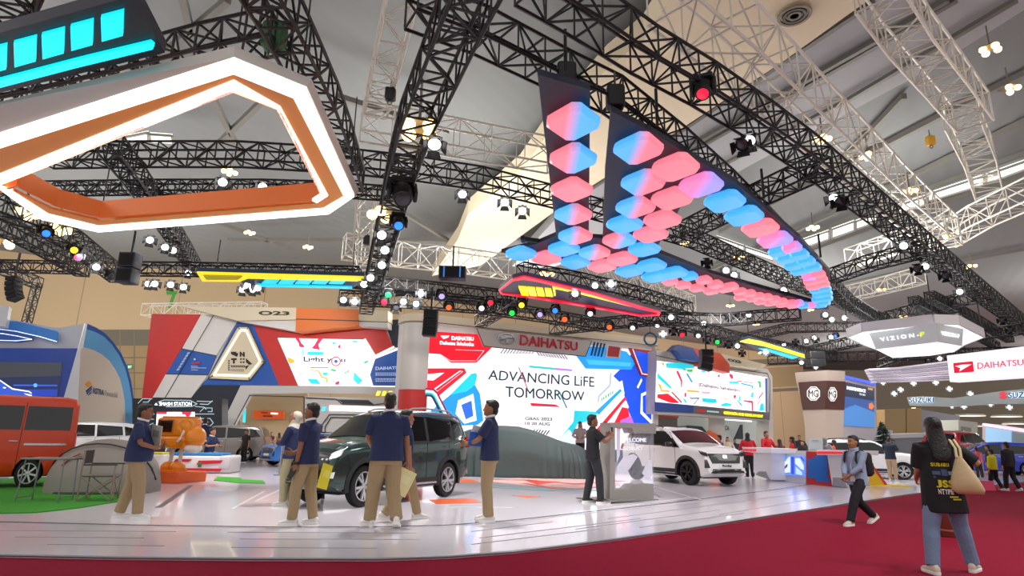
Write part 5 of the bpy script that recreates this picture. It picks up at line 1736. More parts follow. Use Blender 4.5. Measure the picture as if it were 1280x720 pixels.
# ------------------------------------------------------------------ hung banners
def slabthing(name, label, cat, z, items, th=.18, group=None, wires=()):
    """horizontal hung panel; items = (part, pts, mat, dz)"""
    r = None
    for nm, q, m, dz in items:
        P = z3(q, z + dz)
        if r is None:
            L = sum(P, V((0, 0, 0))) / len(P)
            r = thing(name, label, cat, L, group=group)
        b = MB(); b.poly([p - L for p in P], (0, 0, th if dz == 0 else .05), m)
        b.build(nm, r, 0)
    for x, y in wires:
        p = onz(x, y, z) - L
        b = MB(); b.bar(p + V((0, 0, .1)), p + V((0, 0, 1.2)), .03, TRB); b.build('hanging_wire', r, 0)
    return r
NV = M('222434', .45)
CYN, YEL = E('10E4F0', 1.05), E('F2E020', 1.0)
sq = []
for k, x in enumerate((120, 80, 44, 10, -26)):
    x0, y0 = ((126, 22), (88, 33.5), (52, 44), (17, 54), (-20, 64))[k]
    sq.append(('cyan_square', [(x0, y0), (x0 + 28.5, y0 - 7.5), (x0 + 27.5, y0 + 23), (x0 + 1, y0 + 30.5)], CYN, -.06))
slabthing('hanging_banner', 'black hung panel with glowing cyan squares and a cyan bar, top left', 'banner', 6.6,
    [('panel', [(-60, 60), (0, 41), (168, -6), (206, 66), (100, 92), (0, 116), (-60, 132)], NV, 0)] + sq +
    [('cyan_bar', [(-60, 113), (0, 100), (100, 74), (188, 53), (193, 57), (191, 62), (100, 84), (0, 110), (-60, 124)], CYN, -.06)], wires=((40, 40), (150, 20)))
cs = []
for k in range(5):
    x = 327 + 21 * k
    cs.append(('cyan_cell', [(x + 5, 350), (x + 22, 350.5), (x + 17, 355.5), (x, 355)], E('18C8E8', 1), -.05))
slabthing('hanging_banner', 'yellow and cyan hung banner above the red, white and blue wall', 'banner', 6.4,
    [('panel', [(246, 341), (455, 347), (455, 353), (440, 360), (322, 357), (300, 352), (254, 352)], M('1C3A66', .5), 0),
     ('yellow_frame', [(246, 341), (456, 347), (456, 352), (310, 348.5), (299, 352.5), (253, 352)], E('E8D818', .9), -.05),
     ('yellow_core', [(254, 345), (303, 346), (297, 350), (258, 350)], M('B8A418', .5, 0, .3), -.10),
     ('cyan_bar', [(322, 356), (440, 359), (440, 361), (322, 358.5)], E('18C8E8', 1), -.05)] + cs, wires=((270, 343), (440, 348)))
slabthing('hanging_banner', 'yellow and cyan hung banner right of the angled screen', 'banner', 6.4,
    [('panel', [(926, 427), (936, 424), (1012, 446), (1008, 450), (990, 449), (948, 439)], M('1C3A66', .5), 0),
     ('yellow_frame', [(925, 427.5), (936, 424.5), (952, 427.5), (1012, 446), (1010, 449), (955, 433)], E('E8D818', .9), -.05),
     ('cyan_bar', [(948, 436), (958, 436), (998, 447), (990, 449)], E('18C8E8', 1), -.05)], wires=((936, 425), (1005, 445)))
cR = cv(600, 330, 4.923)
ys = [('yellow_cell', cR((236 + 54 * k, 141 + 4 * k), (286 + 50 * k, 145 + 4 * k), (300 + 50 * k, 198 + 2 * k), (256 + 50 * k, 194 + 2 * k)), YEL, -.05) for k in range(4)]
ro = [(114, 165), (200, 95), (270, 78), (360, 98), (700, 178), (1000, 268), (1112, 298), (1105, 318), (990, 326), (700, 275), (330, 215), (128, 188)]
ri = [(126, 165), (205, 106), (268, 98), (355, 112), (690, 192), (985, 280), (1092, 303), (1088, 310), (990, 316), (700, 264), (330, 203), (140, 184)]
slabthing('hanging_banner', 'red outlined dark banner with yellow cells above the central screen', 'banner', 6.5,
    [('panel', cR(*ro), M('4A4A62', .5), 0)] +
    [('red_edge', cR(ro[i], ro[(i + 1) % 12], ri[(i + 1) % 12], ri[i]), E('D81838', .9), -.06) for i in range(12)] + ys +
    [('yellow_bar', cR((446, 142), (600, 168), (1020, 278), (1010, 284), (600, 182), (462, 154), (466, 196), (456, 198)), YEL, -.05)], wires=((660, 346), (800, 385)))

# ------------------------------------------------------------------ folded panel with tiles
ZT = 7.0
cT = cv(600, 80, 2.25)
r = thing('tile_panel', 'large dark folded hung panel covered in pink and blue light tiles', 'hanging light', onz(840, 270, ZT))
LT = V(r.location)
PD = M('20223A', .5)
def tpanel(q, m=PD, dz=.12):
    b = MB(); b.poly([p - LT for p in z3(cT(*q), ZT + dz)], (0, 0, .12), m); return b.build('panel', r, 0)
tpanel([(162, 30), (310, 72), (306, 480), (214, 482)])
tpanel([(368, 132), (480, 190), (720, 335), (900, 490), (985, 585), (982, 640), (930, 560), (800, 470), (700, 400), (600, 330), (540, 450), (490, 525), (345, 490), (352, 300)])
tpanel([(215, 482), (345, 490), (490, 525), (640, 585), (820, 640), (940, 672), (982, 640), (980, 690), (900, 690), (700, 650), (500, 605), (330, 575), (60, 530), (160, 505)])
b = MB()
for p0, p1 in (((120, 492), (330, 520)), ((120, 488), (122, 498)), ((640, 585), (930, 665))):
    a, c = [onz(*cT(p)[0], ZT + .2) - LT for p in (p0, p1)]
    b = MB(); b.bar(a, c, .12, TRB); b.build('edge_bar', r, 0)
for x, y in ((240, 52), (500, 200), (800, 400), (960, 560), (250, 485)):
    p = onz(*cT((x, y))[0], ZT) - LT
    b = MB(); b.bar(p + V((0, 0, .2)), p + V((0, 0, 1.0)), .05, TRB); b.build('hanger', r, 0)
def tilemat(c0, c1, ax):
    m = M('FFFFFF', .35).copy(); m.name = 'tile_glow'
    nt = m.node_tree; p = nt.nodes['Principled BSDF']
    tc = nt.nodes.new('ShaderNodeTexCoord'); sp = nt.nodes.new('ShaderNodeSeparateXYZ'); rp = nt.nodes.new('ShaderNodeValToRGB')
    nt.links.new(tc.outputs['Generated'], sp.inputs[0]); nt.links.new(sp.outputs[ax], rp.inputs[0])
    e = rp.color_ramp.elements
    e[0].position, e[1].position = .32, .62
    e[0].color, e[1].color = hx(c0), hx(c1)
    nt.links.new(rp.outputs[0], p.inputs['Emission Color']); nt.links.new(rp.outputs[0], p.inputs['Base Color'])
    p.inputs['Emission Strength'].default_value = .82
    return m
PK_, BU_, LI_ = 'FF8496', '58B6FF', 'D98CF0'
TM = {'p': tilemat(PK_, 'FF8A98', 0), 'b': tilemat('46B4FF', BU_, 0), 'pb': tilemat(PK_, BU_, 0), 'bp': tilemat(BU_, PK_, 0), 'l': tilemat('FF86C0', 'A8A0FF', 0), 'lb': tilemat(LI_, BU_, 1)}
# a proper tile: chamfered rhombus
def rhomb(a, bb, ch=.26):
    P = []
    C = [V((a, 0, 0)), V((0, bb, 0)), V((-a, 0, 0)), V((0, -bb, 0))]
    for i in range(4):
        p, q, s = C[i], C[(i + 1) % 4], C[i - 1]
        P += [p + (s - p) * ch * .6, p + (q - p) * ch * .6]
    return P
meshes = {}
def tile(cx, cy, k, sz, rot=0.):
    key = (k, sz)
    if key not in meshes:
        a, bb = (.575, .71) if sz == 1 else (.34, .43) if sz == 2 else (.30, .34)
        b = MB()
        R0 = rhomb(a, bb)
        b.rings([[p * s + V((0, 0, z)) for p in R0] for s, z in ((.90, -.10), (1.0, -.05), (1.0, .04), (.8, .12))], TM[k])
        meshes[key] = b.mesh('light_tile', 1, 30)
    o = link('light_tile', meshes[key], r, onz(*cT((cx, cy))[0], ZT) - LT)
    return o
for x, y, k in ((262, 162, 'pb'), (262, 265, 'pb'), (258, 353, 'p'), (262, 423, 'bp'), (268, 483, 'bp'),
                (445, 237, 'bp'), (458, 333, 'bp'), (437, 402, 'bp'), (407, 450, 'b'), (392, 495, 'pb'),
                (550, 290, 'p'), (540, 378, 'p'), (513, 438, 'p'), (480, 478, 'p'), (462, 520, 'b'),
                (622, 340, 'l'), (688, 386, 'b'), (742, 427, 'b'), (788, 461, 'p'), (829, 494, 'l'),
                (115, 533, 'b'), (186, 545, 'p'), (236, 519, 'b'), (268, 557, 'b'), (322, 530, 'bp'), (343, 568, 'p'), (400, 548, 'p'), (420, 582, 'b'), (483, 566, 'b'), (493, 598, 'b'), (545, 587, 'b')):
    tile(x, y, k, 1)
c4b = cv(860, 180, 3)
for x, y, k in ((390, 388, 'l'), (337, 405, 'b'), (418, 415, 'b'), (367, 430, 'b'), (443, 440, 'b'), (393, 455, 'b'), (467, 463, 'b'), (417, 475, 'b')):
    (px, py), = c4b((x, y)); tile((px - 600) * 2.25, (py - 80) * 2.25, k, 2)
for x, y, k in ((487, 488, 'p'), (455, 496, 'l'), (496, 507, 'p'), (460, 515, 'p'), (504, 524, 'p'), (468, 534, 'p'), (511, 542, 'b'), (481, 548, 'b'), (516, 560, 'b'), (492, 565, 'b'), (518, 578, 'b'), (488, 582, 'b'), (510, 594, 'b'), (496, 603, 'b'), (465, 605, 'l'), (433, 606, 'b'), (412, 597, 'l'), (392, 605, 'p')):
    (px, py), = c4b((x, y)); tile((px - 600) * 2.25, (py - 80) * 2.25, k, 3)
for x, y, k in ((590, 597, 'b'), (535, 611, 'p'), (572, 621, 'p'), (630, 608, 'p'), (610, 630, 'p'), (662, 620, 'p'), (650, 638, 'p'), (690, 632, 'p'), (705, 626, 'p')):
    tile(x, y, k, 2)
for x, y, k in ((732, 640, 'p'), (733, 656, 'p'), (758, 645, 'p'), (764, 660, 'p'), (783, 653, 'p'), (788, 668, 'p'), (806, 656, 'p'), (815, 672, 'p'), (828, 662, 'p'), (848, 668, 'p'), (850, 676, 'p'), (874, 673, 'p')):
    tile(x, y, k, 3)

# ------------------------------------------------------------------ white hexagon light, sign boxes, canopy
cH = cv(980, 370, 4.2667)
zt_ = ony(*cH((700, 150))[0], 24).z
r = thing('hexagon_light', 'white glowing hexagon hung light with lettered grey sides at right', 'hanging light', onz(*cH((700, 230))[0], 5.6))
LH = V(r.location)
Z0, Z1, Z2 = 5.95, 5.95, 5.25
up = [(345, 222), (450, 170), (780, 145), (940, 158), (1060, 222), (955, 262), (900, 240), (440, 240)]
hexo = z3(cH((345, 225), (455, 205), (800, 162), (925, 164), (1050, 228), (950, 262), (880, 320), (600, 330), (470, 280)), Z1)
def hx_(pts, z): return [p - LH for p in z3(cH(*pts), z)]
b = MB()
top = hx_([(345, 222), (425, 192), (800, 152), (930, 156), (1062, 222), (960, 262), (900, 300), (560, 310), (430, 262)], Z1)
b.poly(top, (0, 0, .12), E('F6FAFA', 1.15)); b.build('upper_glow', r, 0)
b = MB()
for i in range(len(top)):
    p, q = top[i], top[(i + 1) % len(top)]
    nrm = V(((q - p).y, -(q - p).x, 0)).normalized()
    b.poly([p, q, q + V((0, 0, .4)), p + V((0, 0, .4))], nrm * .08, M('EDF0F1', .5))
b.build('upper_fascia', r, 0)
bot = hx_([(490, 285), (820, 246), (950, 268), (905, 298), (780, 318), (580, 330)], Z2)
b = MB(); b.poly(bot, (0, 0, .08), E('FAFCFC', 1.2)); b.build('lower_glow', r, 0)
topr = hx_([(440, 232), (800, 180), (850, 180), (955, 240)], Z1)
# slanted lettered sides
cen = sum(bot, V((0, 0, 0))) / len(bot)
b = MB()
GS = M('DCE6E6', .5)
out = [cen + (p - cen) * 1.10 + V((0, 0, Z1 - Z2)) for p in bot]
for i in range(len(bot)):
    j = (i + 1) % len(bot)
    b.poly([bot[i], bot[j], out[j], out[i]], (0, 0, .03), GS)
b.build('lettered_side', r, 0)
b = MB()
for i0, s0, a0, a1 in ((0, 'V I Z I O N -', .14, .74), (0, 'F', .76, .82), (1, 'VIZION-F', .14, .85)):
    p, q, pp, qq = bot[i0], bot[i0 + 1], out[i0], out[i0 + 1]
    def at(t, v): return (p * (1 - t) + q * t) * (1 - v) + (pp * (1 - t) + qq * t) * v
    nn = (q - p).cross(pp - p).normalized()
    if nn.dot(CAM - LH - p) < 0: nn = -nn
    letters(b, s0, [at(a0, .42) + nn * .03, at(a1, .42) + nn * .03, at(a0, .64) + nn * .03, at(a1, .64) + nn * .03], E('F2F6F4', .9) if s0 != 'F' else E('D8E020', .9), .015)
    b.build('lettering', r, 0); b = MB()
for i in (0, 2, 4, 6):
    b = MB(); b.bar(top[i] + V((0, 0, .35)), top[i] + V((0, 0, 2)), .03, TRB); b.build('hanging_wire', r, 0)

WD = Wall(gnd(1186, 22), gnd(1300, 19.5), 'hanging_sign', 'white hung box sign with red lettering at the right edge', 'sign')
b = MB(); WD.panel(b, cH((868, 318), (1340, 262), (1340, 428), (885, 458)), 0, E('F0ECF2', .85), .5); b.build('sign_box', WD.root, 0)
b = MB(); WD.panel(b, cH((902, 358), (1005, 348), (1012, 404), (908, 412)), .02, E('D01030', .8), .02); eo = b.build('emblem', WD.root, 0)
b = MB(); WD.panel(b, cH((912, 374), (955, 366), (1000, 364), (975, 378), (935, 402), (940, 384)), .03, E('FFF4F6', .9), .01); b.build('emblem_mark', eo, 0)
b = MB(); WD.text(b, 'DAIHATSU', *cH((1032, 390), (1278, 368), (1030, 356), (1276, 336)), .03, E('D03048', .7), .0); b.build('lettering', WD.root, 0)
WZ = Wall(gnd(1128, 48, 0), gnd(1310, 40, 0), 'hanging_sign', 'long curved grey hung sign band with blue lettering, below the white box sign', 'sign')
b = MB(); WZ.panel(b, cH((655, 540), (740, 535), (900, 545), (1140, 510), (1340, 490), (1340, 575), (1140, 575), (900, 590), (670, 585)), 0, M('A4ADAD', .5, 0, .1), .4); b.build('band', WZ.root, 0)
b = MB(); WZ.text(b, 'SUZUKI', *cH((668, 570), (798, 568), (668, 540), (798, 538)), .06, E('F4FAFC', .9), .09); WZ.text(b, 'SUZUKI', *cH((668, 569), (798, 567), (668, 541), (798, 539)), .1, M('1E6A9C', .5, 0, .2), .03); b.build('lettering', WZ.root, 0); b = MB()
WZ.text(b, 'SUZUKI', *cH((1196, 546), (1356, 540), (1196, 514), (1356, 506)), .06, E('F4FAFC', .9), .09); WZ.text(b, 'SUZUKI', *cH((1196, 545), (1356, 539), (1196, 515), (1356, 507)), .1, M('1E6A9C', .5, 0, .2), .03); b.build('lettering', WZ.root, 0)
b = MB(); WZ.panel(b, cH((1144, 520), (1166, 508), (1190, 520), (1172, 528), (1190, 538), (1166, 550), (1144, 540), (1160, 530)), .06, E('D83048', .6), .04); b.build('emblem', WZ.root, 0)
# striped canopy
r = thing('striped_canopy', 'hung canopy of pale curved slats behind the white box sign', 'canopy', onz(*cH((700, 420))[0], 5.2))
LC = V(r.location)
for k in range(9):
    b = MB()
    P = [onz(*cH((440 + 5 * k, 395 + 8 * k))[0], 5.2) - LC, onz(*cH((620, 385 + 9 * k))[0], 5.3) - LC, onz(*cH((760, 368 + 10.5 * k))[0], 5.4) - LC, onz(*cH((900, 350 + 12 * k))[0], 5.5) - LC]
    for a, c in zip(P, P[1:]):
        b.bar(a, c, .55, M(('F0ECF4', 'D0C8E4')[k % 2], .5), .08)
    b.build('slat', r, 0)

# chain hoists on the trusses
for lab, px, py, z, col in (('green chain hoist on the corner of the truss behind the light ring', 343, 46, 7.5, '1E5A2C'), ('black chain hoist hung in the silver truss leg', 488, 118, 12.4, '18181A'), ('dark chain hoist by the level silver truss', 459, 300, 10.6, '202024'), ('yellow round hoist tag at the top right silver truss', 1163, 176, 15., 'E0A820'), ('black chain hoist above the near end of the tile panel', 708, 95, 7.6, '18181A'), ('black chain hoist above the second arm of the tile panel', 769, 122, 7.6, '18181A')):
    r = thing('chain_hoist', lab, 'hoist', onz(px, py, z), group=None)
    b = MB(); b.rbox((0, 0, 0), (.34, .30, .46), M(col, .5), .06); b.build('motor_housing', r, 50)
    b = MB(); b.tube([(0, 0, .2), (0, 0, .55)], .02, M('55524A', .4, .6), 6); b.build('chain', r, 50); b = MB(); b.tube([(.07 * math.cos(2 * PI * k / 12), 0, -.30 + .08 * math.sin(2 * PI * k / 12)) for k in range(12)], .016, M('55524A', .4, .6), 6, None, True, V((0, 1, 0))); b.tube([(0, 0, -.20), (0, 0, -.25)], .03, M('55524A', .4, .6), 6); b.build('hook', r, 50)
# ------------------------------------------------------------------ lamps, loudspeakers
def lampmat(h, s):
    m = M(h, .3, 0, s); m.cycles.emission_sampling = 'NONE'; return m
BK = M('141416', .5, .2)
SIL = M('8E9094', .35, .6)
def proto_can(lens, s, doors=True, body=None):
    """theatre spotlight: clamp, yoke, can, lens, four barn doors; shines along -z"""
    body = body or BK
    r = thing('spotlight', None, None)
    b = MB(); b.box((0, 0, .33), (.09, .09, .10), body); b.bar((0, 0, .26), (0, 0, .38), .03, body); b.build('clamp', r, 0)
    b = MB(); b.tube([(-.16, 0, .0), (-.165, 0, .22), (-.12, 0, .27), (.12, 0, .27), (.165, 0, .22), (.16, 0, 0)], .014, body, 6, .02); b.build('yoke', r)
    hg = MB()
    hg.lathe([(.05, .20), (.09, .185), (.12, .10), (.135, 0), (.15, -.10), (.165, -.16), (.15, -.17), (.13, -.12)], body, 18, caps=True)
    hg.build('housing', r, 40)
    b = MB(); b.lathe([(.145, -.135), (.10, -.155), (.004, -.165)], lampmat(lens, s), 16); b.build('lens', r)
    if doors:
        for k in range(4):
            b = MB()
            R = Matrix.Rotation(k * PI / 2, 3, 'Z')
            q = [R @ V(p) for p in ((-.12, .155, -.16), (.12, .155, -.16), (.16, .25, -.30), (-.16, .25, -.30))]
            b.poly(q, R @ V((0, .012, .006)), body); b.build('barn_door', r, 0)
    return r
def proto_flood(n, col, s):
    """high bay lamp with round bulbs under a plate"""
    r = thing('flood_lamp', None, None)
    b = MB(); b.box((0, 0, .12), (.62, .62, .08), M('77705E', .5), tp=.7); b.bar((0, 0, .15), (0, 0, 1.1), .05, M('77705E', .5)); b.build('housing', r, 0)
    for x, y in ((-.2, -.2), (.2, -.2), (-.2, .2), (.2, .2))[:n]:
        b = MB(); b.ell((x, y, 0), (.14, .14, .13), lampmat(col, s), 12, 8); b.build('bulb', r)
    return r
def proto_head(lens, s):
    """moving head lamp: base, fork, round head, lens"""
    r = thing('moving_head_lamp', None, None)
    b = MB(); b.rbox((0, 0, .34), (.34, .30, .12), BK, .03); b.build('base', r)
    b = MB(); b.rbox((-.19, 0, .12), (.06, .18, .36), BK, .02); b.rbox((.19, 0, .12), (.06, .18, .36), BK, .02); b.build('fork', r)
    b = MB(); b.lathe([(.06, .22), (.13, .20), (.155, .06), (.15, -.12), (.13, -.18), (.11, -.18)], BK, 18); b.build('head', r, 40)
    b = MB(); b.lathe([(.115, -.175), (.07, -.195), (.004, -.20)], lampmat(lens, s), 16); b.build('lens', r)
    return r
_pr = {}
CNT = {}
def put(kind, px, py, z, where, aim=None, sc=1., Y=None):
    """hang one lamp at picture point (px,py) under height z"""
    if kind not in _pr:
        f = {'w': lambda: proto_can('FFFFFF', 6), 'k': lambda: proto_can('3A3A40', 0.05), 's': lambda: proto_can('FFFFFF', 6, True, SIL), 'f': lambda: proto_flood(4, 'FFD68A', 5), 'f3': lambda: proto_flood(3, 'FFD68A', 5),
             'red': lambda: proto_head('F01830', 2.5), 'blue': lambda: proto_head('2060FF', 3), 'green': lambda: proto_head('10D040', 2.2), 'yel': lambda: proto_head('F0E030', 2.2), 'org': lambda: proto_head('FF5020', 2.2), 'dark': lambda: proto_head('303038', .05), 'pur': lambda: proto_head('B0A0F0', 1.2), 'pale': lambda: proto_head('F0F0FF', 1.5)}[kind]()
        _pr[kind] = [f, tree_of(f), False]
    root, tree, used = _pr[kind]
    o = copy_tree(root, None, tree) if used else root
    _pr[kind][2] = True
    p = onz(px, py, z) if Y is None else ony(px, py, Y)
    o.location = p
    flood = kind in ('f', 'f3')
    if flood:
        d = V((0, 0, -1))
    else:
        t = V(aim) if aim else V((p.x * .35, p.y * .45 + 1, 0.5))
        d = (t - p).normalized()
    o.rotation_euler = (-d).to_track_quat('Z', 'Y').to_euler() if not flood else (0, 0, px * .3)
    o.scale = (sc * (.82 if kind in 'wsk' else 1),) * 3
    CNT.setdefault((kind, where), []).append((px, py, o))
KN = {'w': 'lit white spotlight', 'k': 'dark unlit spotlight', 's': 'silver bodied lit spotlight', 'f': 'warm four-bulb flood lamp', 'f3': 'warm three-bulb flood lamp', 'red': 'red moving head lamp', 'blue': 'blue moving head lamp', 'green': 'green moving head lamp', 'yel': 'yellow moving head lamp', 'org': 'orange moving head lamp', 'dark': 'dark moving head lamp', 'pur': 'pale violet moving head lamp', 'pale': 'pale white moving head lamp'}
LONG = 'the long level back truss'
for q in (('w', 578, 241, 7.9), ('w', 631, 251, 7.9), ('w', 653, 262, 7.8), ('w', 328, 232, 7.9), ('w', 379, 236, 7.9), ('w', 278, 226, 7.9)):
    put(*q, LONG)
STP = 'the steep crowded truss'
for q in (('w', 543, 177, 6.5), ('w', 477, 292, 6.3), ('w', 481, 311, 6.3), ('w', 477, 330, 6.3), ('w', 463, 346, 6.2), ('w', 455, 354, 6.2)):
    put(*q, STP)
put('blue', 498, 279, 6.3, STP); put('dark', 503, 243, 6.5, STP, sc=1.5)
for q in (('f', 524, 163, 6.9), ('f3', 479, 268, 6.8)):
    put(*q, STP)
for q in (('w', 187, 299, 7.7), ('w', 206, 308, 7.7), ('w', 216, 312, 7.7), ('w', 235, 340, 7.6)):
    put(*q, 'the truss behind the light ring')
for q in (('w', 185, 354, 6.8), ('w', 193, 354, 6.7), ('w', 213, 355, 6.7), ('w', 229, 358, 6.7), ('w', 309, 356, 6.5), ('w', 316, 361, 6.4), ('w', 322, 359, 6.4), ('w', 303, 361, 6.4)):
    put(*q, 'the truss by the yellow banner')
for q in (('w', 120, 333, 7.0), ('dark', 139, 344, 7.0), ('blue', 57, 290, 7.0), ('yel', 92, 311, 7.0), ('red', 97, 320, 6.9), ('f3', 30, 267, 7.6), ('f3', 72, 287, 7.6), ('f', 2, 304, 7.4)):
    put(*q, 'the left truss')
HB = 'the hub truss'
for q in (('w', 429, 374, 6.2), ('s', 443, 376, 6.2), ('green', 485, 367, 6.5), ('red', 480, 376, 6.2), ('w', 504, 376, 6.2), ('s', 526, 366, 6.5), ('w', 520, 379, 6.2), ('pur', 552, 369, 6.3), ('org', 561, 383, 6.2), ('pale', 602, 384, 6.2), ('red', 613, 377, 6.4), ('k', 495, 384, 6.2)):
    put(*q, HB)
RB = 'the truss under the red banner'
for q in (('yel', 652, 380, 6.2), ('green', 640, 390, 6.1), ('pur', 675, 392, 6.1), ('blue', 694, 387, 6.2), ('org', 706, 398, 6.0), ('pale', 738, 391, 6.2), ('org', 762, 408, 6.0), ('pale', 791, 409, 6.2)):
    put(*q, RB)
put('w', 719, 366, 6.4, 'the truss above the red banner'); put('w', 744, 356, 6.9, 'the truss above the red banner'); put('s', 764, 354, 6.9, 'the truss above the red banner')
FN = 'the row above the right screen'
for q in (('w', 839, 396, 6.7), ('w', 880, 404, 6.7), ('pale', 822, 406, 6.6), ('k', 842, 413, 6.4), ('red', 853, 418, 6.3), ('pale', 873, 419, 6.4), ('k', 884, 424, 6.4), ('green', 897, 427, 6.4), ('k', 911, 430, 6.4), ('w', 922, 432, 6.3), ('s', 957, 440, 6.3), ('w', 1002, 453, 6.3), ('s', 829, 417, 6.3), ('k', 928, 441, 6.5)):
    put(*q, FN)
DP = 'the row above the pillar booth'
for q in (('k', 912, 396, 7.3), ('k', 924, 394, 7.3), ('w', 936, 393, 7.3), ('w', 980, 430, 7.3), ('w', 1008, 426, 7.3), ('w', 1018, 422, 7.4), ('k', 995, 427, 7.4), ('w', 1039, 421, 7.4), ('blue', 1044, 420, 7.6), ('w', 1032, 393, 7.5), ('w', 1040, 399, 7.5), ('w', 1056, 397, 7.5), ('k', 1020, 424, 7.4), ('w', 1175, 448, 6.4), ('k', 1161, 450, 6.4), ('w', 1020, 459, 6.6)):
    put(*q, DP)
AI = 'the long aisle truss'
for q in (('red', 879, 112, 7.5), ('w', 937, 173, 7.4), ('k', 928, 178, 7.3), ('w', 1043, 246, 7.4), ('k', 1051, 250, 7.3), ('w', 1130, 306, 7.5), ('w', 1157, 332, 7.5), ('k', 1147, 335, 7.4), ('k', 1182, 344, 7.4), ('w', 1200, 364, 7.5), ('red', 1160, 398, 7.4), ('w', 1197, 396, 7.4), ('k', 1253, 400, 7.4), ('k', 1263, 412, 7.2), ('w', 1127, 408, 6.9), ('k', 1080, 413, 7.0)):
    put(*q, AI)
TLI = 'the truss behind the tile panel'
for q in (('w', 908, 337, 7.6), ('w', 918, 343, 7.5), ('k', 884, 327, 7.8), ('w', 980, 362, 7.4)):
    put(*q, TLI)
ROOF = 'the hall roof'
for q in (('f', 287, 215, 13.), ('f', 312, 291, 14.), ('f', 385, 309, 14.), ('f', 1028, 174, 13.), ('f3', 1085, 195, 13.), ('f', 1238, 62, 14.5), ('f3', 1262, 112, 14.5), ('f', 1137, 239, 13.), ('f', 1016, 285, 13.), ('f', 1186, 295, 13.), ('f3', 951, 256, 13.), ('f', 924, 322, 13.), ('f3', 857, 305, 13.), ('f3', 1071, 331, 13.), ('f3', 1214, 333, 13.), ('f3', 1102, 362, 13.), ('f', 1129, 396, 12.), ('f3', 1229, 376, 12.), ('f', 945, 405, 13.), ('f3', 1012, 387, 12.5), ('f3', 684, 342, 9.), ('f', 980, 363, 12.), ('f3', 913, 382, 13.), ('f3', 950, 441, 11.5), ('f3', 1142, 510, 9.)):
    put(*q, ROOF, sc=.85)
# far small lamps over the aisle at right
FA = 'the far aisle ceiling'
for q in ((1104, 478), (1118, 492), (1126, 487), (1142, 479), (1205, 508), (1190, 507), (1238, 505), (1262, 509), (1213, 492), (1160, 500), (1170, 478), (1187, 486)):
    put('s', q[0], q[1], 8.0, FA, Y=58, sc=1.3)
for (kind, where), L in CNT.items():
    L.sort(key=lambda t: (t[0], t[1]))
    for i, (px, py, o) in enumerate(L):
        nm = KN[kind]
        grp = nm + 's'
        if len(L) == 1:
            lab = 'the only %s on %s' % (nm, where)
        else:
            lab = '%s on %s, %s from the left' % (nm, where, WORDS[i] if i < len(WORDS) else 'number %d' % (i + 1))
            if i >= len(WORDS):
                lab = '%s on %s, %s from the right' % (nm, where, WORDS[len(L) - 1 - i])
        tag(o, lab, 'lamp', grp)

# flat light panels in the far aisle ceiling
for i, (x, y, w_) in enumerate(((1084, 433, 0), (1118, 522, 30), (1150, 528, 30), (1175, 521, 34), (1212, 520, 32), (1190, 530, 40), (1258, 521, 38), (1240, 533, 34), (1272, 530, 30))[1:]):
    p = ony(x, y, 72 + i)
    r = thing('ceiling_light_panel', '%s flat white light panel from the left in the dim far aisle ceiling' % WORDS[i], 'ceiling light', p, group='flat panels in the far aisle')
    b = MB(); b.box((0, 0, .12), (2.6, 2.2, .2), M('B8B4AC', .5), tp=.8); b.build('housing', r, 0)
    b = MB(); b.box((0, 0, 0), (2.4, 2.0, .06), lampmat('FFF8E8', 1.3)); b.build('diffuser', r, 0)

# loudspeakers
def speaker_stack(label, px, y0, y1, Y, w_, d_, n, curve=0., col='15171E', stripe=None, yaw=0):
    p0, p1 = ony(px, y1, Y), ony(px, y0, Y)
    r = thing('loudspeaker', label, 'loudspeaker', p0, yaw)
    H = p1.z - p0.z
    x, z, a = 0., H, 0.
    for k in range(n):
        h = H / n
        R = Matrix.Rotation(-a, 3, 'Y')
        c = V((x, 0, z)) + R @ V((0, 0, -h / 2))
        b = MB(); b.rbox(c, (w_, d_, h * .95), M(col, .5), .02, R); b.build('cabinet', r, 40)
        b = MB(); b.rbox(c + R @ V((0, -d_ / 2 - .005, 0)), (w_ * .84, .02, h * .74), M('07080A', .8), .008, R); b.build('grille', r, 40)
        if stripe and k == 0:
            for s in (-.3, .3):
                b = MB(); b.box(c + V((w_ * s, -d_ / 2 - .02, 0)), (.05, .02, h * .8), E(stripe, .8)); b.build('light_stripe', r, 0)
        e = R @ V((0, 0, -h)); x += e.x; z += e.z; a += curve
    b = MB(); b.bar((0, 0, H), (0, 0, H + .8), .05, TRB); b.build('hanging_bracket', r, 0)
    return r
speaker_stack('black hung loudspeaker stack in front of the left end of the central screen', 537.5, 388, 421, 20, .46, .4, 3, -.03)
speaker_stack('black loudspeaker stack hung before the angled right screen', 884, 437, 463, 25, .5, .45, 3, -.12, '23242C')
speaker_stack('black curved loudspeaker column hung above the blue curved booth', 12, 346, 376, 19, .34, .35, 5, .13)
speaker_stack('twin navy loudspeaker boxes hung beside the level truss at left', 158, 317, 355, 19.5, .52, .5, 2, 0, '1C2438')
speaker_stack('black box with two blue light stripes standing on the hub truss', 565.5, 334, 350, 21, .95, .5, 1, 0, '10121A', '2878C8')
speaker_stack('dark winch box hung above the blue video tower', 1020, 440, 458, 32, .8, .6, 2, 0, '16171C')
# blue ring ornament above the wall between the screens
p = ony(813, 424, 26)
r = thing('ring_ornament', 'teal blue ring hung above the joint of the two screens', 'ornament', p)
b = MB(); b.tube([(.26 * math.cos(2 * PI * k / 24), 0, .26 * math.sin(2 * PI * k / 24)) for k in range(24)], .045, M('2A6A88', .4), 8, None, True, V((0, 1, 0))); b.build('ring', r)
b = MB(); b.bar((0, 0, .26), (0, 0, 1.2), .02, TRB); b.build('hanging_wire', r, 0)
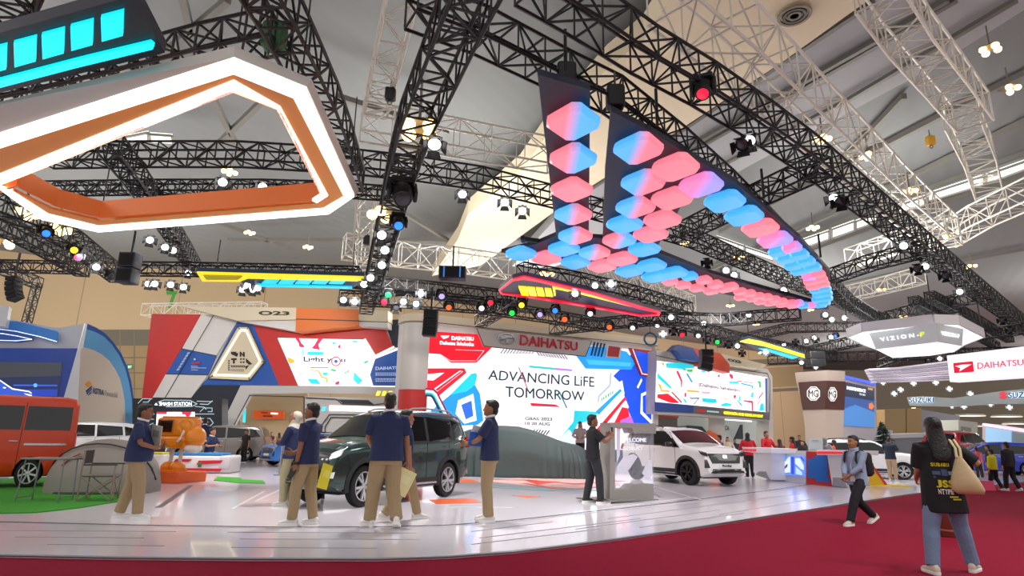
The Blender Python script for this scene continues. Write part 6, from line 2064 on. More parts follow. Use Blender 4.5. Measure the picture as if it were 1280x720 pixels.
# ------------------------------------------------------------------ vehicles
def place_car(label, pf, pr, side, ss, z=STAGE, rng=(.93, 1.12), group=None):
    """pf, pr = picture points where the near front and rear tyres meet the floor"""
    S, sp = ss
    f, q = onz(pf[0], pf[1], z), onz(pr[0], pr[1], z)
    d = f - q
    k = min(rng[1], max(rng[0], d.length / (sp['xf'] - sp['xr'])))
    d.normalize()
    left = V((-d.y, d.x, 0))
    mid = (f + q) / 2
    c = mid - d * (sp['xf'] + sp['xr']) / 2 * k - left * side * (S.W / 2 - .12) * k
    o = car(label, (c.x, c.y, z), math.atan2(d.y, d.x), S, sp, group=group)
    o.scale = (k, k, k)
    return o
def place_yaw(label, pf, side, ss, ang, sc, z=STAGE, wheel='xf'):
    """pf = picture point where the near front tyre meets the floor; ang = heading in degrees"""
    S, sp = ss
    f = onz(pf[0], pf[1], z)
    a = math.radians(ang)
    d, left = V((math.cos(a), math.sin(a), 0)), V((-math.sin(a), math.cos(a), 0))
    c = f - d * sp[wheel] * sc[0] - left * side * (S.W / 2 - .12) * sc[1]
    o = car(label, (c.x, c.y, z), a, S, sp)
    o.scale = sc
    return o
place_yaw('dark green off-roader with silver roof rails parked behind the staff', (451, 634), 1, suv_spec('26403C', metal=.5, rough=.18), 240, (.88, .82, .98))
o = place_car('white compact crossover with black wheels right of the welcome frame', (862, 606.5), (795, 599), -1, crossover_spec('F2F2F2'))
b = MB()
S_, _ = crossover_spec('F2F2F2')
x = S_.xf(.55, 0) + .03
letters(b, 'Rocky', [(x, -.17, .52), (x, .17, .52), (x, -.17, .585), (x, .17, .585)], M('15161A', .5), .04)
b.build('plate_lettering', o, 0)
place_yaw('orange minibus cut off by the left edge, parked on green turf', (31, 610), 1, van_spec('D03C0C', rough=.35, coat=.25), 214, (.74, .9, .97), wheel='xr')
place_car('white people carrier parked between the orange minibus and the red wall', (52, 578), (140, 577.5), 1, mpv_spec('EDEEF0'), rng=(.9, 1.0))
place_car('grey people carrier parked left of the portal', (243, 576), (290, 576.5), 1, mpv_spec('8A8480', metal=.4), rng=(.9, 1.05))
place_yaw('bright blue hatchback peeking out behind the two staff members', (358, 583), 1, crossover_spec('1C78D8', clad=False, rim='C9CCD0'), 226, (.78, .78, .76))
place_yaw('white crossover with angular front parked behind the walking man', (1131, 600), -1, crossover_spec('F0F2F4', rim='C9CCD0', clad=True, cladcol='D8DADC', roofcol='E8EAEC', roof=(-1.2, .2)), -22, (.82, .8, .82))
place_car('red car far off beside the long haired visitor', (1243, 583), (1208, 584), -1, mpv_spec('B0242C', step=.12), rng=(.8, 1.2))
place_car('second red car in the far row at right', (1262, 586), (1290, 587), 1, mpv_spec('98202A', step=.12), rng=(.8, 1.2))
place_car('blue car low in the far row right of the tote bag', (1230, 593), (1262, 594), 1, mpv_spec('2440C0', step=.12), rng=(.8, 1.0))

# covered car under a grey green sheet
p = onz(648, 597, STAGE)
r = thing('covered_car', 'car hidden under a dark grey green cloth cover before the central screen', 'covered car', (p.x, p.y + .9, STAGE), math.radians(-6))
CS = CarShape(4.5, 1.95, 1.52, [(-2.25, .72), (-2.2, .98), (-2.05, 1.18), (-1.6, 1.38), (-.9, 1.50), (-.2, 1.52), (.3, 1.44), (.95, 1.22), (1.35, 1.06), (1.9, .96), (2.12, .86), (2.22, .70)], [(-2.25, 0), (2.25, 0)], [(-2.2, .9), (2.2, .8)], .24, .05, .22, .22, .16)
b = MB()
rr = []
N = 300
for i in range(15):
    t = i / 14
    row = []
    for j in range(N):
        a = 2 * PI * j / N
        ca, sa = math.cos(a), math.sin(a)
        x = 2.24 * math.copysign(abs(ca) ** .45, ca)
        h = CS.zt(x) if abs(x) < 2.2 else .75
        yw = .99 * math.copysign(abs(sa) ** .45, sa)
        fold = (.06 * abs(math.sin(a * 27)) + .05 * abs(math.sin(a * 41 + 1)) + .05 * math.sin(a * 9 + 2) - .05) * (1 - t) ** .8
        q = 1 + .05 * (1 - t) - .10 * max(0, t - .55) ** 1.5 * 3 + fold
        row.append(V((x * (1 + (q - 1) * .5), yw * q * (1 - .16 * max(0, t - .5) * 2), .0 + (h - .03) * t * (1 if t < 1 else 1))))
    rr.append(row)
for s_ in (.85, .65, .4, .15):
    rr.append([V((p_.x * (.985 if s_ > .5 else .97), p_.y * s_, CS.zt(max(-2.15, min(2.15, p_.x))) + .04 * (1 - s_ * s_) + .006 * math.sin(p_.x * 9 + s_ * 8))) for p_ in rr[14]])
b.rings(rr, M('435150', .7, bump=1., scale=2.2))
b.build('cloth_cover', r, 180)

# ------------------------------------------------------------------ people
KHK, NAVY_ = 'A08A68', '1C2850'
def staff(label, *a, **k):
    k.setdefault('top', NAVY_); k.setdefault('legs', KHK); k.setdefault('collar', 'E8E8EA')
    return person(label, *a, **k)
def held(J, p):
    return J['mw'] @ V(p)
# 1 man with magazine, left
J1 = staff('person in navy polo and khakis by the tent, holding a magazine and facing right', 158, 648, 503, -72, hair='short', skin='8E5E42', belly=.05, fat=1.2, wide=1.15,
    pose=dict(fl=(-.10, -.13, 12), fr=(.12, .16, -12), hl=(-.06, .30, 1.05), hr=(.10, .26, 1.04), el=(-.6, -.3, -.5), er=(.6, -.3, -.5), cl=.7, cr=.8, nl=(1, 0, .4), nr=(-1, 0, .4), dl=(.5, .8, .2), dr=(-.7, .6, .2), hp=-4), vox=.008)
def paper(name, label, cat, J, c, sz, e, m, m2=None, th=.012):
    c = held(J, c)
    r = thing(name, label, cat, c, rot=e)
    b = MB(); b.box((0, 0, 0), (sz[0], th, sz[1]), m); b.build('cover', r, 0)
    b = MB(); b.box((0, -th / 2 - .002, sz[1] * .12), (sz[0] * .6, .003, sz[1] * .3), m2 or m)
    b.box((0, th / 2 + .002, sz[1] * .12), (sz[0] * .6, .003, sz[1] * .3), m2 or m); b.build('cover_print', r, 0)
    return r
s = J1['s']
paper('magazine', 'grey magazine held to the chest of the person by the tent', 'magazine', J1, (.03 * s, .235 * s, 1.20 * s), (.22, .31), (.12, .15, -.45), M('B9B4A8', .5), M('8C8A84', .5))
# 2 man with yellow folder, profile left
J2 = staff('person in navy polo in left profile, holding a phone and wearing a watch', 378, 656, 503, 76, skin='8E5E42', lanyard=None,
    pose=dict(fl=(-.12, .10, 14), fr=(.10, -.10, -8), hl=(-.22, .05, .80), hr=(.05, .28, .98), el=(-.3, -.8, 0), er=(.6, -.3, -.4), cl=.75, cr=.5, nl=(1, .2, 0), nr=(-1, 0, .3), dl=(0, .12, -1), dr=(-.5, .8, 0)), vox=.008)
s = J2['s']
b = MB(); b.tube([J2['WL'] + V((.033 * s * math.cos(t), .033 * s * math.sin(t), .02 * s)) for t in [2 * PI * k / 12 for k in range(12)]], .011, M('111111', .4), 6, .02, True); b.build('wristwatch', J2['root'])
c = held(J2, J2['WL'] + V((-.005, .05, -.12)) * s)
r = thing('phone', 'black phone in the hand of the person in left profile', 'phone', c, rot=(.5, .1, math.radians(76)))
b = MB(); b.rbox((0, 0, 0), (.012, .075, .15), M('111114', .3), .005); b.build('case', r)
b = MB(); b.box((-.008, 0, 0), (.004, .066, .135), M('1A1C22', .1)); b.build('glass', r, 0)
# 3 woman in headscarf behind him
J3 = person('person in white headscarf and navy shirt behind the one with the phone', 358, 632, 514, 84, top=NAVY_, legs='A9A07C', shoes='E6E4E2', hair='hijab', haircol='D6CDBE', sleeve=1.7, lanyard='F2F2F2',
    pose=dict(fl=(-.10, .03, 10), fr=(.08, -.05, -5), hl=(-.06, .30, 1.12), hr=(.12, .28, 1.12), el=(-.5, -.3, -.6), er=(.5, -.3, -.6), cl=.8, cr=.8, dl=(.3, .7, .5), dr=(-.3, .7, .5), hy=12), vox=.009)
paper('folder', 'bright yellow folder beside the khaki trousers in front of the off-roader', 'folder', J2, (.05 * J2['s'], -.26 * J2['s'], .66 * J2['s']), (.24, .32), (.1, .2, 1.3), M('E8DC10', .5), M('F2EA60', .5))
# 4 man from behind with cream folder
J4 = staff('person in navy polo seen from behind, walking with a cream folder', 480, 660, 489, 30, belly=.02, skin='9A6A4A', wide=1.2, fat=1.25,
    pose=dict(fl=(-.13, .20, 10), fr=(.10, -.16, -25, .04, 18), hr=(.30, .02, .80), er=(.5, -.6, 0), hl=(-.10, .30, .98), el=(-.7, -.3, -.4), cr=.7, nr=(-1, 0, 0), dr=(.05, .1, -1), hy=-18), vox=.008, face=True)
s = J4['s']
paper('folder', 'cream folder hanging from the hand of the person seen from behind', 'folder', J4, J4['WR'] + V((-.05, .0, -.27)) * s, (.25, .34), (.15, .42, .35), M('DCD49A', .5), M('E4DEB0', .5))
# 5 second pair of legs behind
J5 = staff('person in khakis mostly hidden behind the one with the cream folder', 496, 651, 508, -66,
    pose=dict(fl=(-.10, .34, 5), fr=(.10, -.22, -5, .03, 14)), vox=.01)
# 6 man with clipboards, profile left
J6 = staff('person in navy polo with white books and a blue folder, facing left', 611, 652, 500, 82, skin='9A6A4A',
    pose=dict(fl=(-.11, -.02, 12), fr=(.11, .04, -10), hl=(-.08, .34, 1.06), hr=(.12, .30, 1.07), el=(-.6, -.4, -.5), er=(.6, -.5, -.5), cl=.8, cr=.8, nl=(1, 0, .3), nr=(-1, 0, .3), dl=(.4, .9, 0), dr=(-.5, .8, 0), hp=4), vox=.008)
s = J6['s']
paper('folder', 'blue folder under the arm of the person facing left', 'folder', J6, (-.14 * s, .17 * s, 1.13 * s), (.26, .20), (.1, .1, .25), M('1E56B0', .45), M('2E66C0', .45))
paper('brochure', 'white brochures behind the blue folder in the arm of the person facing left', 'brochure', J6, (-.04 * s, .20 * s, 1.18 * s), (.20, .28), (.05, .25, .35), M('D8D4D0', .5), M('C0BCB8', .5))
c = held(J6, J6['WL'] + V((.03, .12, .03)) * s)
r = thing('phone', 'small dark phone held out by the person facing left', 'phone', c, rot=(1.2, 0, 1.3)); b = MB(); b.rbox((0, 0, 0), (.075, .012, .15), M('141418', .3), .005); b.build('case', r)
b = MB(); b.box((0, -.008, 0), (.066, .004, .135), M('22262E', .1)); b.build('glass', r, 0)
# 7 man in black by the welcome frame
J7 = person('person in black polo and dark trousers with a red glow, standing by the welcome frame', 741, 628.5, 518, -78, top='0D0E14', legs='26252B', shoes='2A2226', sleeve=.5, skin='8A5A40',
    pose=dict(fl=(-.10, -.10, 12), fr=(.12, .12, -10), hl=(-.10, .34, 1.30), hr=(.12, .36, 1.28), el=(-.5, .1, -1), er=(.6, .1, -1), cl=.9, cr=.9, nl=(1, 0, 0), nr=(-1, 0, 0), dl=(.3, .6, .7), dr=(-.3, .6, .7), hp=0), vox=.009)
J7['root']['label'] = 'person in black polo and dark trousers raising both hands beside the welcome frame'
s = J7['s']
c = held(J7, (J7['WL'] + J7['WR']) / 2 + V((0, .07, .10)) * s)
r = thing('phone', 'phone held up by the person in black', 'phone', c, rot=(.1, 0, math.radians(-78))); b = MB(); b.rbox((0, 0, 0), (.075, .012, .15), M('141418', .3), .005); b.build('case', r)
b = MB(); b.box((0, -.008, 0), (.066, .004, .135), M('22262E', .1)); b.build('glass', r, 0)
# 8 walking man with backpack on the carpet
J8 = person('person in light blue shirt with a backpack, striding across the red carpet', 1077, 656, 538, 112, top='8E9CB8', legs='16161E', shoes='C9BFB4', hair='short', sleeve=1.75, skin='A07050', z=CARP, collar='9AA8C4',
    pose=dict(fl=(-.07, .36, 8), fr=(.07, -.42, -8, .06, 28), hl=(-.02, .26, .96), hr=(.06, .26, .93), el=(-.7, -.3, -.3), er=(.7, -.3, -.3), cl=.6, cr=.6, nl=(1, 0, 0), nr=(-1, 0, 0), dl=(.4, .5, -.6), dr=(-.4, .5, -.6), hy=-6), vox=.009, hem=.80)
s = J8['s']
b = MB(); b.tube([J8['tor'](-.05, .135, 1.30), J8['tor'](-.01, .15, 1.15), J8['tor'](-.02, .15, .98)], .006, M('E8E8EC', .6), 6, .003)
b.rbox(J8['tor'](-.02, .155, .93), (.08, .008, .11), M('F0F0F0', .4), .005); b.build('name_badge', J8['root'])
r = thing('backpack', 'black backpack on the back of the person striding over the carpet', 'backpack', J8['mw'] @ (J8['tor'](0, -.20, 1.2)), math.radians(112))
b = MB(); b.rbox((0, 0, -.02), (.32 * s, .18 * s, .44 * s), M('14141A', .8, bump=.3, scale=12), .07 * s); b.build('bag', r, 60)
b = MB(); b.rbox((0, -.10 * s, -.08), (.24 * s, .07 * s, .22 * s), M('1B1B22', .8), .03 * s); b.build('pocket', r, 60)
for sx in (-1, 1):
    b = MB(); b.tube([V((.10 * sx, .03, .17)) * s, V((.115 * sx, .16, .235)) * s, V((.12 * sx, .30, .20)) * s, V((.125 * sx, .345, .05)) * s, V((.15 * sx, .30, -.14)) * s, V((.15 * sx, .08, -.2)) * s], .026 * s, M('14141A', .8), 8, .010 * s); b.build('strap', r, 60)
# 9 woman from behind
J9 = person('person with long black hair and printed black tee, walking away on the carpet', 1191, 716, 519, -8, top='131318', legs='7488A8', shoes='D8D0C0', hair='long', haircol='100E10', skin='B08060', z=CARP, sleeve=.62, wide=1.1,
    pose=dict(fl=(-.25, -.12, 4), fr=(.27, .10, -40), hr=(.38, .20, 1.22), er=(1, -.3, -.9), hl=(-.12, .30, 1.0), el=(-.3, -.6, -.6), cr=.8, cl=.5, nr=(-1, 0, 0), dr=(-.2, .5, .7), lean=.03), vox=.008, hem=.66, fat=1.04, tfat=1.24, fitl=1.06)
s = J9['s']
# print on the back of the tee
from mathutils.bvhtree import BVHTree
_me = J9['shirt'].data
_bv = BVHTree.FromPolygons([v.co for v in _me.vertices], [tuple(p.vertices) for p in _me.polygons])
def tback(x, zz):
    zz -= .0
    hit = _bv.ray_cast(V((x, -1, zz)), V((0, 1, 0)))[0]
    return (hit + V((0, -.008, 0))) * s if hit else V((x, -.15, zz)) * s
b = MB()
for t, x0, x1, z0, z1, m in (('SUBARU', -.12, .06, 1.13, 1.17, 'C8B820'), ('JSS', -.11, .07, .905, .985, 'D0C41C'), ('NTYPE', -.10, .05, .835, .89, 'D8D4C8')):
    n = len(t)
    for i, ch in enumerate(t):
        a, c = x0 + (x1 - x0) * i / n, x0 + (x1 - x0) * (i + .88) / n
        letters(b, ch, [tback(a, z0), tback(c, z0), tback(a, z1), tback(c, z1)], M(m, .7), .04)
def blob(x0, x1, z0, z1, m):
    b.poly([tback(x0, z0), tback(x1, z0), tback(x1, z1), tback(x0, z1)], V((0, .006, 0)), M(m, .7))
blob(-.12, -.05, 1.04, 1.08, '46587A'); blob(-.04, .02, 1.03, 1.10, '3A4A68'); blob(.03, .07, 1.04, 1.08, '8C94A0'); blob(-.12, .07, 1.005, 1.025, '3A4A68'); blob(.0, .09, .80, .815, 'D0C41C'); blob(.03, .12, .775, .79, 'D0C41C')
for sx in (-1, 1):
    b.tube([tback(sx * .05 - .01 + .035 * math.cos(t), 1.25 + .03 * math.sin(t)) for t in [PI / 2 + sx * k * .5 for k in range(7)]], .004, M('9A8E30', .7), 5)
b.build('lettering', J9['shirt'], 0, scale=1 / s)
# tote bag
tb = J9['mw'] @ (J9['tor'](.16, -.17, .98))
r = thing('tote_bag', 'cream canvas tote bag hanging from the shoulder of the long haired visitor', 'bag', tb, math.radians(-8))
b = MB()
TN = M('CDBB90', .85, bump=.4, scale=9)
rows = []
for zz, x0, x1, th in ((.30, -.05, .0, .03), (.22, -.085, .05, .05), (.10, -.13, .12, .075), (-.02, -.16, .18, .085), (-.10, -.16, .215, .07), (-.15, -.10, .20, .03)):
    cx, hw = (x0 + x1) / 2, (x1 - x0) / 2
    rows.append([V((cx + hw * math.cos(2 * PI * j / 20), th * math.sin(2 * PI * j / 20), zz + .03)) * s * .9 for j in range(20)])
b.rings(rows, TN); b.build('bag', r, 70)
for dx in (-.055, -.01):
    b = MB(); b.tube([V((dx, -.02, .28)) * s, V((dx + .02, .02, .38)) * s, V((dx + .03, .13, .475)) * s, V((dx + .03, .25, .42)) * s, V((dx + .02, .30, .30)) * s], .014 * s, TN, 8, .007 * s); b.build('strap', r, 70)
c = held(J9, J9['WR'] + V((-.03, .09, .10)) * s)
r = thing('phone', 'red cased phone in the raised hand of the long haired visitor', 'phone', c, rot=(-.5, 0, .1)); b = MB(); b.rbox((0, 0, 0), (.08, .014, .155), M('C83048', .4), .006); b.build('case', r)
b = MB(); b.box((0, .009, 0), (.07, .004, .14), M('181A20', .1)); b.build('glass', r, 0)
# 10 man with phone by the white car at right
J10 = person('person in dark polo and beige trousers reading a phone beside the white crossover', 1117, 602, 546, -50, top='202A3E', legs='B39A7C', vox=.013, lanyard='E8E8E8', face=False,
    pose=dict(hl=(-.08, .32, 1.12), hr=(.10, .32, 1.12), el=(-.6, -.3, -.6), er=(.6, -.3, -.6), cl=.8, cr=.8, hp=-18))
# seated staff on the bench
bz = onz(258, 590, STAGE)
J11 = staff('person in navy shirt sitting on the white bench, legs stretched to the right', 0, 0, 0, -100, at=back(bz, .2), h=1.66, vox=.012, face=False,
    pose=dict(seat=(0, 0, .56), fl=(-.10, .55, 0), fr=(.10, .68, -8, .02, 20), hl=(-.14, .34, .78), hr=(.16, .30, .80), el=(-.5, -.5, -.2), er=(.5, -.5, -.2), lean=.05))
J12 = staff('person in navy shirt standing behind the orange robot figure', 249, 584, 522, 20, vox=.013, face=False)
J13 = person('person in dark clothes standing at the portal edge by the grey car', 304, 578, 537, 160, top='2A2624', legs='1E1C1E', shoes='1A1A1A', vox=.014, face=False)
# red jacket staff round the counters, others
RD = 'C01828'
for i, (lab, px, fy, hy, yaw, top, hair, kw) in enumerate((
    ('person in red jacket nearest the white crossover, turned to the lounge', 902, 594, 544, 60, RD, 'short', {}),
    ('person in red jacket and dark trousers seen from behind at the counter corner', 938, 597.5, 541, -10, RD, 'hijab', dict(haircol='141216')),
    ('tallest person in red jacket leaning over the counter', 962, 596, 539, 200, RD, 'short', {}),
    ('person with brown hair and dull red top seated behind the counter screen', 978, 597, 549, 10, '7A3034', 'long', dict(haircol='3A241C')),
    ('person in red jacket with long dark hair behind the counter end', 994, 597, 546, 60, RD, 'long', {}),
    ('person in dark top just behind the red jacketed one at the counter end', 1003, 588, 544, 160, '2A2E38', 'short', {}),
    ('person in grey headscarf sitting behind the red topped desk', 1036, 598, 547, -60, '8A8A90', 'hijab', dict(haircol='77747A')),
    ('person in orange red top at the right part of the red topped desk', 1047, 597, 550, 40, 'D85038', 'long', dict(haircol='2A1A16')),
    ('person in pale top in the lounge beside the orange partition', 912, 588, 546, 170, 'C8B8A8', 'long', {}),
    ('person in dark jacket at the far back of the lounge', 921, 588, 548, 150, '2A3040', 'short', {}),
    ('person in black bending to the dark row right of the counter', 1007, 594, 551, 120, '202228', 'short', {}),
    ('small distant figure in a pale dress near the right edge of the main screen', 725.5, 580, 527, 170, 'B8A8A8', 'long', {}),
    ('small distant figure in red standing beside the person in black', 757.5, 580, 527, 150, 'B81C30', 'long', {}),
    ('second small figure in dark clothes left of the welcome frame', 763, 581, 543, 150, '2A2028', 'long', {}))):
    person(lab, px, fy, hy, yaw, top=top, legs='1C1C22', shoes='1A1A1C', hair=hair, sleeve=1.8, vox=.016, face=False, pose=dict(hl=(-.16, .28, 1.05), hr=(.16, .28, 1.05), el=(-.6, -.3, -.4), er=(.6, -.3, -.4)), **kw)
for i, (lab, px, fy, hy, yaw, top, legs, kw) in enumerate((
    ('person in yellow jacket bending with the pink dustpan on the carpet', 1246, 612, 561, 20, 'D8D01C', '1A1A1E', dict(hair='short')),
    ('person in black suit at the right edge walking away on the carpet', 1267, 614, 552, 10, '14141A', '121216', dict(hair='short')),
    ('distant person in dark top behind the yellow jacket', 1241, 601, 556, 30, '26343A', '1A1A1E', dict(hair='short')),
    ('distant person in purple top seen past the long haired visitor', 1148, 597, 554, 30, '5A3A56', '26222A', dict(hair='hijab', haircol='3A2A3C')),
    ('distant person in pink shirt near the red cars', 1226, 598, 559, -20, 'D04868', '2A2A30', dict(hair='short')))):
    person(lab, px, fy, hy, yaw, top=top, legs=legs, shoes='D8D8D8' if i == 1 else '1A1A1C', sleeve=1.8, vox=.016, z=CARP, face=False,
        pose=dict(fl=(-.10, .16, 5), fr=(.10, -.16, -5, .02, 14)) if i < 2 else {}, **kw)
# group seated inside the portal room
for i, (px, hy, c) in enumerate(((311, 541, '2A2228'), (319, 540, '3A3036'), (327, 541, '8A2A2A'), (336, 540, '26262C'), (346, 541, '4A3A3A'))):
    person('%s of five dark figures standing inside the portal room, counted from the left' % WORDS[i], px, 571, hy, 30 + 60 * i % 200, top=c, legs='1E1E22', shoes='1A1A1C', sleeve=1.8, vox=.02, face=False, z=STAGE, hair='short' if i % 2 else 'long', group='figures in the portal room')

# ------------------------------------------------------------------ camping corner
TURF = M('3C9A28', .95, bump=.6, scale=120, vary=.15)
q = [(-90, 606), (-90, 646), (0, 641), (45, 640), (100, 634), (150, 626), (174, 620), (199, 607.5), (150, 598), (60, 596), (0, 598)]
o = MB().poly([onz(x, y, STAGE + .016) for x, y in q], (0, 0, -.014), TURF).build('artificial_turf', None, 0); tag(o, 'green artificial turf under the tent and orange minibus', 'turf', kind='stuff')
q = [(267, 600), (272, 595.5), (301, 597), (302, 599), (329, 600.5), (332, 604), (300, 603.5)]
r = MB().poly([onz(x, y, STAGE + .012) for x, y in q], (0, 0, -.01), TURF).build('turf_mat', None, 0); tag(r, 'small green turf mat lying on the white floor before the portal', 'mat', kind='stuff')
# tent
tp = onz(128, 618, STAGE)
tp = back(tp, .6)
r = thing('camping_tent', 'small grey dome tent with orange edging pitched on the turf', 'tent', (tp.x, tp.y, STAGE), math.radians(8))
b = MB()
n, rr = 28, []
for i in range(13):
    a = PI * i / 12
    w_ = math.sin(a)
    rr.append([V((-1.0 * math.cos(a), -.75 * w_ ** .8 * math.cos(PI * j / n), 1.02 * w_ ** .75 * math.sin(PI * j / n) ** .9 if 0 < j < n else 0)) for j in range(n + 1)])
rr = rr[1:-1]
vs = [p for q_ in rr for p in q_]
fs = []
for i in range(len(rr) - 1):
    for j in range(n):
        k = i * (n + 1) + j
        fs.append((k, k + 1, k + n + 2, k + n + 1))
fs += [tuple(range(n + 1))[::-1], tuple(range((len(rr) - 1) * (n + 1), len(rr) * (n + 1)))]
b.add(vs, fs, M('8C8680', .6, bump=.4, scale=5)); b.build('fabric', r, 60)
b = MB(); b.tube([V((-1.0 * math.cos(a), -.77 * math.sin(a) ** .8 * .55, 1.03 * math.sin(a) ** .75 * .9)) for a in [PI * (i + .3) / 13 for i in range(13)]], .016, M('2A2A2C', .5), 6); b.build('tent_pole', r)
b = MB(); b.tube([V((-.92, -.25, .02)), V((-.5, -.64, .03)), V((0, -.77, .03)), V((.5, -.64, .03)), V((.92, -.25, .02))], .05, M('3A3A3C', .6), 8, .03); b.build('ground_skirt', r)
b = MB(); b.tube([V((-.55, -.55, .52)), V((-.42, -.55, .66)), V((-.25, -.58, .74))], .03, M('D8643A', .6), 6, .012); b.tube([V((.45, -.62, .22)), V((.62, -.55, .30)), V((.7, -.45, .34))], .035, M('D8643A', .6), 6, .012); b.build('orange_edging', r)
# folding chair
cp = onz(112, 628, STAGE)
r = thing('camping_chair', 'folding camping chair with beige frame and sling seat before the tent', 'chair', (cp.x, cp.y + .2, STAGE), math.radians(-70))
fm = M('8C7A68', .45, .3)
W2, Dp = .27, .24
b = MB(); b.tube([(-W2, -Dp, .42), (-W2 * .5, -Dp, .405), (W2 * .5, -Dp, .405), (W2, -Dp, .42)], .02, M('6A645C', .8), 6)
for k in range(9):
    pass
b = MB(); b.rings([[V((-W2, y, .44)), V((-W2 * .4, y, .415)), V((W2 * .4, y, .415)), V((W2, y, .44)), V((W2, y, .425)), V((W2 * .4, y, .40)), V((-W2 * .4, y, .40)), V((-W2, y, .425))] for y in (-Dp, 0, Dp)], M('77706A', .85)); b.build('seat', r, 60)
b = MB(); b.rings([[V((-W2, -Dp + .01, z)), V((0, -Dp - .03, z)), V((W2, -Dp + .01, z)), V((W2, -Dp - .005, z)), V((0, -Dp - .045, z)), V((-W2, -Dp - .005, z))] for z in (.62, .72, .84)], M('2E2C2C', .85)); b.build('backrest', r, 60)
for sx in (-1, 1):
    b = MB(); b.tube([(sx * W2, -Dp, .02), (sx * W2, -Dp, .85)], .014, fm, 8); b.build('leg', r)
    b = MB(); b.tube([(sx * W2, Dp, .02), (sx * W2, Dp, .60)], .014, fm, 8); b.build('leg', r)
    b = MB(); b.rbox((sx * W2, .02, .61), (.045, .50, .025), M('3A3632', .5), .01); b.build('armrest', r)
    b = MB(); b.tube([(sx * W2, -Dp, .03), (sx * W2, Dp, .42)], .01, fm, 6); b.tube([(sx * W2, Dp, .03), (sx * W2, -Dp, .42)], .01, fm, 6); b.build('side_brace', r)
b = MB(); b.tube([(-W2, Dp, .04), (W2, Dp, .42)], .01, fm, 6); b.tube([(W2, Dp, .04), (-W2, Dp, .42)], .01, fm, 6); b.build('front_brace', r)
# folding table
t0 = onz(38, 630, STAGE)
r = thing('folding_table', 'low grey folding table with thin legs beside the orange minibus', 'table', (t0.x, t0.y + .3, STAGE), math.radians(4))
b = MB(); b.rbox((0, 0, .70), (.72, .48, .03), M('7C7A7C', .4), .012); b.build('tabletop', r)
for x in (-.33, .33):
    for y in (-.2, .2):
        b = MB(); b.tube([(x * .92, y * .9, .69), (x, y, .0)], .011, M('8A8C90', .3, .8), 8); b.build('leg', r)
b = MB(); b.bar((-.33, -.2, .08), (-.33, .2, .08), .014, M('8A8C90', .3, .8)); b.build('stretcher', r, 0)
b = MB(); b.bar((.33, -.2, .08), (.33, .2, .08), .014, M('8A8C90', .3, .8)); b.build('stretcher', r, 0)

# ------------------------------------------------------------------ orange robot figure on its plinth
pp = back(onz(215, 604, STAGE), .5)
r = thing('plinth', 'orange square plinth under the orange robot figure', 'plinth', (pp.x, pp.y, STAGE), math.radians(-14))
b = MB(); b.rbox((0, 0, .115), (1.12, .95, .23), M('D85A1C', .4), .02); b.build('block', r)
b = MB(); b.rbox((0, 0, .238), (1.02, .86, .016), M('E2691F', .4), .005); b.build('top_plate', r)
OR = M('EE8A0C', .4, coat=.3)
r = thing('robot_figure', 'large boxy orange robot figure on the orange plinth', 'statue', (pp.x, pp.y, STAGE + .248), math.radians(-14))
for sx in (-.13, .14):
    b = MB(); b.ell((sx, -.05, .10), (.15, .20, .13), OR, 16, 10); b.box((sx, -.05, .025), (.26, .36, .05), OR); b.build('foot', r, 60)
    b = MB(); b.tube([(sx, 0, .18), (sx, 0, .62)], .045, M('CFCBC6', .4), 12); b.build('leg', r)
b = MB(); b.rbox((-.02, 0, .69), (.92, .55, .30), OR, .08); b.rbox((-.02, 0, .60), (.74, .46, .10), M('D87A08', .4), .04); b.build('hip_block', r, 50)
for x in (-.38, -.20, .30):
    b = MB(); b.lathe([(.085, 0), (.085, .03), (.06, .04), (.055, .025), (.02, .025), (.004, .025)], M('D87A08', .4), 18, Matrix.Translation((x, -.275, .68)) @ Matrix.Rotation(PI / 2, 4, 'X')); b.build('round_port', r, 40)
b = MB(); b.rbox((-.02, 0, 1.04), (.86, .56, .44), OR, .06); b.rbox((-.02, 0, 1.275), (.70, .44, .05), M('DE8208', .4), .02); b.build('head_box', r, 50)
b = MB(); b.rbox((-.17, -.275, 1.06), (.48, .04, .34), M('C07010', .4), .02); so = b.build('screen_bezel', r)
b = MB(); b.rbox((-.17, -.292, 1.06), (.42, .02, .28), M('2A160E', .15), .01); b.build('screen', so)
b = MB(); b.lathe([(.19, 0), (.19, .05), (.15, .07), (.13, .05), (.10, .05), (.07, .075), (.004, .08)], M('F09A30', .35), 24, Matrix.Translation((.34, -.20, 1.07)) @ Matrix.Rotation(.5, 4, 'Z') @ Matrix.Rotation(PI / 2, 4, 'X')); b.build('ear_ring', r, 40)
b = MB(); b.tube([(.34, -.22, .98), (.40, -.34, .88), (.36, -.36, .76), (.28, -.33, .70)], .028, M('E8E4DE', .4), 8); b.build('white_cable', r)
b = MB(); b.ell((.50, -.02, .80), (.24, .26, .27), OR, 18, 12); b.build('arm_shell', r, 60)
b = MB(); b.ell((.50, -.04, .55), (.21, .22, .12), M('E4E0DC', .4), 16, 8); b.build('fist', r, 60)
b = MB(); b.lathe([(.26, -.02), (.275, 0), (.26, .02)], M('D87A08', .4), 20, Matrix.Translation((.50, -.02, .72))); b.build('arm_band', r, 40)
for z in (.92, 1.0, 1.08):
    b = MB(); b.rbox((-.46, 0, z + .05), (.05, .36, .04), M('DE8208', .4), .01); b.build('side_rib', r)

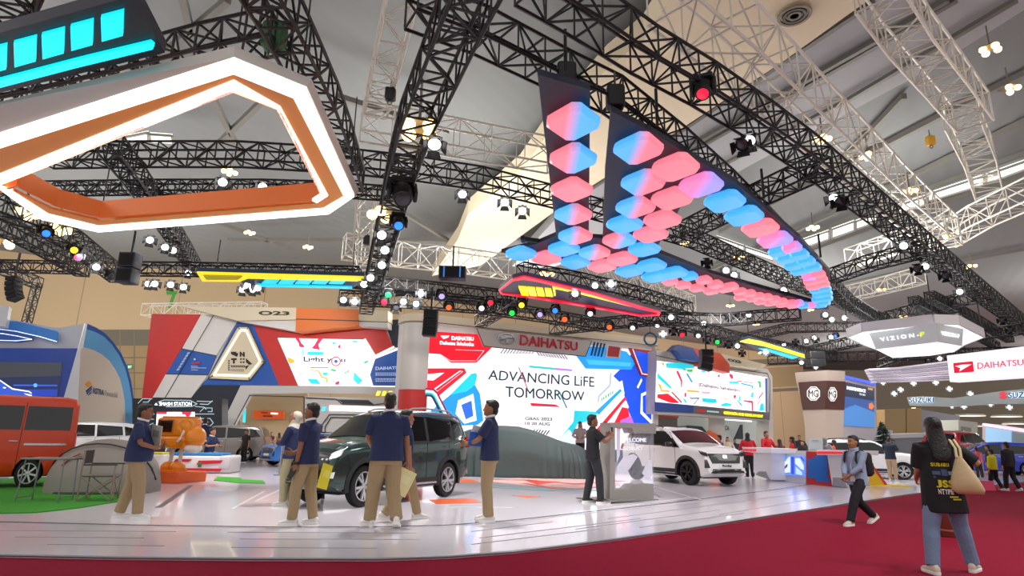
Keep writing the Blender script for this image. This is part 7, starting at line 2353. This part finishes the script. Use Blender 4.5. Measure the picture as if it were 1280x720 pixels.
# white and red bench with blue cushion
bp_ = back(onz(241, 591.5, STAGE), .5)
r = thing('bench', 'long white bench with red panels and blue cushion behind the robot figure', 'bench', (bp_.x, bp_.y, STAGE), math.radians(5))
b = MB(); b.rbox((0, 0, .25), (2.45, .9, .48), M('E2DEDE', .4), .05); b.build('base', r)
b = MB()
for q in ([(-.55, .10), (-.35, .40), (.1, .40), (.0, .32), (-.25, .32), (-.4, .10)], [(-.3, .06), (.95, .06), (1.0, .14), (-.26, .14)], [(.25, .24), (.95, .30), (1.0, .38), (.30, .36)]):
    b.prism(q, -.475, -.44, M('B81E30', .4))
b.build('red_panel', r, 0)
b = MB(); b.rbox((.2, .0, .53), (1.5, .7, .10), M('2A78B8', .7), .04); b.build('cushion', r)
b = MB(); b.rbox((1.05, 0, .30), (.34, .94, .42), M('CFCBD0', .4), .06); b.build('end_block', r)
b = MB(); b.rbox((.35, -.47, .24), (.10, .03, .12), M('1E6A3A', .5), .01); b.build('green_tag', r)
r = thing('yellow_case', 'yellow topped white case between the staff member and the robot figure', 'case', back(onz(190, 594, STAGE), .3), .1)
b = MB(); b.rbox((0, 0, .28), (.62, .5, .56), M('DAD6D6', .4), .05); b.build('case_body', r)
b = MB(); b.rbox((0, 0, .585), (.58, .46, .05), M('E6D41C', .45), .02); b.build('lid', r)
# stanchion posts near the blue car
for i, (x, y) in enumerate(((349, 594), (352.5, 590))):
    p = onz(x, y, STAGE)
    r = thing('barrier_post', '%s slim grey barrier post beside the headscarf wearer' % ('nearer', 'farther')[i], 'post', p)
    b = MB(); b.lathe([(.17, 0), (.17, .02), (.03, .04), (.025, .05)], M('8A8C90', .35, .7), 18); b.build('foot_plate', r, 40)
    b = MB(); b.tube([(0, 0, .04), (0, 0, .98)], .026, M('A0A2A6', .35, .7), 10); b.ell((0, 0, .99), (.035, .035, .03), M('707276', .35, .7), 10, 6); b.build('pole', r)
p = onz(403, 624, STAGE)
r = thing('floor_sensor', 'small dark cube device on the floor below the off-roader nose', 'device', p, .3)
b = MB(); b.rbox((0, 0, .05), (.07, .07, .09), M('3A3A3E', .5), .01); b.build('body', r)
b = MB(); b.lathe([(.02, .095), (.02, .105), (.004, .105)], M('8A8A90', .3), 12); b.build('button', r)

# ------------------------------------------------------------------ welcome frame
FW = Wall(onz(765, 627, STAGE), onz(817, 623, STAGE), 'welcome_frame', 'grey portal stand with clear printed pane beside the white crossover', 'display stand')
cF = cv(740, 510, 5.76)
r = FW.root
GF = M('9C9894', .5)
b = MB()
FW.panel(b, cF((133, 105), (200, 105), (200, 140), (166, 140), (166, 590), (275, 585), (305, 550), (445, 547), (445, 660), (128, 676)), 0, GF, .28)
FW.panel(b, cF((200, 105), (462, 112), (460, 185), (305, 182), (290, 145), (200, 142)), 0, GF, .28)
b.build('frame', r, 0)
b = MB(); FW.panel(b, cF((110, 680), (100, 668), (478, 655), (482, 662)), .25, M('8A8682', .5), .8); b.build('foot_plate', r, 0)
GL = M('E8ECF8', .05, 0, 0, alpha=.16)
b = MB(); FW.panel(b, cF((166, 142), (290, 145), (305, 182), (445, 185), (445, 550), (300, 552), (275, 586), (166, 590)), -.10, GL, .02); pane = b.build('clear_pane', r, 0)
b = MB()
WTX = M('F0F0F8', .5, 0, .35)
FW.text(b, 'WELCOME', *cF((210, 246), (392, 244), (210, 214), (392, 216)), -.07, WTX, .02)
b.build('pane_lettering', pane, 0); b = MB()
FW.text(b, 'SOBAT', *cF((225, 306), (372, 304), (225, 278), (372, 278)), -.07, WTX, .02)
b.build('pane_lettering', pane, 0)
b = MB()
FR = M('E4E2F2', .5, 0, .12)
for q in ([(180, 420), (230, 350), (300, 330), (330, 350), (270, 440), (230, 470), (180, 470)], [(375, 440), (400, 375), (432, 370), (436, 480), (400, 510), (360, 470)], [(178, 150), (205, 150), (200, 340), (178, 400)]):
    FW.panel(b, cF(*q), -.075, FR, .004)
b.build('pane_print', pane, 0)

# ------------------------------------------------------------------ reception counters
cC = cv(880, 520, 7.111)
C1_ = onz(*cC((598, 570))[0], STAGE); C2_ = onz(*cC((905, 605))[0], STAGE)
WC = Wall(C1_, C2_, 'reception_counter', 'white reception counter with a glowing blue screen in its front', 'counter')
r = WC.root
b = MB(); WC.panel(b, cC((598, 330), (808, 328), (822, 308), (905, 308), (905, 604), (598, 568)), 0, M('D6D6DA', .4), .7); b.build('front', r, 0)
b = MB(); WC.panel(b, cC((612, 356), (895, 358), (895, 535), (618, 518)), .03, E('5C8CF0', .75), .05); so = b.build('display_screen', r, 0)
b = MB()
for q, m in (([(625, 370), (660, 372), (690, 420), (650, 470), (625, 440)], E('C8DCFA', .8)), ([(700, 440), (750, 365), (765, 365), (765, 500), (690, 505)], E('D8E4FA', .8)), ([(775, 365), (800, 365), (800, 520), (775, 515)], E('3848D0', .7)), ([(810, 375), (850, 375), (885, 440), (885, 480), (860, 470), (810, 420)], E('D0E0FA', .8)), ([(630, 480), (680, 490), (680, 515), (630, 510)], E('C8DCFA', .8)), ([(815, 450), (870, 500), (870, 525), (815, 515)], E('B8D0FA', .8))):
    WC.panel(b, cC(*q), .035, m, .006)
for q in ([(620, 400), (650, 400), (680, 362)], [(720, 450), (740, 430), (735, 450), (705, 475)], [(640, 445), (690, 440), (660, 470)], [(860, 365), (890, 400)]):
    WC.strip(b, cC(*q), .03, .042, E('182858', .5), .006)
b.build('screen_pattern', so, 0)
b = MB(); WC.panel(b, cC((440, 330), (600, 290), (598, 568), (500, 520), (440, 500)), .5, M('E4E4E8', .4), .8)
b.build('end_block', r, 0)
b = MB(); WC.panel(b, cC((345, 276), (598, 288), (598, 330), (440, 325), (345, 315)), .58, M('ECECEE', .4), .9); tp_ = b.build('worktop', r, 0)
b = MB(); WC.panel(b, cC((347, 290), (460, 294), (460, 316), (347, 312)), .60, E('D8202C', .5), .03); b.build('red_edge', tp_, 0)
b = MB(); WC.panel(b, cC((452, 520), (490, 492), (545, 494), (580, 566)), .52, M('8A8C8E', .45), .1); b.build('kick_panel', r, 0)
WC2 = Wall(onz(*cC((905, 606))[0], STAGE), onz(*cC((1290, 640))[0], STAGE), 'reception_desk', 'red topped white desk with blue and red graphic end panel', 'counter')
r = WC2.root
b = MB(); WC2.panel(b, cC((910, 312), (1005, 318), (1100, 350), (1140, 625), (910, 602)), 0, M('B8262E', .4), .7); b.build('red_panel', r, 0)
b = MB(); WC2.panel(b, cC((920, 385), (980, 370), (1000, 345), (1095, 352), (1100, 540), (1125, 588), (1000, 582), (985, 552), (920, 548)), .02, M('1C64B4', .4), .1); b.build('blue_graphic', r, 0)
b = MB(); WC2.panel(b, cC((1095, 345), (1290, 345), (1290, 640), (1140, 622)), .12, M('D8D8DC', .4), .8); b.build('desk_body', r, 0)
b = MB(); WC2.panel(b, cC((1140, 622), (1145, 545), (1230, 548), (1275, 640)), .14, M('8E8E92', .45), .1); b.build('kick_panel', r, 0)
b = MB(); WC2.panel(b, cC((1000, 300), (1330, 306), (1330, 350), (1005, 345)), .3, M('ECECEE', .4), 1.0); tp_ = b.build('desktop', r, 0)
b = MB(); WC2.panel(b, cC((1003, 314), (1330, 318), (1330, 338), (1006, 337)), .32, E('D8202C', .5), .03); b.build('red_edge', tp_, 0)
b = MB(); WC2.panel(b, cC((1258, 400), (1300, 400), (1300, 560), (1266, 560)), .2, E('8078F0', .6), .05); b.build('side_light', r, 0)
p = onz(1018, 597, STAGE)
WQ = Wall(gnd(1009, 21.5), gnd(1028, 21.7), 'acrylic_sign', 'clear grey acrylic sign standing on the counter', 'sign')
b = MB(); WQ.panel(b, cC((930, 200), (1055, 203), (1055, 300), (930, 298)), 0, M('B4BCC0', .2), .03); b.build('plate', WQ.root, 0)
b = MB(); WQ.panel(b, cC((965, 296), (1020, 297), (1020, 303), (965, 302)), .06, M('90989C', .3), .15); b.build('foot', WQ.root, 0)
b = MB(); WQ.panel(b, cC((965, 213), (1020, 214), (1020, 222), (965, 220)), .01, M('8A9296', .4), .005); b.build('print', WQ.root, 0)

# ------------------------------------------------------------------ right hand small things
p = onz(1098, 607, STAGE)
r = thing('caution_board', 'yellow and red wedge shaped caution board behind the striding person', 'sign', (p.x, p.y, STAGE), -.2)
b = MB(); b.poly([(-.5, -.2, .0), (.75, -.3, 0), (.75, .25, 0), (-.5, .3, 0)], (0, 0, .03), M('E4C81E', .5)); b.build('base', r, 0)
b = MB(); b.poly([(-.3, -.02, .03), (.16, -.02, .03), (-.16, -.02, .62)], (0, .05, 0), M('E4B81E', .5)); b.build('wedge', r, 0)
b = MB(); b.poly([(.16, -.03, .03), (.24, -.03, .03), (-.12, -.03, .64), (-.17, -.03, .62)], (0, .07, 0), M('C8322C', .5)); b.build('red_edge', r, 0)
p = onz(1234, 613, CARP)
r = thing('dustpan', 'pink long handled dustpan standing on the carpet', 'dustpan', p)
b = MB(); b.box((0, 0, .13), (.34, .22, .26), M('D8406C', .45), tp=.85); b.build('pan', r, 0)
b = MB(); b.tube([(0, 0, .24), (-.02, 0, 1.0)], .012, M('B8A8AC', .4), 8); b.build('handle', r)
# waste bin behind the long haired visitor
p = onz(1191, 671, CARP)
r = thing('bin', 'round translucent brown bin standing between the legs of the long haired visitor', 'bin', p)
b = MB(); b.lathe([(.13, 0), (.14, .02), (.17, .36), (.172, .40), (.16, .40), (.13, .04), (.01, .03)], M('7A3A32', .4), 24); b.build('bucket', r, 40)
b = MB(); b.lathe([(.170, .385), (.182, .39), (.182, .415), (.168, .42)], M('C07060', .4), 24, None, False); b.build('rim', r, 40)
b = MB(); b.lathe([(.136, .075), (.148, .08), (.15, .10), (.139, .105)], M('B88060', .4), 24, None, False); b.build('band', r, 40)
# fir tree by the video tower
p = gnd(1106, 37.5)
r = thing('potted_fir', 'dark potted fir below the blue video tower', 'plant', p)
b = MB(); b.lathe([(.28, 0), (.36, .5), (.33, .52), (.30, .48)], M('3A3632', .6), 18); b.build('pot', r, 40)
b = MB(); b.tube([(0, 0, .4), (0, 0, 2.3)], [.06, .015], M('3A2A1E', .8), 8); b.build('trunk', r)
b = MB()
rr_ = random.Random(3)
for k in range(260):
    z = .7 + 1.75 * rr_.random() ** 1.0
    a = rr_.random() * 2 * PI
    L = (2.55 - z) * .48 + .08
    e = V((math.cos(a) * L, math.sin(a) * L, z - .12 * L))
    s0 = V((0, 0, z + .06))
    nrm = V((-math.sin(a), math.cos(a), 0)) * .05
    m_ = (s0 + e) / 2
    b.add([s0, m_ + nrm + V((0, 0, .02)), e, m_ - nrm, m_ + V((0, 0, .05))], [(0, 1, 4), (1, 2, 4), (2, 3, 4), (3, 0, 4)], M('1A3226', .8))
o = b.build('needles', r, 0, recalc=False); o['kind'] = 'stuff'
# ------------------------------------------------------------------ light and view
w = bpy.data.worlds.new('world'); SC.world = w
w.use_nodes = True
bg = w.node_tree.nodes['Background']
bg.inputs[0].default_value = (1.0, .97, .95, 1)
bg.inputs[1].default_value = .75
def spot(loc, tgt, e, col=(1, .97, .94), size=80, rad=.3):
    l = bpy.data.lights.new('stage_light', 'SPOT')
    l.energy = e * 1.25; l.color = col; l.spot_size = math.radians(size); l.spot_blend = .6; l.shadow_soft_size = rad
    o = bpy.data.objects.new('stage_light', l); COL.objects.link(o)
    o.location = loc
    d = V(tgt) - V(loc)
    o.rotation_euler = d.to_track_quat('-Z', 'Y').to_euler()
    return o
for loc, tgt, e in (((-6, 9, 6.6), (-4, 12, 0), 1100), ((-1.5, 11, 6.6), (-1.5, 11.5, 0), 1300), ((3.5, 12.5, 7), (2.5, 14, 0), 1500), ((7, 16, 7), (7, 18, 0), 1600), ((-8, 17, 6.5), (-6, 19, 0), 1500), ((1, 18, 6.2), (1, 20, 1), 1300), ((12, 21, 7), (12, 23, 0), 1600), ((7, 7, 7.5), (5, 8, 0), 700), ((-11, 22, 7.2), (-13, 32, 4), 1500), ((-4, 21, 7), (-6, 31, 4), 1300), ((-14, 19, 7), (-20, 28, 3), 1200), ((16, 28, 7), (20, 40, 3), 1500), ((10, 26, 7), (9, 37, 3), 900), ((8, 4, 7.5), (7, 7.5, 1), 500)):
    spot(loc, tgt, e)
def hall_fill(loc, e, r=2.5, col=(1, .97, .93)):  # unseen soft fill light, added to brighten the deep hall; no fixture there
    l = bpy.data.lights.new('hall_fill_light', 'POINT')
    l.energy = e * .36; l.color = col; l.shadow_soft_size = r
    o = bpy.data.objects.new('hall_fill_light', l); COL.objects.link(o)
    o.location = loc
for loc, e in (((-30, 30, 11), 12000), ((-5, 36, 11), 14000), ((22, 34, 12), 9000), ((30, 62, 12), 14000), ((60, 60, 12), 14000), ((0, 56, 10), 16000), ((-35, 48, 9), 12000), ((30, 90, 9), 16000), ((60, 105, 12), 20000), ((30, 10, 12), 7000), ((-25, 8, 12), 5000), ((95, 100, 12), 20000)):
    hall_fill(loc, e)
SC.view_settings.view_transform = 'Standard'
SC.view_settings.look = 'None'
SC.view_settings.gamma = 1
SC.view_settings.exposure = 0
SC.view_settings.use_curve_mapping = False
SC.cycles.use_denoising = True
SC.cycles.max_bounces = 6
SC.cycles.sample_clamp_indirect = 4
